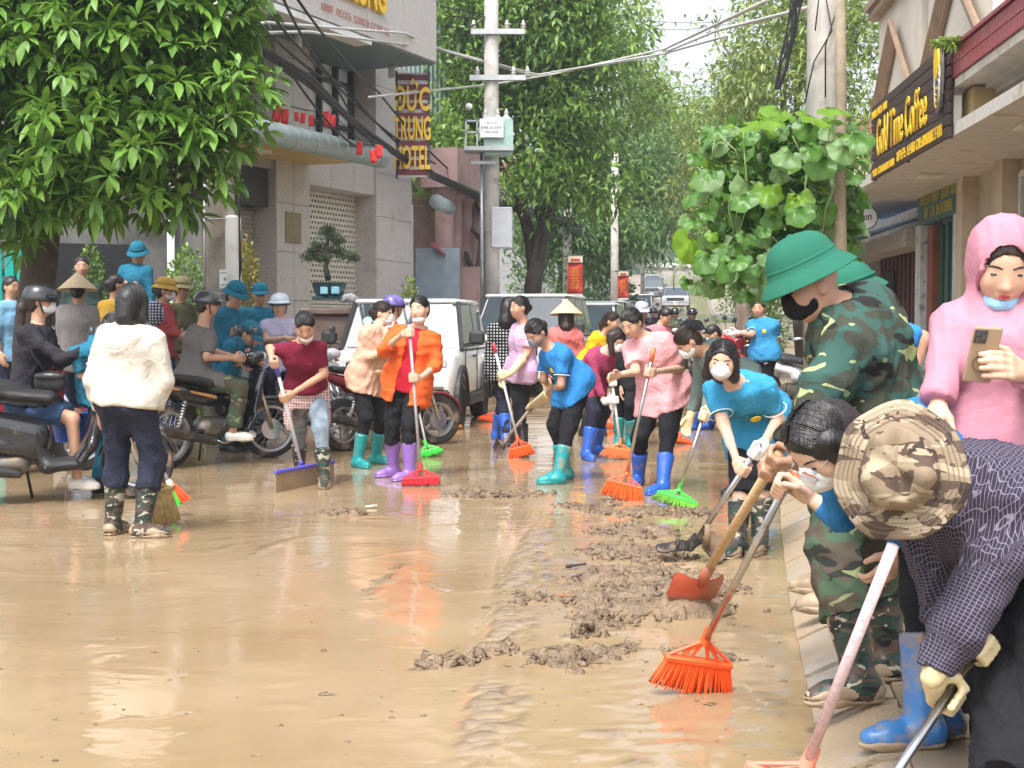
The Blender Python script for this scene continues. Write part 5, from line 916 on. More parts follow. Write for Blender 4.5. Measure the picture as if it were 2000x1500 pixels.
    def headfield(Fd):
        rs = lambda *r: tuple(x * hsz for x in r)
        Fd.ell(H(0, -.012, .024), rs(.074, .092, .086), HM, .03); Fd.ell(H(0, .02, -.03), rs(.062, .066, .083), HM, .04); Fd.ell(H(0, .038, -.078), rs(.036, .036, .03), HM, .04)
        for sg in (1, -1):
            Fd.ell(H(.034 * sg, .052, -.03), rs(.03, .03, .032), HM, .025); Fd.ell(H(.075 * sg, -.01, -.012), rs(.011, .02, .031), HM, .008)
        if face: Fd.cone(H(0, .08, .004), H(0, .098, -.03), .0085 * hsz, .0135 * hsz, .014); Fd.cone(H(-.012, .088, -.034), H(.012, .088, -.034), .009 * hsz, .009 * hsz, .008); Fd.cone(H(-.014, .082, -.062), H(.014, .082, -.062), .008 * hsz, .008 * hsz, .016)
    nkt = H(0, -.012, -.07)
    # ---- body: one surface, neck to ankles, hands and head joined in
    T = lambda t: pv.lerp(nk, t)
    tors = [(T(0) - sp * .02, T(.36), .108, .088, .155, .128), (T(.36), T(.74), .088, .102, .128, .145), (T(.74), T(.93), .102, .07, .145, .12)]
    def torso(Fd, inf, k=.05, cuts=(), hem=None, bust=True):
        if hem is not None: Fd.cone(hem, T(.05), (.112 * s + inf * 1.25) * fat, (.11 * s + inf) * fat, k, lat, .7, cuts)
        for a, b, r1, r2, w1, w2 in tors: Fd.cone(a, b, (r1 * s + inf) * fat, (r2 * s + inf) * fat, k, lat, .71 / w ** .5, cuts)
        if bust: 
            for sg in (1, -1): Fd.cone(T(.7) + fro * (.045 * s * fat) + lat * (.06 * s * sg), T(.62) + fro * (.05 * s * fat) + lat * (.058 * s * sg), .055 * s + inf, .058 * s + inf, .05, cuts=cuts)
    B = Field(vox * (1.5 if lod == 0 else 1.85)); torso(B, 0)
    B.cone(nk - sp * .02, nkt, .052 * s, .049 * s, .03)
    for sd_ in 'LR':
        B.cone(T(.9), sh[sd_], .06 * s, .05 * s, .04); B.cone(sh[sd_], elb[sd_], .044 * s * fat, .036 * s * fat, .025); B.cone(elb[sd_], wri[sd_], .037 * s, .025 * s, .012)
        B.cone(hips[sd_], knee[sd_], .08 * s * fat, .053 * s, .04); B.cone(knee[sd_], ank[sd_], .052 * s, .035 * s, .02); B.cone(ank[sd_] - fdir[sd_] * .02 - Z * (.04 * s), ank[sd_] + fdir[sd_] * (.13 * s) - Z * (.055 * s), .036 * s, .026 * s, .025)
    HF = Field((.0058, .0095, .0135, .018)[lod]); headfield(HF); HF.cone(nk.lerp(nkt, .35), nkt, .05 * s, .049 * s, .03)
    parts = [B.mesh(), HF.mesh()] + [hnd[x][:2] for x in 'LR' if not hnd[x][2]]
    bv, bf = joinvf(parts); link('body', np_mesh('body', bv, bf), SKIN[skin], root)
    # ---- face
    def surf(l, u, f=.14):
        fs_ = f - np.arange(70) * .0012; p = np.stack([A_(H(l, x, u)) for x in fs_]); D = np.full(70, .2)
        for lo, hi, fn, k in HF.pr: dd = fn(p); hh = np.maximum(k - np.abs(D - dd), 0) / k; D = np.minimum(D, dd) - hh * hh * k * .25
        w_ = np.argwhere(D < 0); return float(fs_[w_[0, 0]]) if len(w_) else .075
    if face and lod < 3:
        big = lod == 0
        for sg in (1, -1):
            fs = surf(.031 * sg, .006)
            MB().ell(H(.031 * sg, fs - (.0025 if big else .002), .0045), ((.0155 if big else .0145) * hsz, .0052 * hsz, (.0044 if big else .005) * hsz), hl, hu).build('eye', EYE, root, True)
            pts = [H(l * sg, surf(l * sg, u) + .0005, u) for l, u in ((.014, .023), (.028, .0275), (.042, .0265), (.052, .021))]
            MB().tube(pts, [.0022 * hsz, .0034 * hsz, .003 * hsz, .0012 * hsz], 6).build('eyebrow', HAIR['k'], root, True)
        if mask is None or mask[1] == 'chin':
            fs = surf(0, -.06); lm = MB()
            lm.ell(H(0, fs - .0015, -.0585), (.019 * hsz, .0055 * hsz, .0034 * hsz), hl, hu).ell(H(0, fs - .001, -.0665), (.0155 * hsz, .0058 * hsz, .0044 * hsz), hl, hu); lm.build('lips', lipc or LIPS, root, True)
    # ---- hair
    rs = lambda *r: tuple(x * hsz for x in r)
    if hair:
        style, hc = hair[0], hair[1]; hm = HAIR[hc]; Hf = Field(max(.0085, vox * .9)); hn = -hu * .57 + hf_ * .82
        cut = [(H(0, .05, -.03), hn)]
        low = -.075 if style in ('short', 'bun', 'pony', 'under') else -.12
        Hf.ell(H(0, -.014, .027), rs(.083, .101, .095), HM, .02, cuts=cut + [(H(0, 0, low), -hu)]); Hf.ell(H(0, -.045, -.03), rs(.074, .066, .075), HM, .03, cuts=cut)
        Hf.ell(H(0, .098, -.05), rs(.07, .088, .118), HM, .01, sub=True)
        for sg in (1, -1):
            if style != 'bob' and style != 'long' and style != 'loose': Hf.ell(H(.088 * sg, .03, -.06), rs(.04, .042, .05), HM, .01, sub=True)
        if style == 'bun': Hf.ell(H(0, -.112, -.01), rs(.046, .04, .046), HM, .015)
        if style == 'pony':
            a = H(0, -.105, .03); b = a - Z * .09 - f0 * .045; Hf.cone(a, b, .03, .037, .02); Hf.cone(b, b - Z * (hair[2] if len(hair) > 2 else .16) , .036, .014, .02)
        if style == 'bob':
            for sg in (1, -1): Hf.cone(H(.07 * sg, .012, .03), H(.078 * sg, .012, -.105), .03 * hsz, .036 * hsz, .03)
            Hf.cone(H(0, -.06, 0), H(0, -.065, -.11), .075 * hsz, .07 * hsz, .03)
        if style == 'long':
            ln = hair[2] if len(hair) > 2 else .3
            a = H(0, -.06, -.02); b = a - Z * .15 - f0 * .03; Hf.cone(a, b, .075, .075, .03); Hf.cone(b, b - Z * (ln - .15), .075, .045, .03)
            for sg in (1, -1): Hf.cone(H(.072 * sg, .0, .0), H(.075 * sg, -.01, -.06) - Z * .1, .03, .026, .03)
        if style == 'loose':   # hair fallen forward over a bent head
            for l0, l1 in ((.075, .085), (-.075, -.085), (.04, .06), (-.04, -.06)): Hf.cone(H(l0, -.02, .04), H(l1, .02, .02) - Z * .13, .035, .02, .03)
        ho = cmesh(Hf, 'hair', hm, root, wr=.0035, seed=sd + 90, fr=60)
        if lod <= 1 and style != 'under' and not (top and top.get('hood') == 'up'):
            rr = random.Random(sd); sb = MB(); rad = V((.0845, .1025, .0965)); cc = V((0, -.014, .027))
            for k in range(90 if lod else 200):
                sd2 = rr.choice((-1, 1)); u1, u2, u3 = rr.random(), rr.random(), rr.random()
                if style in ('bob', 'long', 'loose'): a = V((sd2 * .06, .85 - 1.5 * u1, .9)); b_ = V((sd2 * (.75 + .3 * u2), -.9 + 1.25 * (1 - u1), -.95)); c_ = V((sd2 * .5, 0, .25 * u3))
                else: a = V((sd2 * .75 * u1, .95 - .5 * u1, .75 - .9 * u1 * u1)); b_ = V((sd2 * .1 * u2, -1, .1 - .35 * u2)); c_ = V((sd2 * 1.1 * u1, 0, 1.0 * (1 - u1) * u3 + .15))
                pts = []
                for i in range(8):
                    t = i / 7; d_ = (a * (1 - t) + b_ * t + c_ * math.sin(PI * t)).normalized(); o_ = 1 + .012 * u2 + .02 * math.sin(9 * t + k) * .3; p = cc + V((d_.x * rad.x, d_.y * rad.y, d_.z * rad.z)) * o_
                    if (p.x / .066) ** 2 + ((p.y - .098) / .084) ** 2 + ((p.z + .05) / .114) ** 2 < 1:
                        if len(pts) > 2: break
                        pts = []; continue
                    if p.z < low + .005: break
                    pts.append(H(p.x, p.y, p.z))
                if len(pts) > 2: sb.tube(pts, [.0012] + [rr.uniform(.0018, .0034)] * (len(pts) - 2) + [.0012], 3, False)
            if sb.v: sb.build('hair_strands', hm, ho, True)
    # ---- mask
    if mask:
        mf = Field(max(.006, vox * .6)); c0 = (0, .03, -.045) if mask[1] == 'on' else (0, .03, -.095)
        if mask[1] == 'on':
            mf.ell(H(0, .03, -.04), rs(.07, .076, .068), HM, .02, cuts=[(H(0, .018, 0), -hf_), (H(0, .0, -.002), hu * .98 - hf_ * .17)])
            mf.cone(H(0, .086, -.012), H(0, .088, -.05), .024 * hsz, .03 * hsz, .03, cuts=[(H(0, .0, -.001), hu * .98 - hf_ * .17)])
        else:
            mf.ell(H(0, .03, -.092), rs(.06, .07, .04), HM, .02, cuts=[(H(0, .005, 0), -hf_), (H(0, 0, -.068), hu)])
        mo = cmesh(mf, 'face_mask', mask[0], root, wr=.0015, seed=sd, fr=50)
        for sg in (1, -1):
            MB().tube([H(.058 * sg, .04, -.025 if mask[1] == 'on' else -.09), H(.074 * sg, .0, .012), H(.08 * sg, -.02, .02)], .0018, 5).build('ear_loop', mask[0], mo, True)
    # ---- top
    segs = []
    if top:
        inf = top.get('inf', .016) * (1 if s > .9 else 1); hem = pv0 - sp * (top.get('hem', .06) - .075); Tf = Field(vox * (1.15 if lod == 0 else 1.25)); cuts = [(hem, -sp), (nk + sp * (.012 if not top.get('high') else .05), sp * .9 - fro * .42 if top.get('v') else sp)]
        torso(Tf, inf, .05, cuts, hem, top.get('bust', True)); segs.append((pv - sp * .3, nk + sp * .1, lat, .2, 0))
        for sg in (1, -1):
            Tf.cone(T(.03) - fro * .03 * s + lat * (.05 * s * sg), hips['L' if sg > 0 else 'R'] - fro * .02, .085 * s + inf * .7 + .014, .083 * s + inf * .6 + .016, .05, cuts=cuts); k_ = 'L' if sg > 0 else 'R'; Tf.cone(hips[k_], hips[k_].lerp(knee[k_], .5), .084 * s * fat + .014 + .016, .075 * s * fat + .03, .06, cuts=cuts)
        if top.get('flare'): Tf.cone(hem, T(.25), (.125 * s + inf), (.1 * s + inf), .04, lat, .72, cuts)
        sl_ = top.get('sl', .5); loose = top.get('loose', .012)
        for sd_ in 'LR':
            Tf.cone(T(.9), sh[sd_], .062 * s + inf * .8, .052 * s + inf * .7, .05, cuts=[(nk + sp * .02, sp)])
            ax = (elb[sd_] - sh[sd_]).normalized(); ax2 = (wri[sd_] - elb[sd_]).normalized()
            if sl_ <= 1:
                e = sh[sd_].lerp(elb[sd_], sl_); Tf.cone(sh[sd_], e, .05 * s * fat + loose * .8, .043 * s * fat + loose * 1.5, .03, cuts=[(e, ax)])
            else:
                Tf.cone(sh[sd_], elb[sd_], .049 * s * fat + loose, .041 * s * fat + loose, .03); e = elb[sd_].lerp(wri[sd_], sl_ - 1); Tf.cone(elb[sd_], e, .041 * s + loose, .031 * s + loose * .8, .015, cuts=[(e, ax2)])
            segs += [(sh[sd_], elb[sd_], fro, .055, .3), (elb[sd_], wri[sd_] + ax2 * .02, fro, .045, .3 + .27)]
        if top.get('collar', True) and not top.get('hood'):
            n0 = (nkt - nk).normalized(); Tf.cone(nk - n0 * .005, nk + n0 * .028 * s, .058 * s + .006, .055 * s + .004, .015, cuts=[(nk + n0 * .03, n0)])
        if top.get('high'):
            n0 = (nkt - nk).normalized(); Tf.cone(nk - n0 * .05, nk + n0 * .035 * s, .095 * s, .076 * s, .03, cuts=[(nk + n0 * .045, n0)])
        if top.get('hood') == 'down':
            for t in range(7):
                a = -PI * .12 + PI * 1.24 * t / 6; c = nk + lat * (math.cos(a) * .085 * s) - fro * (math.sin(a) * .085 * s - .0) + sp * (.005 - .02 * math.sin(a)); Tf.ell(c, (.05 * s, .05 * s, .045 * s), np.eye(3), .03)
            Tf.ell(nk - fro * .1 * s - sp * .06, (.1 * s, .06 * s, .1 * s), [tuple(lat), tuple(fro), tuple(sp)], .03)
        if top.get('hood') == 'up':
            Tf.ell(H(0, -.02, .022), rs(.109, .124, .129), HM, .04); Tf.cone(H(0, -.03, -.06), nk - sp * .02, .088, .1, .05); Tf.cone(H(0, .01, -.115), T(.86) + fro * .03, .066, .09, .05)
            Tf.ell(H(0, .115, -.03), rs(.072, .135, .122), HM, .02, sub=True); Tf.cone(H(0, .02, -.128), T(.84) + fro * .035, .07, .095, .04)
        if top.get('open'):   # an open jacket: the front is cut away in a slit
            a, b = T(1.02) + fro * .14, T(-.35) + fro * .16; wd = top['open']
            def slit(p, a=A_(a), b=A_(b), l=A_(lat), fr_=A_(fro)):
                ba = b - a; h = np.clip((p - a) @ ba / (ba @ ba), 0, 1); q = p - a - h[..., None] * ba; return np.maximum(np.abs(q @ l) - wd * (.6 + .5 * h), -((p - A_(T(.5))) @ fr_) - .02 + .0 * h)
            lo = np.minimum(A_(a), A_(b)) - .3; hi = np.maximum(A_(a), A_(b)) + .3; Tf.add(lo, hi, slit, -.01)
        cmesh(Tf, top.get('name', 'shirt'), top['m'], root, wr=top.get('wr', .006) * 1.7, seed=sd, fr=top.get('fr', 15), post=(lambda me, v: fib(me, v, segs)) if top.get('uv') else None)
    if vest:   # a layer worn under an open jacket
        Vf = Field(vox); hem = pv0 - sp * (vest.get('hem', .05) - .075); torso(Vf, .01, .05, [(hem, -sp), (nk + sp * .0, sp * .85 - fro * .5)], hem); cmesh(Vf, 'shirt', vest['m'], root, wr=.004, seed=sd + 5)
        n0 = (nkt - nk).normalized(); Cf = Field(vox * .8); Cf.cone(nk - n0 * .01 - fro * .01, nk + n0 * .025 * s, .066 * s, .06 * s, .015, cuts=[(nk + n0 * .03, n0), (nk + fro * .045 * s, fro)]); cmesh(Cf, 'collar', vest['m'], root, wr=.001, seed=sd)
    # ---- trousers
    if bot:
        Bf = Field(vox * (1.4 if lod == 0 else 1.65)); inf = bot.get('inf', .014); ln = bot.get('len', 1.0); wst = T(bot.get('waist', .14)); cuts = [(wst, sp)]
        Bf.cone(T(0) - sp * .03, T(.25), (.112 * s + inf) * fat, (.098 * s + inf) * fat, .05, lat, .72, cuts)
        for sd_ in 'LR':
            t1 = (knee[sd_] - hips[sd_]).normalized(); t2 = (ank[sd_] - knee[sd_]).normalized(); li = bot.get('loose', .014); bk = pv - sp * .05 - fro * .035
            Bf.cone(T(.02) - fro * .03 * s + lat * (.05 * s if sd_ == 'L' else -.05 * s), hips[sd_] - fro * .02, .085 * s + inf * .7, .083 * s + inf * .6, .05)
            if ln <= 1.0 and bot.get('short'):
                e = hips[sd_].lerp(knee[sd_], bot['short']); Bf.cone(hips[sd_], e, .084 * s * fat + li, .064 * s * fat + li, .04, cuts=[(e, t1)])
            else:
                Bf.cone(hips[sd_], knee[sd_], .084 * s * fat + li, .06 * s + li, .04); e = knee[sd_].lerp(ank[sd_], ln); Bf.cone(knee[sd_], e, .06 * s + li, ((.05 * s) if bot.get('tuck', True) else .064 * s + li), .02, cuts=[(e, t2)])
        cmesh(Bf, bot.get('name', 'trousers'), bot['m'], root, wr=bot.get('wr', .007) * 1.6, seed=sd + 31, fr=15)
    # ---- footwear
    if boots:
        for i, sd_ in enumerate('LR'):
            a = ank[sd_]; up = (knee[sd_] - a).normalized(); fd = fdir[sd_]; bh = boots.get('h', .235) * s; fv = max(vox * 1.25, .0105); bt = boots['m'] if not isinstance(boots['m'], dict) else boots['m'][sd_]
            zb = a.z - .085 * s; flr = [(a - Z * (.085 * s), -Z)]; foot = [(a - fd * .028 * s - Z * (.045 * s), a + fd * (.1 * s) - Z * (.055 * s), .046 * s, .041 * s), (a + fd * (.1 * s) - Z * (.055 * s), a + fd * (.15 * s) - Z * (.06 * s), .042 * s, .034 * s)]
            if boots.get('tilt'):
                pass
            bo = Field(fv)
            for p, q_, r1, r2 in foot: bo.cone(p, q_, r1, r2, .03, cuts=flr)
            e = a + up * bh
            if bh > .05: bo.cone(a - Z * .03, e, .047 * s, boots.get('r', .071) * s, .035, cuts=[(e, up)])
            o = cmesh(bo, boots.get('name', 'boot'), bt, root, wr=.003 if bh > .05 else 0, seed=sd + i, fr=22)
            if lod <= 1:
                so = Field(fv)
                for p, q_, r1, r2 in foot: so.cone(p, q_, r1 + .006, r2 + .006, .03, cuts=flr + [(a - Z * (.085 * s - .02), Z)])
                cmesh(so, 'sole', boots.get('sole', boots.get('foot', bt)), o)
                if boots.get('foot'):
                    fo = Field(fv)
                    for p, q_, r1, r2 in foot: fo.cone(p, q_, r1 + .0035, r2 + .0035, .03, cuts=[(a - Z * (.085 * s - .02), -Z), (a - Z * .008 - fd * .0, Z + fd * .25)])
                    cmesh(fo, 'mud_coat', boots['foot'], o, wr=.002, seed=sd)
    # ---- gloves
    for sd_ in 'LR':
        hv, hf, gk = hnd[sd_]
        if gk:
            gm, gl = gk; Gf = Field(max(vox * .8, .0075)); b0 = wri[sd_].lerp(elb[sd_], gl); ax = (elb[sd_] - wri[sd_]).normalized(); Gf.cone(wri[sd_] - ax * .01, b0, .031 * s, (.034 + .02 * gl) * s, .015, cuts=[(b0, ax)]); gv, gf = Gf.mesh()
            v_, f_ = joinvf([(hv, hf), (gv + vnorm(gv, gf) * (folds(gv, sd, 30) * .003)[:, None], gf)]); link('glove', np_mesh('glove', v_, f_), gm, root)
    # ---- hat
    if hat: HATS[hat[0]](H, hl, hf_, hu, hsz, hat, root)
    PEOPLE[key] = dict(root=root, H=H, nk=nk, pv=pv, sp=sp, lat=lat, fro=fro, sh=sh, elb=elb, wri=wri, s=s, T=T, hips=hips, knee=knee, ank=ank, hl=hl, hf=hf_, hu=hu, Z=Z)
    return root
def lat_(H, hl, hu, prof, c, name, m, root, hsz, ex=1.0, ey=1.16, n=28):
    mb = MB(); mb.lathe([(r * hsz, h * hsz) for r, h in prof], c, hu, hl, n, ex, ey); return mb.build(name, m, root, True)
def hat_pith(H, hl, hf, hu, hsz, hat, root):
    prof = [(.001, .125), (.022, .124), (.05, .117), (.073, .101), (.088, .077), (.096, .05), (.1, .026), (.103, .02), (.114, .009), (.127, -.006), (.137, -.022), (.139, -.026), (.135, -.026), (.124, -.01), (.112, .002), (.099, .01), (.092, .04), (.06, .097), (.001, .107)]
    o = lat_(H, hl, hu, prof, H(0, -.004, .045), 'helmet', hat[1], root, hsz * (hat[2] if len(hat) > 2 else 1), 1, 1.2, 36)
    MB().lathe([(.0988 * hsz, .034 * hsz), (.1045 * hsz, .034 * hsz), (.1035 * hsz, .05 * hsz), (.0985 * hsz, .05 * hsz)], H(0, -.004, .045), hu, hl, 36, 1, 1.2).build('hat_band', hat[1], o, True)
    MB().ell(H(0, -.004, .045) + hu * .13 * hsz, (.014 * hsz, .014 * hsz, .008 * hsz), hl, hu).build('vent_button', hat[1], o, True)
def hat_cone(H, hl, hf, hu, hsz, hat, root):
    c = H(0, -.01, .045); o = lat_(H, hl, hu, [(.001, .155), (.012, .147), (.105, .06), (.215, -.045), (.218, -.05), (.21, -.047), (.1, .052), (.001, .14)], c, 'conical_hat', hat[1], root, hsz, 1, 1, 40)
    for k in range(1, 9):
        t = k / 9; MB().torus(c + hu * (.15 - .2 * t) * hsz, (.008 + .208 * t) * hsz, .0012 * hsz, hu, 40, 4).build('hoop', hat[1], o, True)
def hat_moto(H, hl, hf, hu, hsz, hat, root):
    prof = [(.001, .105), (.03, .103), (.065, .092), (.095, .068), (.112, .03), (.118, -.01), (.117, -.035), (.109, -.035), (.1, .03), (.06, .08), (.001, .095)]
    o = lat_(H, hl, hu, prof, H(0, -.012, .035), 'helmet', hat[1], root, hsz, 1, 1.16)
    vz = MB(); c = H(0, -.012, .035); pts = []
    for i in range(13):
        a = -R(62) + R(124) * i / 12; pts.append((math.sin(a), math.cos(a)))
    vs = []; fs = []
    for r, h in ((.112, .022), (.15 if hat[0] == 'moto' else .15, .004), (.152, -.002), (.112, .012)):
        for x, y in pts: vs.append(c + (hl * (x * r * .98) + hf * (y * (r * 1.2)) + hu * h) * hsz)
    for j in range(3):
        for i in range(12): fs.append((j * 13 + i, j * 13 + i + 1, (j + 1) * 13 + i + 1, (j + 1) * 13 + i))
    vz.raw(vs, fs).build('visor', hat[2] if len(hat) > 2 else hat[1], o, True)
    MB().tube([H(.085, 0, .0), H(.07, .03, -.08), H(0, .05, -.12), H(-.07, .03, -.08), H(-.085, 0, .0)], .006, 6).build('chin_strap', mat('black_strap', (.015, .015, .016), .6), o, True)
    MB().lathe([(.1195 * hsz, -.03 * hsz), (.121 * hsz, -.022 * hsz), (.1195 * hsz, -.014 * hsz)], H(0, -.012, .035), hu, hl, 28, 1, 1.16).build('edge_trim', mat('black_strap', (.015, .015, .016), .6), o, True)
def hat_cap(H, hl, hf, hu, hsz, hat, root):
    prof = [(.001, .1), (.04, .097), (.075, .08), (.092, .05), (.096, .02), (.094, .0), (.09, .0), (.088, .04), (.001, .09)]
    c = H(0, -.008, .042); o = lat_(H, hl, hu, prof, c, 'cap', hat[1], root, hsz, 1, 1.12); vs = []; fs = []
    for r, h in ((.09, .016), (.125, .01), (.165, -.008), (.166, -.013), (.12, .004), (.09, .008)):
        for i in range(11):
            a = -R(58) + R(116) * i / 10; rr = .092 + (r - .092) * max(0, math.cos(a * 1.45)) ** .6; vs.append(c + (hl * (math.sin(a) * rr) + hf * (math.cos(a) * rr * 1.12) + hu * h) * hsz)
    for j in range(5):
        for i in range(10): fs.append((j * 11 + i, j * 11 + i + 1, (j + 1) * 11 + i + 1, (j + 1) * 11 + i))
    MB().raw(vs, fs).build('brim', hat[2] if len(hat) > 2 else hat[1], o, True)
def hat_boonie(H, hl, hf, hu, hsz, hat, root):
    """wide soft brimmed field hat with a dented crown"""
    c = H(0, -.006, .068); vs = []; fs = []; n = 56; prof = [(.001, .088), (.03, .09), (.06, .088), (.082, .078), (.092, .06), (.097, .03), (.1, .004), (.103, -.002), (.12, -.006), (.138, -.012), (.155, -.018), (.166, -.022), (.168, -.026), (.163, -.026), (.138, -.018), (.104, -.008)]
    for r, h in prof:
        for k in range(n):
            a = 2 * PI * k / n; cx, cy = math.cos(a), math.sin(a); dh = 0
            if r < .1: dh = -.034 * math.exp(-((cx * r - .01) / .024) ** 2) * min(1, (.1 - r) / .03) + .012 * math.sin(3 * a + 1) * r / .1 + .009 * math.sin(5 * a) * r / .1
            else: dh = (r - .1) / .09 * (.02 * math.sin(2 * a + .6) + .009 * math.sin(5 * a + 2) + .005 * math.sin(9 * a)) + .001 * math.sin((r - .1) * 900)
            rr = r * (1 + .03 * math.sin(3 * a + .5) + .02 * math.sin(7 * a)); vs.append(c + (hl * (cx * rr) + hf * (cy * rr * 1.08) + hu * (h + dh)) * hsz)
    for i in range(len(prof) - 1):
        for k in range(n): fs.append((i * n + k, i * n + (k + 1) % n, (i + 1) * n + (k + 1) % n, (i + 1) * n + k))
    o = MB().raw(vs, fs).build('field_hat', hat[1], root, True)
    for rr in (.118, .13, .142, .154):
        pts = []
        for k in range(n + 1):
            a = 2 * PI * k / n; q = rr * (1 + .03 * math.sin(3 * a + .5) + .02 * math.sin(7 * a)); h = -.006 - (rr - .125) * .24 + (rr - .1) / .09 * (.02 * math.sin(2 * a + .6) + .009 * math.sin(5 * a + 2) + .005 * math.sin(9 * a)); pts.append(c + (hl * (math.cos(a) * q) + hf * (math.sin(a) * q * 1.08) + hu * (h + .0015)) * hsz)
        MB().tube(pts, .0008, 4, False).build('stitching', mat('tan_thread', (.15, .115, .08), .9), o)
    for a in (.7, 2.6, 3.6, 5.3):
        q = .157; h = -.02 + .6 * (.02 * math.sin(2 * a + .6) + .009 * math.sin(5 * a + 2)); MB().ell(c + (hl * (math.cos(a) * q) + hf * (math.sin(a) * q * 1.08) + hu * (h + .002)) * hsz, (.004, .004, .002), hl, hu, 8, 4).build('eyelet', mat('brass', (.35, .25, .12), .35, metal=1), o, True)
HATS = dict(pith=hat_pith, cone=hat_cone, moto=hat_moto, cap=hat_cap, boonie=hat_boonie)
# ================================================================= vehicles
BODYW = mat('white_car_paint', (.72, .72, .72), rough=.22, spec=.5, var=.03, coat=.6, dirt=(.5, .44, .36), dirt_s=2.5, dirt_t=.66); BLKPL = mat('black_plastic', (.025, .026, .028), rough=.55, var=.15, dirt=(.2, .15, .1), dirt_s=6, dirt_t=.68); CGLASS = mat('car_glass', (.045, .06, .07), rough=.04, spec=1.0, var=.1); TYRE = mat('tyre_rubber', (.018, .017, .016), rough=.75, var=.2, dirt=(.2, .14, .09), dirt_s=7, dirt_t=.56); ALLOY = mat('alloy_rim', (.45, .45, .46), rough=.35, metal=.8, dirt=(.3, .23, .16), dirt_s=9, dirt_t=.6); CHROME = mat('chrome', (.6, .6, .62), rough=.15, metal=1); LAMPW = mat('lamp_glass', (.6, .62, .62), rough=.08, spec=.8); LAMPR = mat('red_lamp', (.4, .02, .02), rough=.15); PLATE = mat('number_plate', (.7, .7, .68), .5)
def wheel_meshes(Rw, wd, rim, spokes, kind='alloy'):
    t = MB(); t.lathe([(rim, -wd / 2), (Rw * .93, -wd / 2), (Rw, -wd * .32), (Rw * 1.005, 0), (Rw, wd * .32), (Rw * .93, wd / 2), (rim, wd / 2)], (0, 0, 0), (0, 1, 0), n=32); r = MB()
    r.lathe([(rim * 1.01, -wd * .45), (rim * .9, -wd * .4), (rim * .86, 0), (rim * .9, wd * .4), (rim * 1.01, wd * .45)], (0, 0, 0), (0, 1, 0), n=32); r.lathe([(.001, wd * .35), (rim * .28, wd * .33), (rim * .3, 0), (rim * .28, -wd * .33), (.001, -wd * .35)], (0, 0, 0), (0, 1, 0), n=14)
    for i in range(spokes):
        a = 2 * PI * i / spokes; d = V((math.cos(a), 0, math.sin(a)))
        if kind == 'alloy': r.box(d * rim * .58, (rim * .16, wd * .5, rim * .7), V((0, 1, 0)).cross(d), d, .006)
        else: b = V((math.cos(a + (.5 if i % 2 else -.5)), 0, math.sin(a + (.5 if i % 2 else -.5)))); r.tube([b * rim * .25 + V((0, (.02 if i % 4 < 2 else -.02), 0)), d * rim * .93], .0022, 4)
    return t.mesh('tyre', 'auto'), r.mesh('rim', 'auto')
WM = {'car': wheel_meshes(.335, .19, .215, 7), 'suv': wheel_meshes(.37, .23, .235, 6), 'spoke': wheel_meshes(.285, .075, .225, 32, 'spoke'), 'alloy5': wheel_meshes(.27, .09, .185, 5), 'scoot': wheel_meshes(.26, .1, .17, 5)}
def wheel(parent, kind, c, steer=0):
    t, r = WM[kind]; o = link('wheel', t, TYRE, parent, True); o.location = c; o.rotation_euler = (0, random.random() * 6, 0) if not steer else (0, 0, steer); ri = link('rim', r, ALLOY, o, True); return o
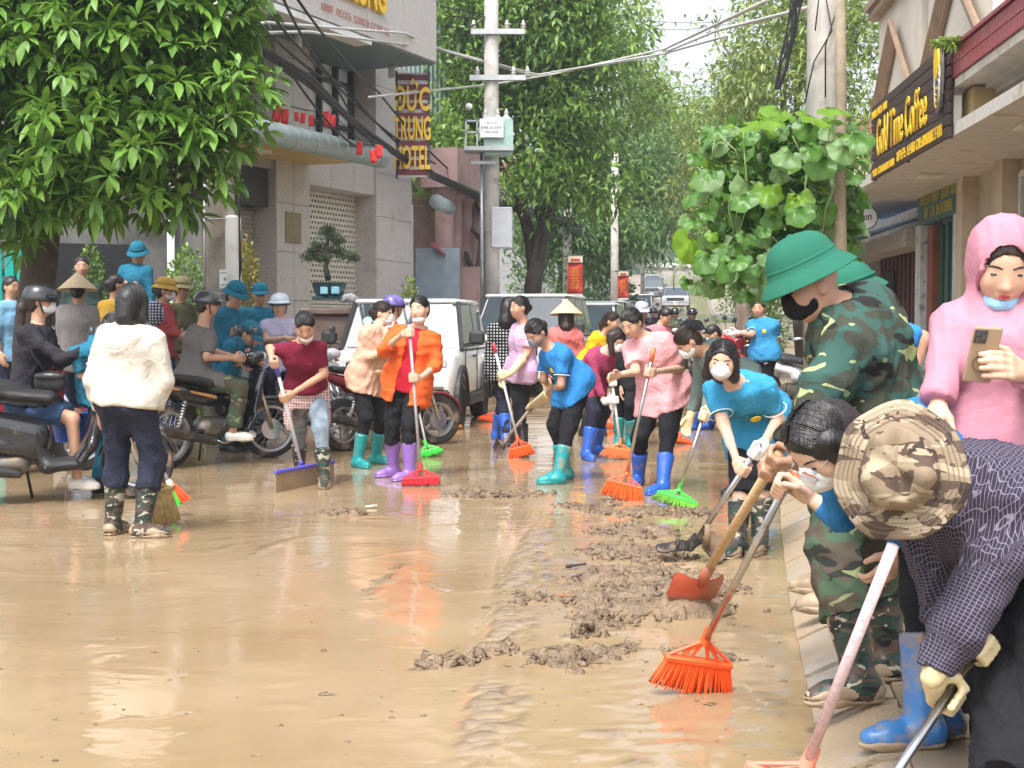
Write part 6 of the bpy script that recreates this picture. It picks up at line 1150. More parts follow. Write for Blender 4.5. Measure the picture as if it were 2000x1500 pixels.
def car(label, loc, head, L=3.2, W=1.66, H=1.62, wb=2.08, paint=None, kind='car', belt=1.0, hood=.98, cab=(.78, .4, -1.38, -1.55), clad=True, plate='20A-112.38', lod=0, group=None, dots=False):
    """local frame: x forward, y left, z up"""
    paint = paint or BODYW; rt = empty('parked_car', loc, label, 'car', group, head); hw = W / 2; Rw = WM[kind][0].vertices and (.335 if kind == 'car' else .37); b = MB(); N = 24
    xs = [(-L / 2, .42, .9 * belt, .9), (-L / 2 + .06, .3, belt, .97), (-L / 2 + .3, .24, belt, 1), (-.2, .22, belt, 1), (cab[0], .22, belt, 1), (cab[0] + .1, .23, hood + .02, 1), (L / 2 - .25, .25, hood, .985), (L / 2 - .05, .32, hood - .07, .95), (L / 2, .42, hood - .2, .9)]; vs = []; fs = []
    for x, z0, z1, k in xs:
        for i in range(N):
            a = 2 * PI * i / N; cx, cz = math.cos(a), math.sin(a); e = .32; vs.append((x, hw * k * math.copysign(abs(cx) ** e, cx), (z0 + z1) / 2 + (z1 - z0) / 2 * math.copysign(abs(cz) ** .28, cz)))
    for j in range(len(xs) - 1):
        for i in range(N): fs.append((j * N + i, j * N + (i + 1) % N, (j + 1) * N + (i + 1) % N, (j + 1) * N + i))
    fs += [tuple(range(N - 1, -1, -1)), tuple((len(xs) - 1) * N + i for i in range(N))]; body = b.raw(vs, fs).build('body', paint, rt, 'auto', True)
    wb_, wr_ = hw * .93, hw * .8; x0, x1, x2, x3 = cab; zb, zr = belt - .03, H - .05
    Bl = [V((x0, wb_, zb)), V((x0, -wb_, zb)), V((x3, -wb_, zb)), V((x3, wb_, zb))]; T_ = [V((x1, wr_, zr)), V((x1, -wr_, zr)), V((x2, -wr_, zr)), V((x2, wr_, zr))]
    g = MB().raw(Bl + T_, [(0, 1, 5, 4), (1, 2, 6, 5), (2, 3, 7, 6), (3, 0, 4, 7), (4, 5, 6, 7)]).build('cabin', paint, rt, True, True); bv = g.modifiers.new('round', 'BEVEL'); bv.width = .09; bv.segments = 5; bv.harden_normals = False
    rf = MB().box(((x1 + x2) / 2, 0, zr + .015), (x1 - x2 + .1, wr_ * 2 + .03, .07), bev=.028).build('roof', paint, rt, 'auto', True)
    def pane(nm, q, inset, parent, m=CGLASS, out=.012):
        c = sum(q, V()) / 4; n = (q[1] - q[0]).cross(q[3] - q[0]).normalized(); n = n if n.dot(c - V((0, 0, 1.2))) > 0 else -n; pts = [p + (c - p).normalized() * inset + n * out for p in q]; o = MB().prism(pts, n * .006).build(nm, m, parent, False, True); return o, pts, n
    ws, pts, n = pane('windscreen', [Bl[0], Bl[1], T_[1], T_[0]], .07, rt)
    MB().tube([pts[1].lerp(pts[0], .15) + n * .015, pts[1].lerp(pts[0], .6) + n * .015 + V((0, 0, .03))], .008, 5).build('wiper', BLKPL, ws, False, True)
    if dots:
        for k in (.13, .23): MB().lathe([(.001, .004), (.06, .004), (.06, 0), (.001, 0)], pts[1].lerp(pts[0], k).lerp(pts[2].lerp(pts[3], k), .6) + n * .012, n, n=20).build('sticker', mat('mint_sticker', (.3, .6, .55), .5), ws, False, True)
    pane('rear_window', [Bl[3], Bl[2], T_[2], T_[3]], .1, rt)
    for sg, (i, j) in ((1, (0, 3)), (-1, (1, 2))):
        q = [Bl[i], Bl[j], T_[j], T_[i]]; sp_ = [.0, .52, 1.0] if L < 3.6 else [0, .38, .74, 1.0]
        for k in range(len(sp_) - 1): pane('side_window', [q[0].lerp(q[1], sp_[k]), q[0].lerp(q[1], sp_[k + 1]), q[3].lerp(q[2], sp_[k + 1]), q[3].lerp(q[2], sp_[k])], .055, rt)
        MB().tube([q[0] + V((0, sg * .012, 0)), q[3] + V((0, sg * .012, 0))], .03, 6).build('pillar', BLKPL, rt, False, True)
        mi = MB().box((x0 - .12, sg * (hw + .13), belt + .12), (.1, .2, .17), bev=.03).build('wing_mirror', BLKPL, rt, False, True); MB().tube([(x0 - .1, sg * (hw - .06), belt + .03), (x0 - .12, sg * (hw + .08), belt + .08)], .02, 6).build('mirror_arm', BLKPL, mi, False, True)
        for k, xx in enumerate([x0 - .75] if L < 3.6 else [x0 - .85, x0 - 1.75]): MB().box((xx, sg * (hw + .008), belt - .12), (.17, .03, .028), bev=.008).build('door_handle', paint if clad is False else BLKPL, rt, False, True)
        for xx in ([x0 - .02, x0 - 1.02] if L < 3.6 else [x0 - .02, x0 - 1.0, x0 - 1.95]): MB().box((xx, sg * (hw + .001), belt * .5 + .2), (.008, .012, belt - .42)).build('door_seam', BLKPL, rt, False, True)
        for xw in (wb / 2, -wb / 2):
            MB().lathe([(Rw * 1.12, -.03), (Rw * 1.12, .03), (.001, .03)], (xw, sg * (hw - .035), Rw), (0, sg, 0), n=28).build('wheel_well', mat('well_black', (.008, .008, .008), .9), rt, False, True)
            if clad:
                ar = MB(); vs = []; n_ = 16
                for i_ in range(n_ + 1):
                    a = R(-12) + R(204) * i_ / n_; c_, s_ = math.cos(a), math.sin(a); vs += [(xw + c_ * Rw * 1.13, sg * (hw - .05), Rw + s_ * Rw * 1.13), (xw + c_ * Rw * 1.13, sg * (hw + .035), Rw + s_ * Rw * 1.13), (xw + c_ * Rw * 1.36, sg * (hw + .028), Rw + s_ * Rw * 1.34), (xw + c_ * Rw * 1.38, sg * (hw - .03), Rw + s_ * Rw * 1.36)]
                fs = [(4 * i_ + k, 4 * i_ + (k + 1) % 4, 4 * i_ + 4 + (k + 1) % 4, 4 * i_ + 4 + k) for i_ in range(n_) for k in range(4)]; ar.raw(vs, fs).build('wheel_arch', BLKPL, rt, False, True)
            wheel(rt, kind, (xw, sg * (hw - .09), Rw))
        if clad: MB().box((0, sg * (hw + .01), .33), (wb - 2.4 * Rw, .06, .15), bev=.02).build('sill_cladding', BLKPL, rt, False, True)
        MB().box((L / 2 - .02, sg * (hw - .28), hood - .16), (.06, .36, .12), bev=.02).build('headlight', LAMPW, rt, False, True); MB().box((-L / 2 + .02, sg * (hw - .12), belt - .15), (.06, .12, .3), bev=.02).build('tail_light', LAMPR, rt, False, True)
    gr = MB().box((L / 2 + .0, 0, hood - .24), (.05, W * .62, .2), bev=.015).build('grille', BLKPL, rt, False, True)
    for k in range(3): MB().box((L / 2 + .028, 0, hood - .3 + k * .06), (.015, W * .6, .012)).build('grille_bar', CHROME, gr, False, True)
    MB().box((L / 2 + .01, 0, .4), (.1, W * .92, .2), bev=.03).build('bumper', BLKPL if clad else paint, rt, False, True); MB().tube([(L / 2 + .05, -W * .42, .52), (L / 2 + .07, 0, .53), (L / 2 + .05, W * .42, .52)], .022, 6).build('bumper_bar', CHROME, rt, True, True)
    pl = MB().box((L / 2 + .07, 0, .42), (.012, .34, .12)).build('number_plate', PLATE, rt, False, True); put = put_marks((3, 5), .085, (0, 0, 0), (0, 1, 0), (0, 0, 1), DARKF, None, ext=.001, name='lettering'); put.parent = pl; put.location = (L / 2 + .076, 0, .42)
    return rt
def hd_(dx, dy): return math.atan2(dy, dx)
# the two door white car: heading towards the camera, a little to the left
car('small boxy white two door car with black wheel arches behind the orange jacket', (-1.32, 18.35, 0), hd_(-.12, -1), dots=True)
car('white sport utility car parked behind the small boxy car', (.32, 25.6, .06), hd_(-.2, -1), 4.6, 1.85, 1.78, 2.8, None, 'suv', 1.05, 1.04, (.95, .35, -2.0, -2.25), False, '20A-086.51')
car('white hatchback with wide windscreen behind the conical hat woman', (1.65, 31.5, .15), hd_(-.16, -1), 4.2, 1.78, 1.62, 2.6, None, 'car', .98, .95, (.95, .2, -1.7, -2.0), False, '20A-104.77')
car('white car third in the parked row', (2.35, 37.5, .26), hd_(-.16, -1), 4.3, 1.78, 1.65, 2.6, None, 'car', .98, .95, (.95, .2, -1.7, -2.0), False, '20C-030.12')
CARG = mat('grey_car_paint', (.12, .13, .14), rough=.25, coat=.5, var=.05); CARS = mat('silver_car_paint', (.45, .48, .5), rough=.25, coat=.5, metal=.3, var=.05)
car('dark grey car in the parked row behind the white hatchbacks', (3.25, 44.5, road_z(44.5)), hd_(-.16, -1), 4.4, 1.8, 1.6, 2.6, CARG, 'car', .98, .95, (.95, .2, -1.7, -2.0), False)
car('silver car far in the parked row under the trees', (4.35, 53, road_z(53)), hd_(-.16, -1), 4.3, 1.78, 1.6, 2.6, CARS, 'car', .98, .95, (.95, .2, -1.7, -2.0), False)
car('white car parked far up the street below the second banner', (5.95, 66, road_z(66)), hd_(-.16, -1), 4.3, 1.78, 1.6, 2.6, None, 'car', .98, .95, (.95, .2, -1.7, -2.0), False)
car('silver car driving down the middle of the far street', (10.9, 92, road_z(92)), hd_(-.14, -1), 4.4, 1.8, 1.55, 2.6, CARS, 'car', .98, .95, (.95, .2, -1.7, -2.0), False)
car('dark pickup parked far up the street', (11.4, 112, road_z(112)), hd_(-.14, -1), 4.8, 1.85, 1.75, 2.8, CARG, 'suv', 1.05, 1.04, (.95, .35, -2.0, -2.25), False)
car('white car halted beyond the dark pickup', (14.2, 140, road_z(140)), hd_(-.1, -1), 4.4, 1.8, 1.55, 2.6, None, 'car', .98, .95, (.95, .2, -1.7, -2.0), False)
car('white sport utility car standing crosswise on the hilltop', (25.6, 232, road_z(232)), hd_(1, .2), 4.7, 1.85, 1.8, 2.8, None, 'suv', 1.05, 1.04, (.95, .35, -2.0, -2.25), False)
car('second white car crosswise on the hilltop', (30.3, 233, road_z(233)), hd_(1, .1), 4.4, 1.8, 1.6, 2.6, None, 'car', .98, .95, (.95, .2, -1.7, -2.0), False)
# ---- motorbikes
BKB = mat('black_gloss', (.012, .012, .014), rough=.18, coat=.5, var=.1, dirt=(.16, .12, .08), dirt_s=7, dirt_t=.67); SEATM = mat('seat_vinyl', (.02, .02, .02), rough=.5, bump=.2, bs=80); ENG = mat('engine_metal', (.2, .19, .18), rough=.45, metal=.7, var=.3, dirt=(.2, .15, .1), dirt_s=8, dirt_t=.55); EXH = mat('exhaust_black', (.05, .048, .046), rough=.4, metal=.4, dirt=(.2, .15, .1), dirt_s=8, dirt_t=.6); REDB = mat('maroon_gloss', (.16, .01, .018), rough=.2, coat=.5); WHTB = mat('white_gloss', (.6, .61, .63), rough=.2, coat=.5)
def sd(parent, nm, m, prims, vox=.012):
    F = Field(vox * 1.5)
    for p in prims:
        if p[0] == 'e': F.ell(p[1], p[2], np.eye(3), .04)
        else: F.cone(p[0], p[1], p[2], p[3], p[4] if len(p) > 4 else .04, (0, 1, 0), p[5] if len(p) > 5 else 1.0)
    v, f = F.mesh(); return link(nm, np_mesh(nm, v, f), m, parent, True)
def tb(parent, nm, m, pts, r, n=8): return MB().tube(pts, r, n).build(nm, m, parent, True, True)
def bike(label, loc, head, paint, wk='spoke', steer=0.0, style='underbone', wb=1.22, group=None, accent=None):
    rt = empty('motorbike', loc, label, 'motorbike', group, head); Rw = {'spoke': .285, 'alloy5': .27, 'scoot': .26}[wk]; f, r = wb / 2, -wb / 2
    w1 = wheel(rt, wk, (f, 0, Rw), steer or .001); w2 = wheel(rt, wk, (r, 0, Rw)); hs = V((f - .28, 0, .86)); M = Matrix.Rotation(steer, 3, 'Z')
    for s_ in (1, -1): tb(rt, 'fork_leg', CHROME, [V((f, 0, Rw)) + M @ V((0, .07 * s_, 0)), V((f - .1, 0, Rw + .28)) + M @ V((0, .07 * s_, 0)), hs + M @ V((.04, .06 * s_, -.05))], [.02, .022, .018])
    vs = []; fs = []
    for i in range(15):
        a = R(15) + R(150) * i / 14
        for k, yy in enumerate((-.055, -.04, .04, .055)): q = M @ V((math.cos(a) * (Rw + (.035 if k in (1, 2) else .01)), yy, 0)); vs.append((f + q.x, q.y, Rw + math.sin(a) * (Rw + (.035 if k in (1, 2) else .01))))
    for i in range(14):
        for k in range(3): fs.append((i * 4 + k, i * 4 + k + 1, i * 4 + 5 + k, i * 4 + 4 + k))
    fd = MB().raw(vs, fs).build('front_fender', paint, rt, True, True); md = fd.modifiers.new('thick', 'SOLIDIFY'); md.thickness = .006
    MB().lathe([(.001, -.004), (.1, -.004), (.1, .004), (.001, .004)], V((f, 0, Rw)) + M @ V((0, -.05, 0)), M @ V((0, 1, 0)), n=24).build('brake_disc', CHROME, rt, False, True)
    sc = style == 'scooter'
    # leg shield and headlight cowl
    sd(rt, 'leg_shield', paint, [(hs + V((.06, 0, -.02)), V((f - .34, 0, .42)), .055, .05, .04, .3), (hs + V((.1, 0, .0)), V((f - .2, 0, .55)), .05, .045, .04, .45)] + ([(V((f - .34, 0, .42)), V((f - .42, 0, .3)), .05, .05, .04, .28)]))
    co = sd(rt, 'headlight_cowl', paint, [(hs + V((.02, 0, .1)), hs + V((.12, 0, .13)), .075, .06, .03, .7)]); MB().ell(hs + V((.17, 0, .125)), (.035, .075, .05)).build('headlight', LAMPW, rt, True, True)
    tb(rt, 'handlebar', CHROME, [hs + M @ V((-.1, -.34, .15)), hs + M @ V((.0, -.2, .16)), hs + M @ V((.02, 0, .12)), hs + M @ V((.0, .2, .16)), hs + M @ V((-.1, .34, .15))], .012)
    for s_ in (1, -1):
        tb(rt, 'hand_grip', BLKPL, [hs + M @ V((-.1, .34 * s_, .15)), hs + M @ V((-.04, .22 * s_, .158))], .018); tb(rt, 'brake_lever', CHROME, [hs + M @ V((.02, .2 * s_, .15)), hs + M @ V((-.03, .33 * s_, .14))], .007, 6)
        mi = tb(rt, 'mirror', BLKPL, [hs + M @ V((-.03, .22 * s_, .17)), hs + M @ V((-.02, .27 * s_, .34))], .006, 6); MB().ell(hs + M @ V((-.02, .28 * s_, .38)), (.02, .055, .045)).build('mirror_glass', CGLASS, mi, True, True)
        sd(rt, 'turn_signal', mat('amber_lamp', (.6, .2, .02), .2), [(hs + V((.08, .1 * s_, .06)), hs + V((.09, .13 * s_, .06)), .02, .016)], .01)
    if sc:
        sd(rt, 'floorboard', BLKPL, [(V((f - .42, 0, .28)), V((.0, 0, .27)), .05, .055, .04, .33), (V((.0, 0, .27)), V((-.1, 0, .45)), .06, .08, .04, .5)])
        sd(rt, 'body', paint, [(V((-.08, 0, .5)), V((r - .05, 0, .66)), .12, .09, .05, .75), (V((-.1, 0, .4)), V((r + .15, 0, .45)), .11, .1, .05, .75), (V((r, 0, .66)), V((r - .28, 0, .72)), .09, .05, .05, .7)])
        sd(rt, 'seat', SEATM, [(V((.02, 0, .76)), V((-.35, 0, .8)), .055, .05, .04, .42), (V((-.35, 0, .8)), V((r - .18, 0, .86)), .05, .04, .04, .42)])
        sd(rt, 'engine', ENG, [(V((-.2, -.03, .3)), V((r, .06, .27)), .09, .07), (V((r, .08, Rw)), V((r + .2, .09, .3)), .08, .07)]); sd(rt, 'exhaust', EXH, [(V((-.2, -.12, .22)), V((r + .15, -.15, .28)), .03, .055), (V((r + .15, -.15, .28)), V((r - .2, -.16, .36)), .058, .05)])
    else:
        sd(rt, 'body', paint, [(V((f - .36, 0, .55)), V((.0, 0, .5)), .055, .06, .04, .55), (V((.02, 0, .58)), V((r + .1, 0, .66)), .075, .08, .05, .7), (V((r + .1, 0, .68)), V((r - .3, 0, .8)), .075, .035, .05, .7)])
        sd(rt, 'seat', SEATM, [(V((.12, 0, .72)), V((-.2, 0, .74)), .045, .05, .04, .42), (V((-.2, 0, .76)), V((r - .12, 0, .84)), .05, .035, .04, .42)])
        if accent: 
            for s_ in (1, -1): sd(rt, 'side_stripe', accent, [(V((-.15, .095 * s_, .62)), V((r - .12, .09 * s_, .74)), .022, .014)], .009)
        sd(rt, 'engine', ENG, [(V((.05, 0, .34)), V((-.2, 0, .33)), .1, .12, .04), (V((.08, 0, .36)), V((.28, 0, .4)), .07, .055)], .014)
        for k in range(6): MB().lathe([(.001, -.004), (.075, -.004), (.075, .004), (.001, .004)], (.1 + k * .03, 0, .365 + k * .007), (1, 0, .2), n=12).build('cooling_fin', ENG, rt, False, True)
        tb(rt, 'exhaust_pipe', EXH, [(.25, -.06, .36), (.2, -.12, .22), (-.1, -.13, .2), (r + .35, -.14, .23)], .02); sd(rt, 'exhaust', EXH, [(V((r + .4, -.145, .22)), V((r - .2, -.16, .36)), .038, .055)]); MB().tube([(r - .2, -.16, .36), (r - .24, -.162, .37)], [.04, .03], 12).build('exhaust_tip', CHROME, rt, True, True)
        for s_ in (1, -1): tb(rt, 'swing_arm', BLKPL, [(-.15, .07 * s_, .33), (r, .075 * s_, Rw)], .022)
        tb(rt, 'crash_bar', CHROME, [(.1, -.14, .3), (.15, -.17, .24), (-.12, -.17, .2), (-.2, -.14, .24)], .01); tb(rt, 'kick_starter', CHROME, [(-.1, -.12, .33), (-.02, -.16, .45), (-.01, -.2, .46)], .009)
    for s_ in (1, -1):
        sp = MB().tube([(r + .02, .1 * s_, Rw + .02), (r + .13, .09 * s_, .64)], .014, 8); 
        for k in range(9): sp.torus(V((r + .02, .1 * s_, Rw + .06)).lerp(V((r + .13, .09 * s_, .64)), .1 + k * .09), .026, .006, (.11, 0, .35), 10, 5)
        sp.build('shock_absorber', CHROME, rt, True, True); tb(rt, 'footpeg', BLKPL, [(-.02, .1 * s_, .27), (-.02, .25 * s_, .27)], .016)
    MB().ell((r - .31, 0, .74), (.04, .08, .045)).build('tail_light', LAMPR, rt, True, True); pl = MB().box((r - .33, 0, .55), (.01, .18, .14), (.9, 0, -.3)).build('number_plate', PLATE, rt, False, True); tb(rt, 'rear_fender', BLKPL, [(r - .2, 0, .72), (r - .32, 0, .58), (r - .34, 0, .45)], [.06, .05, .03])
    tb(rt, 'stand', BLKPL, [(-.15, .1, .28), (-.1, .2, .012)], .011)
    return rt
g1 = G(330, 914); hx = V((.73, .95, 0)).normalized()
bike('black underbone motorbike with wire wheels ridden by the man in grey', g1 + hx * .61, math.atan2(hx.y, hx.x), BKB, 'spoke', -.45, accent=mat('amber_stripe', (.45, .22, .06), .4))
g2 = G(-15, 985); hx2 = V((.93, .36, 0)).normalized()
bike('black step through scooter ridden by the woman in denim shorts', g2 + hx2 * .38 + V((0, .0, 0)), math.atan2(hx2.y, hx2.x), BKB, 'scoot', 0, 'scooter', 1.28)
g3 = G(668, 881); hx3 = V((.92, .8, 0)).normalized(); bike('maroon motorbike with silver five spoke wheels behind the two women', g3 + hx3 * .61, math.atan2(hx3.y, hx3.x), REDB, 'alloy5', -.2)
bike('white scooter facing the crowd behind the woman in maroon', V((-2.25, 14.6, 0)), math.atan2(-.55, .8), WHTB, 'scoot', .3, 'scooter', 1.25)
bike('dark red motorbike parked between conical hat woman and girl in white', V((-4.35, 11.9, 0)), math.atan2(.5, .8), REDB, 'scoot', 0, 'scooter', 1.25)
for i, (px, d, cc, lb) in enumerate(((1352, 29, BKB, 'black motorbike of the far rider in black coming down the street'), (1318, 31, BKB, 'dark motorbike of the far rider in camouflage'), (1276, 34, REDB, 'far motorbike next to the parked cars'), (1560, 17.5, WHTB, 'silver motorbike parked behind the soldier'), (1420, 24, REDB, 'maroon motorbike parked at the right kerb'), (1440, 21, BKB, 'dark motorbike parked by the whitewashed tree'))):
    p = P(px, 632, d); bike(lb, (p.x, d, road_z(d) + (.1 if i > 2 else 0)), math.atan2(-1, -.1 if i < 3 else .5), cc, 'alloy5', 0, 'underbone' if i % 2 else 'scooter')
# ================================================================= brooms, shovels, squeegee
STEEL = mat('steel_tube', (.55, .55, .56), rough=.28, metal=1, var=.1, vs=20, dirt=(.3, .22, .14), dirt_s=14, dirt_t=.62)
GREYROD = mat('grey_rod', (.33, .31, .31), rough=.45, var=.15, vs=14, dirt=(.3, .21, .13), dirt_s=12, dirt_t=.6)
PINKROD = mat('pink_rod', (.62, .45, .47), rough=.5, var=.12, vs=60, dirt=(.32, .24, .2), dirt_s=90, dirt_t=.6)
WHITEROD = mat('white_rod', (.7, .7, .74), rough=.4, var=.06)
WOODROD = mat('wooden_handle', (.56, .38, .2), rough=.6, var=.2, vs=20, stretch=(4, 4, 1), dirt=(.3, .2, .11), dirt_s=7, dirt_t=.66)
DARKWOOD = mat('weathered_handle', (.3, .24, .2), rough=.7, var=.25, vs=20)
def plastic(n, c, dirt=True): return mat('plastic_' + n, c, rough=.42, var=.08, vs=15, dirt=MUDC if dirt else None, dirt_s=11, dirt_t=.66)
ORANGE, GREENP, REDP, SALMON, BLUEP = plastic('orange', (.85, .1, .018)), plastic('green', (.05, .6, .06)), plastic('red', (.62, .03, .04)), plastic('salmon', (.78, .22, .15)), plastic('blue', (.1, .09, .5))
def rod_(name, a, b, r, m, parent, n=10):
    return MB().tube([a, b], r, n).build(name, m, parent, True)
def broom(label, tip, neck, top, mrod, mhead, width=.3, yaw=0, rr=.0125, bl=.13, grip=None, flare=1.25, mbr=None, muddy=True, z=0.0, lift=0.0):
    """tip: ground pixel under the bristles; neck, top: pixels with a depth offset to the tip"""
    g = G(tip[0], tip[1], z) + V((0, 0, lift)); d = g.y; a = P(neck[0], neck[1], d + neck[2]); b = P(top[0], top[1], d + top[2])
    root = empty('broom', g, label, 'broom', None); D = (g - a); h = D.length; D.normalize(); W = V((math.cos(R(yaw)), math.sin(R(yaw)), 0)); W = (W - D * W.dot(D)).normalized(); N_ = D.cross(W)
    rod_('handle', a - (b - a).normalized() * .02, b, rr, mrod, root)
    if grip: rod_('hand_grip', b - (b - a).normalized() * .09, b + (b - a).normalized() * .01, rr * 1.35, grip, root)
    bar = a + D * max(h - bl, .05); hb = max(h - bl, .05); hw = width / 2
    hd = MB(); hd.tube([a - D * .05, a + D * .012], [rr * 1.25, rr * 1.6], 10)
    for t in (-1, -.62, -.28, .28, .62, 1): hd.tube([a, bar + W * (t * hw * .96)], [.0075, .006], 6)
    hd.box(bar + D * .008, (width, .034, .026), W, D, .006); hd.build('broom_head', mhead, root, 'auto')
    br = MB(); rnd = random.Random(hash(label) % 999); L_ = h - hb - .01
    for row in (-1, 0, 1):
        for i in range(30):
            t = (i + .5) / 30 * 2 - 1; p0 = bar + D * .018 + W * (t * hw * .97) + N_ * (row * .011)
            f = 1 + (flare - 1) * 1.0; q = bar + D * (L_ * (1 - .1 * t * t) + rnd.uniform(-.012, .012)) + W * (t * hw * f + rnd.uniform(-.006, .006)) + N_ * (row * .022 + rnd.uniform(-.006, .006))
            br.tube([p0, p0.lerp(q, .6) + N_ * rnd.uniform(-.004, .004), q], [.0042, .0048, .003], 4, False)
    br.build('bristles', mbr or mhead, root)
    if muddy:
        mu = MB()
        for i in range(26):
            t = (i + .5) / 26 * 2 - 1; q = bar + D * (L_ * (1 - .1 * t * t) - .004) + W * (t * hw * flare); mu.tube([q - D * rnd.uniform(.008, .025), q + D * .004], [.003, .0055], 5)
        mu.build('mud_tips', MATS['wet_mud'], root, True)
    return a, b
def shovel(label, tip, neck, top, mrod, mblade, rr=.017, width=.22, yaw=0, z=0.0, lift=.0, blade_len=.27, load=False):
    g = G(tip[0], tip[1], z) + V((0, 0, lift)); d = g.y; a = P(neck[0], neck[1], d + neck[2]); b = P(top[0], top[1], d + top[2])
    root = empty('shovel', g, label, 'shovel'); u = (a - b).normalized(); rod_('handle', a, b, rr, mrod, root, 12)
    D = (g - a).normalized(); W = V((math.cos(R(yaw)), math.sin(R(yaw)), 0)); W = (W - D * W.dot(D)).normalized(); N_ = W.cross(D); N_ = N_ if N_.z > 0 else -N_
    rod_('socket', a - u * .1, a + D * .07, rr * 1.3, mblade, root, 12); vs = []; fs = []; n, m = 9, 8; h = (g - a).length
    for s_ in (0, .004):
        for j in range(m + 1):
            t = j / m; wd = width / 2 * (1 if t < .6 else max(.12, 1 - ((t - .6) / .4) ** 2 * .88)) * (.9 + .1 * min(1, t * 8))
            for i in range(n + 1):
                x = i / n * 2 - 1; vs.append(a + D * (.04 + t * (h - .04)) + W * (x * wd) + N_ * (.05 * x * x * (1 - .4 * t) - .012 + s_ + .02 * t * t))
    st = (n + 1) * (m + 1)
    for k in (0, 1):
        for j in range(m):
            for i in range(n):
                q = (j * (n + 1) + i, j * (n + 1) + i + 1, (j + 1) * (n + 1) + i + 1, (j + 1) * (n + 1) + i); fs.append(tuple(x + k * st for x in (q if k else q[::-1])))
    MB().raw(vs, fs).build('blade', mblade, root, True)
    return a, b
def squeegee(label, cl, cr_, neck, top):
    a0, a1 = G(*cl), G(*cr_); mid = (a0 + a1) / 2; root = empty('squeegee', mid, label, 'squeegee'); d = mid.y; a = P(neck[0], neck[1], d + neck[2]); b = P(top[0], top[1], d + top[2])
    W = (a1 - a0).normalized(); up = (a - mid); N_ = V((0, -1, 0)); N_ = (N_ - W * N_.dot(W)).normalized(); U = N_.cross(W); U = U if U.z > 0 else -U
    rod_('handle', a, b, .013, WHITEROD, root); rod_('hand_grip', b - (b - a).normalized() * .13, b, .017, BLUEP, root); rod_('hand_grip', a.lerp(b, .0), a.lerp(b, .04), .017, BLUEP, root)
    L_ = (a1 - a0).length; h = .155
    bl = MB().box(mid + U * h * .5, (L_, .006, h), W, U); bl.build('blade', mat('squeegee_rubber', (.3, .215, .13), rough=.35, var=.15, vs=9), root)
    MB().box(mid + U * h, (L_ * 1.01, .03, .03), W, U, .006).build('head_bar', BLUEP, root)
    MB().prism([mid + U * (h + .01) + W * .1, mid + U * (h + .01) - W * .1, a - W * .018, a + W * .018], N_ * -.02).build('bracket', BLUEP, root)
    return a, b
# ================================================================= the people
C_ = lambda *a, **k: cloth(*a, **k)
CAMO = camo('camouflage_green', ((.035, .085, .07), (.045, .05, .035), (.018, .018, .017), (.32, .36, .17)), 6.5, 0, (.5, .6, .635))
CAMOT = camo('camouflage_trousers', ((.06, .1, .06), (.085, .07, .05), (.03, .032, .028), (.24, .27, .13)), 7, 3, (.5, .6, .64))
CAMOB = camo('camouflage_boots', ((.03, .05, .04), (.09, .06, .045), (.02, .02, .02), (.36, .34, .26)), 13, 5, (.5, .58, .6), .35)
CAMOD = camo('camouflage_tan_hat', ((.24, .18, .12), (.09, .06, .045), (.36, .29, .2), (.05, .035, .03)), 11, 9, (.52, .56, .64))
MUDBOOT = mat('muddy_rubber', (.3, .22, .14), rough=.5, var=.3, vs=14, bump=.5, bs=40)
BLACKT = C_('black', (.011, .011, .014), dirt=(.075, .056, .038), dirt_t=.7); NAVY = C_('navy', (.018, .021, .04), dirt=(.1, .075, .05), dirt_t=.7); JEANS = C_('pale_denim', (.2, .25, .3), var=.3, dirt=(.33, .36, .38), dirt_t=.56); DENIM = C_('denim', (.05, .1, .2), var=.2)
BPOLO = C_('blue_polo', (.025, .18, .45)); AQUA = C_('aqua_polo', (.035, .26, .46)); MILITIA = C_('militia_blue', (.015, .13, .21), var=.18); MILHAT = C_('militia_hat_blue', (.012, .13, .2), crease=0); PITHG = cloth('green_helmet', (.018, .125, .08), var=.08, crease=0)
TEALB, BLUEB, PURPB, BLKB = rubber('teal', (.01, .25, .26), MUDC, .62), rubber('blue', (.025, .11, .5), MUDC, .63), rubber('purple', (.24, .13, .42), MUDC, .66), rubber('black', (.02, .02, .02), MUDC, .6)
BLUEDIRT = rubber('blue_muddy', (.04, .17, .42), MUDC, .52)
YGLOVE = rubber('cream', (.68, .56, .32), (.45, .35, .2), .62); WGLOVE = C_('white_glove', (.72, .72, .7)); WMASK = C_('white_mask', (.75, .75, .76)); KMASK = C_('black_mask', (.012, .012, .014)); BMASK = C_('pale_blue_mask', (.3, .55, .75))
LEAF = mat('palm_leaf_hat', (.55, .42, .26), rough=.7, var=.12, vs=30)
def bb(m, **k): return dict(m=m, **k)
# --- sweepers in the middle of the street
a, b = squeegee('blue squeegee with wide muddy blade pushed by the woman in maroon', (538, 962), (652, 938), (589, 908, .0), (537, 706, -.35))
person('S', 'woman in maroon shirt and pale jeans bending over a wide squeegee', 11.2, 1.56, 6, (596, 636, -.3), (8, 42, 6), (588, 672, -.18), (601, 782, .1), (634, 951), (585, 930), ((634, 730, -.1), ('rod', a, b, .66)), ((527, 680, -.1), ('rod', a, b, .985)), skin='b', hair=('bun', 'k'),
       top=bb(C_('maroon', (.15, .008, .028)), sl=.75, hem=-.07, v=True, inf=.012, loose=.006), bot=bb(JEANS, len=.58), boots=bb(CAMOB, foot=MUDBOOT), mask=(WMASK, 'chin'))
a, b = broom('red push broom with grey handle held by the woman in orange', (823, 950), (821, 915, .02), (799, 634, .15), GREYROD, REDP, .3, 3, bl=.075, flare=1.05)
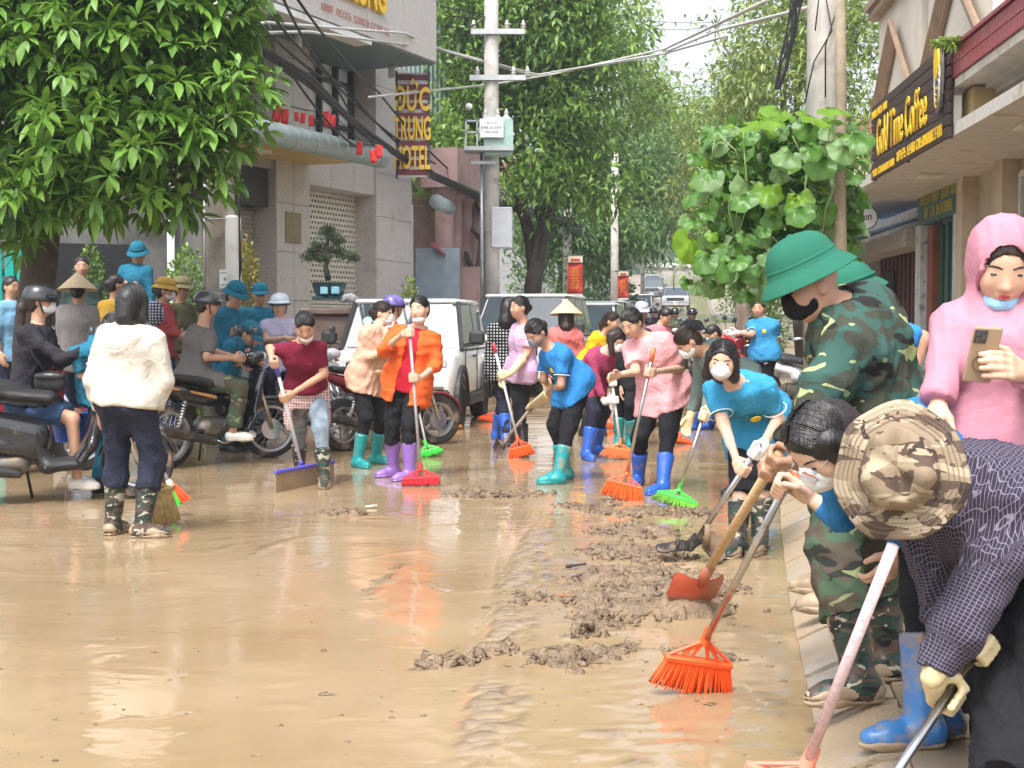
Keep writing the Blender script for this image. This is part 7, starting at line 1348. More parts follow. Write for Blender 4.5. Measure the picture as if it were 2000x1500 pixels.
person('P', 'woman in open orange jacket over red shirt with purple boots leaning on a red broom', 11.6, 1.56, -6, (819, 603, -.06), (-22, 6, 4), (814, 645, 0), (797, 770, .03), (800, 938), (769, 931), ((853, 712, -.04), ('rod', a, b, .625)), ((750, 684, -.16), ('rod', a, b, .94)), skin='a', hair=('bun', 'k'), fyaw=(-50, -58), fat=1.08,
       vest=bb(C_('red', (.5, .012, .035)), hem=.05), top=bb(C_('orange', (.72, .12, .025)), sl=1.45, hem=.14, inf=.026, loose=.02, open=.06, name='jacket', collar=False, wr=.008), bot=bb(BLACKT, len=.45, tuck=False, loose=.012, wr=.01), boots=bb(PURPB), mask=(C_('pale_mask', (.68, .66, .64)), 'chin'))
person('Q', 'woman in peach hooded jacket and teal boots turned to the scooter rider', 12.6, 1.55, 62, (748, 612, .08), (75, 14, 0), (738, 645, 0), (712, 770, 0), (733, 905), (698, 913), (None, (753, 722, -.0)), ((702, 702, -.12), (746, 688, -.22), (0, 0, 1)), skin='a', hair=('bun', 'b'), fyaw=(60, 45),
       top=bb(C_('peach', (.6, .36, .26)), sl=1.6, hem=.05, inf=.03, loose=.022, hood='down', name='hooded_jacket', wr=.009), bot=bb(BLACKT, len=.58), boots=bb(TEALB), gloves=(YGLOVE, .5), mask=(WMASK, 'on'))
a, b = broom('orange broom with white rod in the gloved hand of the woman in lilac', (1020, 894), (1011, 858, .05), (964, 672, .1), WHITEROD, ORANGE, .22, 4, bl=.11, grip=REDP)
person('L', 'woman in lilac T-shirt and black boots with long cream gloves looking left', 13.8, 1.6, -58, (1014, 600, -.04), (-62, 4, 0), (1026, 638, 0), (1018, 745, .02), (1005, 882), (1022, 890), ((1030, 690, -.14), ('rod', a, b, .67)), (None, (985, 730, .2)), skin='b', hair=('bun', 'k'),
       top=bb(C_('lilac', (.52, .34, .5)), sl=.72, hem=.07, inf=.018, wr=.007), bot=bb(BLACKT, len=.58), boots=bb(BLKB), gloves=(YGLOVE, .75))
a, b = shovel('worn mud shovel with long wooden handle held by the woman in blue', (972, 894), (985, 862, .1), (1076, 748, .35), DARKWOOD, mat('rusty_iron', (.1, .075, .06), .6, var=.3, dirt=MUDC, dirt_t=.5), .016, .2, 30, blade_len=.25)
person('K', 'woman in bright blue polo and teal boots bent forward over a shovel', 11.35, 1.57, -62, (1046, 650, -.12), (-46, 44, 0), (1076, 684, -.02), (1121, 778, .06), (1090, 945), (1106, 936), ((1096, 752, -.16), ('rod', a, b, .56)), ((1062, 742, .12), ('rod', a, b, .92)), skin='b', hair=('bun', 'k'), fyaw=(-80, -84),
       top=bb(BPOLO, sl=.7, hem=.05, inf=.016, wr=.006), bot=bb(BLACKT, len=.58, loose=.018), boots=bb(TEALB), gloves=(YGLOVE, .62), mask=(C_('grey_mask', (.2, .2, .22)), 'on'))
a, b = broom('orange broom worn at the tips in the white gloved hand of the masked woman', (1207, 898), (1211, 866, .02), (1195, 742, .05), WHITEROD, plastic('faded_orange', (.75, .2, .07)), .29, 4, bl=.11)
person('I', 'woman in maroon pink jacket and white mask stooping over an orange broom', 13.4, 1.57, 60, (1203, 664, -.12), (30, 36, 0), (1180, 690, -.04), (1150, 764, .08), (1165, 886), (1145, 898), (None, ('rod', a, b, .96)), ((1163, 742, -.18), ('rod', a, b, .68)), skin='a', hair=('loose', 'b'), fyaw=(30, 20),
       top=bb(C_('raspberry', (.32, .045, .11)), sl=1.75, hem=.05, inf=.02, name='jacket', wr=.007), bot=bb(NAVY, len=.58), boots=bb(BLUEB), gloves=(WGLOVE, .15), mask=(WMASK, 'on'))
a, b = broom('bright orange broom with steel handle in front of the blue boots', (1213, 978), (1224, 926, .08), (1277, 682, .0), STEEL, ORANGE, .27, 4, bl=.135, grip=plastic('orange_grip', (.8, .16, .05)))
person('H', 'woman in pink short sleeved blouse and blue boots sweeping with an orange broom', 10.9, 1.58, -22, (1233, 630, -.14), (-38, 34, 0), (1262, 662, -.05), (1296, 788, .05), (1294, 964), (1247, 948), ((1328, 720, -.05), ('rod', a, b, .82)), ((1242, 726, -.2), (1210, 732, -.3), (0, -.3, 1)), skin='a', hair=('bun', 'k'), fyaw=(-50, -20), fat=1.14,
       top=bb(C_('pink_blouse', (.66, .33, .35)), sl=.8, hem=.09, inf=.022, loose=.02, v=True, name='blouse', flare=True, wr=.008), bot=bb(BLACKT, len=.58, loose=.016), boots=bb(BLUEB))
a, b = broom('green broom with steel handle between the blue boots and the mud heap', (1318, 992), (1327, 958, .05), (1378, 800, -.02), STEEL, GREENP, .3, 4, bl=.09, mbr=mat('yellow_green_bristles', (.16, .42, .05), .6))
person('G', 'stooping person in grey green jacket with cream gloves reaching for a green broom', 10.3, 1.6, -78, (1343, 668, -.1), (-80, 52, 0), (1382, 690, -.05), (1452, 735, .1), (1478, 962), (1452, 968), ((1388, 762, -.14), ('rod', a, b, .93)), None, skin='b', hair=('short', 'b'),
       top=bb(C_('grey_green', (.15, .2, .19)), sl=1.85, hem=.06, inf=.024, loose=.02, hood='down', name='jacket'), bot=bb(BLACKT, len=.58), boots=bb(BLKB), gloves=(YGLOVE, .2), mask=(WMASK, 'on'))
a, b = shovel('steel handled mud shovel held by the woman in aqua polo', (1405, 1098), (1364, 1050, .0), (1484, 868, -.2), STEEL, MATS['rusty_iron'], .016, .24, 60)
person('F', 'woman in aqua polo with round yellow emblem and white mask shovelling mud', 8.0, 1.56, -18, (1411, 702, -.42), (-14, 20, -6), (1440, 752, -.28), (1476, 880, .06), (1484, 1081), (1441, 1085), ((1520, 818, -.2), ('rod', a, b, .93)), ((1414, 832, -.3), ('rod', a, b, .74)), skin='a', hair=('bob', 'k'), fyaw=(-30, -30), fat=1.06,
       top=bb(AQUA, sl=.72, hem=.1, inf=.016, wr=.006), bot=bb(BLACKT, len=.3, tuck=False, loose=.012), boots=bb(CAMOB, foot=MUDBOOT), gloves=dict(L=(WGLOVE, .15)), mask=(WMASK, 'on'))
# --- watching and riding on the left
person('U', 'girl in white windbreaker and camouflage rubber boots standing with her back turned', 8.36, 1.57, 172, (260, 590, 0), (160, 10, 0), (256, 645, 0), (247, 800, 0), (221, 1044), (276, 1050), ((182, 742, .0), (196, 802, .14)), ((322, 742, .0), (304, 802, .03), (0, .6, .3)), skin='b', hair=('bob', 'k'), fyaw=(165, 95),
       top=bb(C_('white_windbreaker', (.55, .51, .445), var=.05), sl=1.95, hem=.03, inf=.026, loose=.024, hood='down', name='windbreaker', wr=.006, fr=14, bust=False), bot=bb(NAVY, len=.47, tuck=False, loose=.024, wr=.011, inf=.02), boots=bb(CAMOB, foot=MUDBOOT), face=False)
SLIP = rubber('white_slipper', (.7, .68, .63)); LILACV = C_('lavender', (.42, .4, .55)); HB = mat('helmet_black', (.015, .015, .018), .15, coat=.6); HW = mat('helmet_pale_blue', (.5, .58, .66), .2, coat=.5); HP = mat('helmet_purple', (.13, .1, .35), .3, coat=.3, var=.5, vs=20)
person('V', 'woman in black jacket and denim shorts sitting on a scooter with black helmet', 10.4, 1.58, 78, (80, 588, 0), (100, 6, 0), (74, 640, 0), (52, 782, 0), (148, 925, .2), (150, 932, -.2), (None, (172, 690, .3)), ((122, 702, -.18), (165, 684, -.12), (0, 0, 1)), hair=('pony', 'b', .32), fyaw=(70, 80), kn=((150, 812, .18), (142, 818, -.2)),
       top=bb(C_('charcoal_jacket', (.022, .02, .026)), sl=1.9, hem=.09, inf=.026, name='jacket', wr=.008), bot=bb(DENIM, short=.86, loose=.022), boots=bb(SLIP, h=0, name='slipper'), hat=('moto', HB), mask=(WMASK, 'on'))
person('T', 'man in grey T-shirt and camouflage trousers riding the black underbone motorbike', 12.85, 1.66, 128, (406, 594, .02), (110, 8, 0), (396, 642, 0), (376, 738, 0), (462, 838, .25), (455, 842, -.1), (None, (470, 700, .35)), ((404, 698, -.2), (456, 700, -.02), (0, 0, 1)), hair=('short', 'k'), fyaw=(120, 95), kn=((474, 752, .3), (470, 756, -.08)), skin='b', fat=1.1,
       top=bb(C_('grey_tee', (.13, .12, .115)), sl=.85, hem=.1, inf=.02, wr=.007, bust=False), bot=bb(CAMOT, len=.92, tuck=False, loose=.016), boots=bb(SLIP, h=0, name='sandal'), hat=('moto', mat('helmet_grey', (.07, .07, .075), .2, coat=.5)))
person('W', 'person in pale grey shirt and conical hat seen from behind', 14.2, 1.58, 185, (152, 566, 0), (190, 5, 0), (152, 600, 0), (150, 720, 0), (140, 880), (160, 880), lod=2, hair=('bun', 'k'), top=bb(C_('pale_grey', (.3, .28, .28)), sl=1.9, hem=.08, inf=.03), bot=bb(NAVY), boots=bb(BLKB), hat=('cone', LEAF), face=False)
person('GG', 'dark haired person standing just behind the conical hat', 15.6, 1.66, 10, (160, 520, 0), (15, 5, 0), (160, 555, 0), (160, 690, 0), (152, 850), (168, 850), lod=2, hair=('short', 'k'), top=bb(C_('dark_green_shirt', (.03, .05, .045)), sl=1.8), bot=bb(BLACKT), boots=bb(BLKB))
person('X', 'person in mustard yellow shirt standing among the crowd', 15, 1.56, 150, (228, 556, 0), (120, 8, 0), (222, 590, 0), (214, 700, 0), (205, 868), (222, 866), lod=2, hair=('bun', 'k'), top=bb(C_('mustard', (.42, .25, .03)), sl=1.8), bot=bb(NAVY), boots=bb(BLKB), face=False)
person('Y', 'militia man in blue uniform and blue sun helmet on the porch step', 16.4, 1.62, -15, (270, 497, 0), (0, 22, 0), (265, 520, 0), (262, 615, 0), (258, 713, 0), (272, 713, 0), lod=2, kn=((256, 665, 0), (274, 665, 0)), hair=('under', 'k'), top=bb(MILITIA, sl=1.85, hem=.05, name='uniform_jacket', bust=False), bot=bb(MILITIA, len=.95, tuck=False), boots=bb(BLKB, h=.05), hat=('pith', MILHAT))
person('Z', 'woman in coral red shirt and yellow sun helmet carrying a striped bag', 14.4, 1.56, 88, (323, 568, 0), (95, 8, 0), (318, 598, 0), (320, 700, 0), (312, 872), (330, 874), None, ((338, 648, -.1), (356, 655, -.1), (0, 0, 1)), lod=1, hair=('bun', 'k'), top=bb(C_('coral_red', (.42, .07, .075)), sl=1.8, hem=.06, inf=.02), bot=bb(DENIM, len=.9, tuck=False), boots=bb(BLKB), hat=('pith', C_('yellow_helmet', (.5, .32, .07), crease=0), .92), mask=(WMASK, 'on'))
person('AA', 'man in olive uniform and olive sun helmet beside the coral shirt', 15.3, 1.66, 60, (354, 566, 0), (75, 5, 0), (352, 596, 0), (352, 690, 0), (345, 852), (360, 852), lod=2, hair=('under', 'k'), top=bb(C_('olive', (.09, .085, .045)), sl=1.8, bust=False), bot=bb(C_('olive', (.09, .085, .045)), len=.95, tuck=False), boots=bb(BLKB, h=.05), hat=('pith', C_('olive_helmet', (.2, .18, .09), crease=0), .92))
person('BB', 'militia man with blue sun helmet right behind the grey rider', 14.3, 1.62, 75, (460, 578, 0), (60, 22, 0), (446, 605, 0), (436, 705, 0), (430, 872), (444, 874), (None, (455, 676, 0)), ((440, 668, -.15), (470, 672, -.2), (0, 0, 1)), lod=1, hair=('under', 'k'), top=bb(MILITIA, sl=1.85, hem=.06, name='uniform_jacket', bust=False), bot=bb(MILITIA, len=.95, tuck=False), boots=bb(BLKB, h=.05), hat=('pith', MILHAT))
person('CC', 'militia man in blue uniform and blue peaked cap facing the camera', 15.4, 1.64, 8, (508, 576, 0), (5, 10, 0), (504, 602, 0), (500, 695, 0), (492, 850), (510, 850), lod=1, hair=('under', 'k'), top=bb(MILITIA, sl=1.85, hem=.06, name='uniform_jacket', bust=False), bot=bb(MILITIA, len=.95, tuck=False), boots=bb(BLKB, h=.05), hat=('cap', MILHAT))
person('DD', 'militia helper in blue cap crouching behind the motorbike handlebar', 13.9, 1.6, 70, (486, 652, 0), (75, 40, 0), (468, 665, 0), (440, 745, .1), (455, 880), (440, 882), (None, (500, 700, 0)), None, kb=.7, lod=1, hair=('under', 'k'), top=bb(MILITIA, sl=1.85, hem=.06, name='uniform_jacket', bust=False), bot=bb(MILITIA, len=.95, tuck=False), boots=bb(BLKB, h=.05), hat=('cap', MILHAT))
person('EE', 'rider in lavender vest and pale blue helmet on the white scooter', 14.5, 1.56, 25, (546, 596, 0), (0, 6, 0), (546, 626, 0), (545, 718, .1), (560, 830, .0), (530, 832, .0), ((590, 665, -.05), (598, 655, -.3)), ((520, 665, -.1), (560, 660, -.35)), kn=((575, 735, -.3), (525, 735, -.3)), lod=1, hair=('short', 'k'), skin='a', top=bb(LILACV, sl=.35, hem=.06, inf=.022, name='vest'), bot=bb(NAVY, len=.95, tuck=False), boots=bb(SLIP, h=0, name='sandal'), hat=('moto', HW))
person('FF', 'person in light blue shirt at the left edge behind the scooter', 14.6, 1.6, 60, (22, 560, 0), (60, 5, 0), (22, 592, 0), (20, 705, 0), (10, 872), (30, 872), lod=2, hair=('short', 'k'), top=bb(C_('light_blue', (.2, .4, .6)), sl=1.3), bot=bb(NAVY), boots=bb(BLKB))
person('HH', 'militia helper in teal blue uniform stooping behind the girl in white', 10.4, 1.62, 100, (225, 640, .1), (110, 30, 0), (205, 665, .05), (192, 780, .1), (196, 962), (212, 958), (None, (240, 760, .1)), ((150, 690, -.1), (160, 735, -.1), (0, 0, 1)), lod=1, hair=('short', 'k'), top=bb(MILITIA, sl=1.85, hem=.1, inf=.03, loose=.03, name='uniform_jacket', bust=False, wr=.009), bot=bb(MILITIA, len=.95, tuck=False), boots=bb(BLKB, h=.05), face=False)
person('RR', 'rider with purple helmet on the maroon motorbike behind the peach jacket', 14.6, 1.58, 130, (770, 600, .05), (120, 6, 0), (765, 634, 0), (752, 730, 0), (806, 820, .2), (790, 832, -.1), (None, (800, 690, .3)), ((775, 690, -.15), (796, 694, 0), (0, 0, 1)), kn=((812, 752, .25), (800, 758, -.1)), lod=2, hair=('short', 'k'), top=bb(woven('red_white_stripes', (.4, .03, .05), (.6, .55, .55), .06, .35, False), sl=.8), bot=bb(BLACKT, len=.95), boots=bb(BLKB, h=.05), hat=('moto', HP), face=False)
# --- walking and standing in the middle distance
DOTS = woven('dotted_black', (.012, .012, .014), (.5, .5, .5), .034, .45, False, dots=True)
person('M', 'woman with long hair in dotted black jacket walking away in blue boots', 15.2, 1.58, 168, (995, 600, 0), (150, 6, 0), (990, 638, 0), (984, 745, 0), (988, 864), (968, 858), hair=('long', 'k', .22), top=bb(DOTS, sl=1.9, hem=.07, inf=.026, name='jacket'), bot=bb(NAVY), boots=bb(BLUEB), face=False, lod=1)
person('N', 'woman in coral hooded jacket and conical hat with her back turned', 16.6, 1.58, 182, (1106, 614, 0), (178, 5, 0), (1106, 645, 0), (1100, 742, 0), (1092, 843), (1112, 843), hair=('long', 'b', .16), top=bb(C_('coral_jacket', (.62, .17, .16)), sl=1.9, hem=.07, inf=.03, hood='down', name='hooded_jacket'), bot=bb(BLACKT), boots=bb(rubber('brown_shoe', (.12, .05, .03)), h=.04), hat=('cone', LEAF), face=False, lod=1)
person('O', 'woman in bright yellow shirt with a ponytail stooping behind the sweepers', 15.8, 1.56, 55, (1196, 628, -.1), (62, 16, 0), (1176, 656, 0), (1152, 740, .1), (1140, 852), (1160, 850), hair=('pony', 'b', .14), top=bb(C_('yellow', (.78, .45, .01)), sl=.8, hem=.06), bot=bb(BLACKT), boots=bb(BLKB), lod=1)
person('JK', 'person in black clothes and teal boots hidden behind the pink blouse', 14.6, 1.56, -10, (1262, 662, -.1), (-10, 30, 0), (1248, 690, 0), (1225, 760, .05), (1232, 872), (1208, 870), hair=('bun', 'k'), top=bb(BLACKT, sl=1.6), bot=bb(BLACKT), boots=bb(TEALB), lod=2)
person('XX', 'farther sweeper in dark trousers and teal boots behind the pink blouse', 18.6, 1.56, -60, (1268, 640, 0), (-60, 30, 0), (1256, 660, 0), (1236, 712, 0), (1246, 818), (1224, 820), hair=('short', 'k'), top=bb(C_('dusty_teal', (.05, .1, .1)), sl=1.6), bot=bb(NAVY), boots=bb(TEALB), lod=2)
person('II', 'woman in pale pink top behind the pink blouse', 17.5, 1.56, 30, (1300, 618, 0), (40, 30, 0), (1286, 640, 0), (1275, 700, .1), (1282, 832), (1268, 832), hair=('bun', 'k'), top=bb(C_('rose', (.6, .2, .24)), sl=1.6), bot=bb(BLACKT), boots=bb(BLKB), lod=2)
person('JJ', 'person in lavender cap among the sweepers behind the pink blouse', 18.5, 1.6, 0, (1253, 608, 0), (10, 15, 0), (1252, 640, 0), (1250, 715, 0), (1242, 822), (1260, 822), hair=('short', 'k'), top=bb(C_('slate', (.12, .13, .16)), sl=1.6), bot=bb(BLACKT), boots=bb(BLKB), hat=('cap', C_('lavender_cap', (.45, .43, .6))), lod=2)
person('LL', 'person in red top with white mask bending near the right kerb', 16.4, 1.56, -70, (1392, 652, -.05), (-75, 40, 0), (1412, 662, 0), (1440, 715, .05), (1386, 838), (1358, 840), hair=('short', 'k'), top=bb(C_('bright_red', (.55, .02, .03)), sl=1.5), bot=bb(BLACKT), boots=bb(BLUEB), mask=(WMASK, 'on'), lod=2)
person('KK', 'woman in blue polo with white gloves pointing left by the whitewashed tree', 16.6, 1.58, -35, (1482, 602, 0), (-25, 5, 0), (1490, 626, 0), (1492, 705, 0), (1484, 826), (1504, 826), ((1516, 662, 0), (1508, 690, -.05), (0, -1, .2)), ((1468, 654, -.1), (1440, 650, -.12), (0, 0, 1)), zg=.1, hair=('bun', 'k'), top=bb(C_('sky_polo', (.04, .25, .5)), sl=.75), bot=bb(BLACKT), boots=bb(BLKB), gloves=(WGLOVE, .15), lod=1)
for k, (px, d, m_, lb) in enumerate(((1352, 29.3, BLACKT, 'far motorbike rider dressed in black with helmet'), (1318, 31.3, CAMOT, 'far motorbike rider in camouflage'), (1276, 34.3, NAVY, 'far rider in navy beside the parked cars'))):
    z = road_z(d); f_ = lambda zz: 632 + (1.3 - zz - z) * 2700 / d
    person('far%d' % k, lb, d, 1.62, -5, (px, f_(1.36), 0), (0, 5, 0), (px, f_(1.2), 0), (px, f_(.8), 0), (px + 14, f_(.32), -.3), (px - 14, f_(.32), -.3), ((px + 24, f_(1.0), -.15), (px + 20, f_(.98), -.45)), ((px - 24, f_(1.0), -.15), (px - 20, f_(.98), -.45)), kn=((px + 16, f_(.72), -.45), (px - 16, f_(.72), -.45)), lod=2, hair=None, top=bb(m_, sl=1.9, inf=.03), bot=bb(BLACKT, len=.95), boots=bb(BLKB, h=.05), hat=('moto', HB), face=False)
for k, (px, d, m_) in enumerate(((1319, 100, C_('bright_red', (.55, .02, .03))), (1331, 101, C_('rose', (.6, .2, .24))))):
    z = road_z(d); f_ = lambda zz: 632 + (1.3 - zz - z) * 2700 / d
    person('kid%d' % k, ('far walker in red top on the sunlit upper street', 'far walker in rose top on the sunlit upper street')[k], d, 1.5, 0, (px, f_(1.38), 0), (0, 0, 0), (px, f_(1.24), 0), (px, f_(.8), 0), (px + 2, f_(.1), 0), (px - 2, f_(.1), 0), lod=3, hair=('short', 'k'), top=bb(m_, sl=1.5), bot=bb(NAVY), boots=bb(BLKB), face=False)
# --- the group close by on the right pavement
a, b = shovel('long wooden handled shovel with muddy orange blade digging into the mud heap', (1345, 1196), (1380, 1118, -.12), (1522, 886, -1.45), WOODROD, mat('orange_blade', (.55, .1, .05), .5, var=.15, dirt=(.2, .15, .1), dirt_s=6, dirt_t=.52), .019, .25, 15)
person('A', 'soldier in camouflage uniform, green sun helmet and black mask leaning over his shovel', 4.55, 1.66, -112, (1582, 556, -.05), (-84, 26, 0), (1662, 604, 0), (1712, 905, .08), (1682, 1372), (1742, 1326), ((1590, 795, -.22), ('rod', a, b, .985)), ((1590, 800, .2), ('rod', a, b, .9)), lod=0, zg=.1, fyaw=(-78, -70), skin='b', hair=None, fat=1.2, w=1.12,
       top=bb(CAMO, sl=1.9, hem=.13, high=True, inf=.032, loose=.026, name='uniform_jacket', wr=.011, fr=13, bust=False), bot=bb(CAMOT, len=.55, tuck=False, loose=.024, wr=.012), boots=bb(CAMOB, foot=MUDBOOT), hat=('pith', PITHG, 1.06), mask=(KMASK, 'on'))
person('E', 'person in blue shirt and green helmet standing behind the soldier', 6.0, 1.62, -100, (1668, 585, 0), (-90, 20, 0), (1700, 632, 0), (1712, 840, .05), (1622, 1158), (1640, 1196), None, ((1800, 660, .1), (1770, 760, .1)), lod=1, zg=.1, hair=('under', 'k'), top=bb(BPOLO, sl=1.0), bot=bb(CAMOT, len=.6), boots=bb(MUDBOOT), hat=('pith', PITHG))
a, b = broom('large orange broom with long steel handle sweeping the foreground puddle', (1345, 1352), (1378, 1250, -.06), (1538, 944, -.72), STEEL, ORANGE, .25, 8, bl=.135, rr=.0125)
person('B', 'woman in glasses and white mask bent low over the large orange broom', 3.95, 1.57, -68, (1606, 868, -.4), (-66, 52, 0), (1712, 905, -.2), (1850, 1010, .1), (1840, 1440), (1800, 1458), ((1760, 1010, .05), (1760, 1080, .12)), ((1640, 1010, .12), ('rod', a, b, .975)), lod=0, zg=.1, fyaw=(-85, -85), skin='a', hair=('bob', 'k'), top=bb(BPOLO, sl=1.8), bot=bb(BLACKT, len=.66), boots=bb(BLUEDIRT, sole=MUDBOOT), mask=(WMASK, 'on'))
q = PEOPLE['B']; gl = empty('eyeglasses', q['H'](0, .1, .0), 'thin silver framed eyeglasses worn by the bent woman', 'glasses')
for s_ in (1, -1):
    MB().torus(q['H'](.031 * s_, .104, -.002), .022, .0014, q['hf'], 20, 5).build('rim', CHROME, gl, True); MB().lathe([(.001, 0), (.021, 0)], q['H'](.031 * s_, .104, -.002), q['hf'], n=16).build('lens', mat('clear_lens', (.9, .92, .95), .03, trans=1.0, var=0), gl); MB().tube([q['H'](.053 * s_, .1, .004), q['H'](.078 * s_, .03, .006), q['H'](.082 * s_, -.02, 0)], .0014, 5).build('temple', CHROME, gl, True)
MB().tube([q['H'](-.01, .106, 0), q['H'](0, .109, .003), q['H'](.01, .106, 0)], .0014, 5).build('bridge', CHROME, gl, True)
person('D', 'woman in pink hooded jacket with lowered blue mask looking at her phone', 3.85, 1.56, -14, (1958, 517, 0), (-10, 27, -3), (1978, 612, .05), (1950, 960, .06), (1985, 1455), (1930, 1462), ((2062, 770, -.02), (1992, 726, -.24), (0, .25, 1)), ((1846, 712, .0), (1832, 792, -.08), (.3, -.8, .3)), lod=0, zg=.1, skin='a', hair=('short', 'b'), lipc=LIPR,
       top=bb(C_('pink_fleece', (.5, .215, .275), var=.06, crease=.3), sl=1.92, hem=-.02, inf=.028, loose=.02, hood='up', high=True, name='hooded_jacket', wr=.007, fr=12), bot=bb(BLACKT, len=.95, tuck=False), boots=bb(BLKB), mask=(BMASK, 'chin'))
q = PEOPLE['D']; c = P(1919, 693, 3.55); ax = V((.97, .05, -.06)).normalized(); ln = V((-.2, -.35, .85)); ln = (ln - ax * ln.dot(ax)).normalized(); nn = ax.cross(ln); ph = empty('smartphone', c, 'gold cased smartphone held by the woman in pink', 'phone'); MB().box(c, (.076, .155, .0085), ax, nn, .004).build('case', mat('gold_case', (.36, .26, .17), .35, var=.05), ph); s_ = 1 if nn.y < 0 else -1
MB().box(c + nn * (s_ * -.0048), (.07, .148, .001), ax, nn).build('screen', mat('dark_screen', (.01, .01, .012), .1), ph); MB().box(c + nn * s_ * .0055 - ax * .018 + ln * .052, (.034, .036, .003), ax, nn, .001).build('camera_bump', mat('dark_bump', (.06, .05, .045), .3), ph)
for i, j in ((-.026, .06), (-.026, .044), (-.011, .052)): MB().lathe([(.001, .004), (.006, .004), (.006, 0)], c + nn * s_ * .006 + ax * i + ln * j, nn * s_, n=12).build('lens', CGLASS, ph)
MB().torus(c + nn * s_ * .0048 - ln * .02, .024, .0016, nn, 24, 5).build('ring_mark', mat('dark_gold', (.2, .13, .08), .4), ph)
a, b = broom('salmon pink broom with long pink handle at the bottom edge of the picture', (1525, 1600), (1576, 1492, -.02), (1744, 1066, -.3), PINKROD, SALMON, .3, 5, rr=.0145)
sa, sb = P(1748, 1512, 3.35), P(1915, 1262, 3.5); rt = empty('steel_broom', G(1640, 1680, 0), 'steel broom handle held in the gloved hand of the checked shirt woman', 'broom'); sa2 = sa + (sa - sb).normalized() * .5; rod_('handle', sa2, sb, .0125, STEEL, rt); MB().box(sa2 + (sa - sb).normalized() * .02, (.28, .04, .05), (1, .1, 0), (sb - sa), .01).build('broom_head', SALMON, rt)
PLAID = woven('navy_white_check', (.03, .024, .042), (.17, .155, .2), .0098, .15, True)
person('C', 'woman in dark checked shirt and camouflage field hat bent double in the near corner', 3.65, 1.58, -42, (1762, 930, -.3), (-22, 76, 0), (1872, 965, -.12), (2030, 1175, .2), (2040, 1590), (1965, 1600), ((1872, 1225, -.26), ('rod', sa, sb, .6)), ((1860, 1190, .05), ('rod', sa, sb, .98)), lod=0, zg=.1, hair=None, fat=1.3, w=1.1,
       top=bb(PLAID, sl=1.97, hem=.12, inf=.03, loose=.026, name='checked_shirt', high=True, uv=True, wr=.01, fr=12), bot=bb(BLACKT, len=1.0, tuck=False, loose=.03), boots=bb(BLKB), gloves=(YGLOVE, .12), hat=('boonie', CAMOD))
# --- extra pieces of dress
q = PEOPLE['S']; F = Field(.012)   # checked shirt tied round the waist
for i in range(20):
    a_ = 2 * PI * i / 20; c = q['T'](.05) + q['lat'] * (math.cos(a_) * .17) + q['fro'] * (math.sin(a_) * .13); F.cone(c + q['sp'] * .05, c - V((0, 0, .16 + (.1 if math.sin(a_) < .6 else -.1))), .02, .026, .03)
cmesh(F, 'tied_shirt', woven('pink_check', (.3, .13, .14), (.62, .5, .47), .022, .35, False), q['root'], wr=.008, seed=5, fr=22)
q = PEOPLE['F']; MB().lathe([(.001, .004), (.03, .004), (.032, 0)], q['T'](.62) + q['fro'] * .145 + q['lat'] * .075, q['fro'] + q['lat'] * .35, n=20).build('emblem', mat('emblem_yellow', (.75, .55, .03), .6), q['root'])

q = PEOPLE['V']; bg = empty('shoulder_bag', q['pv'] + V((.12, -.2, .1)), 'small black shoulder bag hanging on the scooter woman', 'bag'); F = Field(.01); c = P(98, 748, 10.15); F.ell(c, (.12, .05, .085), np.eye(3), .02); F.ell(c + V((0, -.01, .05)), (.115, .055, .04), np.eye(3), .02); cmesh(F, 'pouch', mat('black_leather', (.015, .015, .016), .35), bg, wr=.004, seed=3, fr=40); MB().tube([P(98, 740, 10.1), P(62, 690, 10.15), P(48, 640, 10.35), P(75, 625, 10.5)], .006, 6).build('strap', BLACKT, bg, True)
q = PEOPLE['Z']; bg = empty('striped_bag', q['sh']['R'], 'blue and white striped cloth bag on the shoulder of the coral shirt woman', 'bag'); F = Field(.013); F.ell(P(302, 612, 14.2), (.1, .08, .14), np.eye(3), .02); cmesh(F, 'pouch', woven('blue_white_stripe', (.65, .65, .68), (.04, .05, .12), .03, .45, False), bg, wr=.006, seed=9, fr=25)
# --- tools leaning on the left
a, b = broom('straw coloured worn broom standing behind the camouflage boots', (322, 1028), (306, 940, .05), (300, 850, .1), DARKWOOD, mat('straw', (.3, .2, .07), .8, var=.3, vs=30), .17, 20, bl=.24, flare=1.25, muddy=False)
g = G(358, 985); rt = empty('hand_brush', g, 'small green and red brush with grey handle beside the straw broom', 'brush'); a = P(332, 945, 9.3); b = P(306, 898, 9.3); rod_('handle', a, b, .014, GREYROD, rt)
for k in range(60):
    t = k / 59; m_ = 0
gm, rm = MB(), MB(); D = (P(356, 985, 9.3) - a).normalized(); W = V((.8, 0, .45))
for k in range(54):
    t = k / 53 * 2 - 1; p0 = a + W * (t * .025); q0 = a + D * (.15 + random.uniform(-.012, .01)) + W * (t * .075) + V((0, random.uniform(-.03, .03), 0)); (gm if t < .1 else rm).tube([p0, q0], [.006, .004], 4)
gm.build('green_bristles', GREENP, rt); rm.build('red_bristles', ORANGE, rt); MB().tube([a - D * .03, a + D * .03], [.018, .032], 10).build('collar', mat('cream_collar', (.6, .55, .4), .5), rt, True)
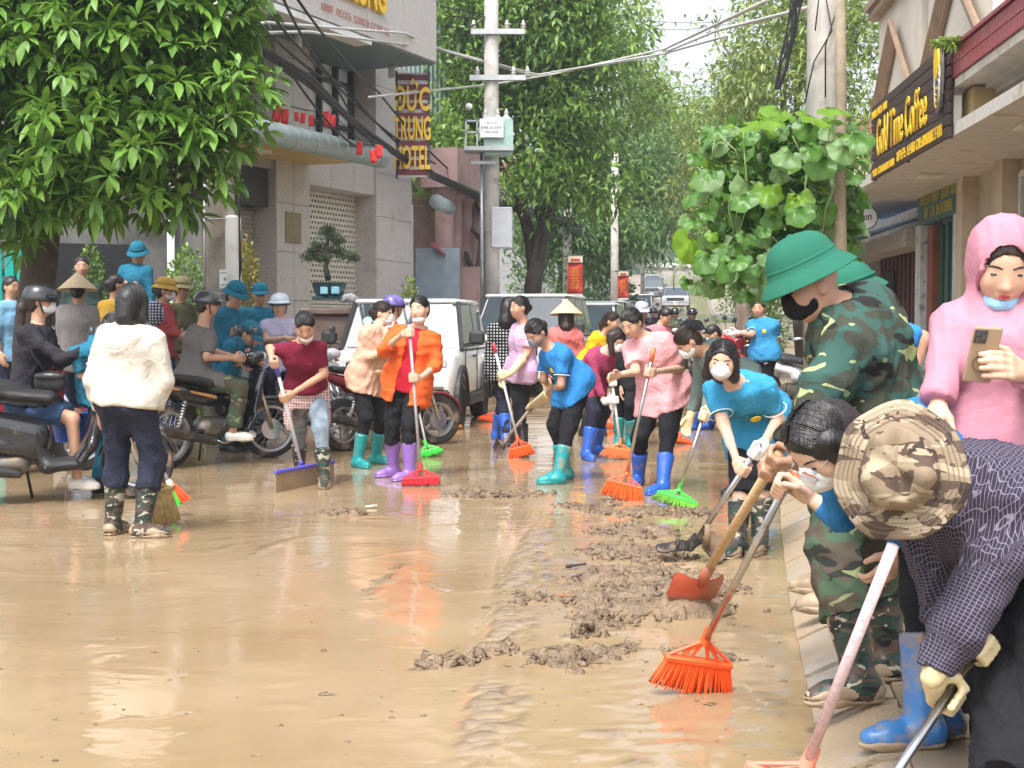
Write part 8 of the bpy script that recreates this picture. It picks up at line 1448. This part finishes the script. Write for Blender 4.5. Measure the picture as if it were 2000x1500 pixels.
broom('green broom head lying behind the purple boots', (842, 893), (832, 868, .1), (815, 790, .5), GREYROD, GREENP, .22, 0, bl=.085); broom('orange broom lying by the white car wheel', (955, 825), (968, 805, .2), (985, 770, .7), GREYROD, ORANGE, .3, 0, bl=.1); broom('small orange broom on the wet road behind the pink blouse', (1334, 868), (1328, 852, .1), (1320, 838, .4), GREYROD, ORANGE, .2, 30, bl=.08); broom('orange broom dropped behind the blue boots', (1187, 838), (1190, 815, .15), (1200, 770, .5), GREYROD, ORANGE, .3, 0, bl=.1)
# --- litter
for i, (px, py, ln_, m_, lb) in enumerate(((1126, 1110, .1, mat('wet_bark', (.05, .035, .025), .5), 'dark curled strip of bark on the wet road'), (1110, 1170, .11, mat('rusty_strip', (.3, .12, .05), .5), 'rust coloured strip beside the mud heap'), (725, 993, .07, mat('foam_scrap', (.65, .6, .5), .7), 'pale foam scrap near the squeegee'))):
    p = G(px, py); F = Field(.006); F.cone(p + V((-ln_ / 2, 0, .012)), p + V((ln_ / 2, .03, .018)), .012, .008, .01); tag(cmesh(F, 'debris', m_, None, wr=.004, seed=i, fr=40), lb, 'debris')
o = MB().ell(G(890, 838) + V((0, 0, .03)), (.09, .06, .035)).build('plastic_bag', mat('orange_bag', (.8, .3, .03), .4), None, True); tag(o, 'crumpled orange plastic bag by the car wheel', 'bag')
o = empty('blue_crate', G(140, 900) + V((0, .4, .3)), 'bright blue plastic basket on the scooter footboard', 'basket'); MB().lathe([(.11, 0), (.16, .22), (.165, .22), (.16, .215), (.105, .006), (.001, .006)], P(138, 862, 10.6), n=20).build('tub', plastic('tub_blue', (.02, .12, .6), False), o, True)

for i, (px, py, yw, lb) in enumerate(((1312, 1098, .3, 'dark lost sandal lying sole up on the mud heap'), (1352, 1092, 1.1, 'second dark sandal half buried in the mud heap'))):
    c = G(px, py) + V((0, 0, .085)); rt = empty('sandal', c, lb, 'sandal'); F = Field(.006); d_ = V((math.cos(yw), math.sin(yw), .12)); F.cone(c - d_ * .06, c + d_ * .01, .036, .032, .02, (.2, -.6, .77), 2.6); F.cone(c + d_ * .01, c + d_ * .065, .032, .04, .02, (.2, -.6, .77), 2.6); cmesh(F, 'sole', mat('wet_black_rubber', (.025, .02, .018), .4, dirt=MUDC, dirt_s=12, dirt_t=.6), rt); MB().tube([c + V((.0, -.035, .0)) + d_ * .03, c + V((0, 0, .045)) + d_ * .04, c + V((0, .035, 0)) + d_ * .03], .008, 6).build('strap', mat('wet_black_rubber', (.025, .02, .018), .4), rt, True)

TRIM = C_('white_trim', (.7, .72, .75))
for k_, sl_ in (('F', .72), ('K', .7), ('KK', .75)):
    q = PEOPLE[k_]
    for s_ in 'LR':
        e = q['sh'][s_].lerp(q['elb'][s_], sl_ - .02); MB().torus(e, .0655 * q['s'] * (1.06 if k_ == 'F' else 1.0), .0035, q['elb'][s_] - q['sh'][s_], 24, 5).build('sleeve_trim', TRIM, q['root'], True)
    if k_ != 'F': MB().lathe([(.001, .004), (.024, .004), (.026, 0)], q['T'](.66) + q['fro'] * .128 + q['lat'] * .07, q['fro'] + q['lat'] * .35, n=16).build('emblem', MATS['emblem_yellow'], q['root'])

# ---- thin damp air over the street
HZ = bpy.data.materials.new('damp_air'); HZ.use_nodes = True; n_ = HZ.node_tree.nodes; n_.remove(n_['Principled BSDF']); pvn = n_.new('ShaderNodeVolumePrincipled'); pvn.inputs['Color'].default_value = (.86, .92, 1, 1); pvn.inputs['Density'].default_value = .0013; pvn.inputs['Anisotropy'].default_value = .2
HZ.node_tree.links.new(pvn.outputs[0], n_['Material Output'].inputs['Volume']); tag(MB().box((0, 420, 55), (1240, 980, 116)).build('haze', HZ), kind='stuff')
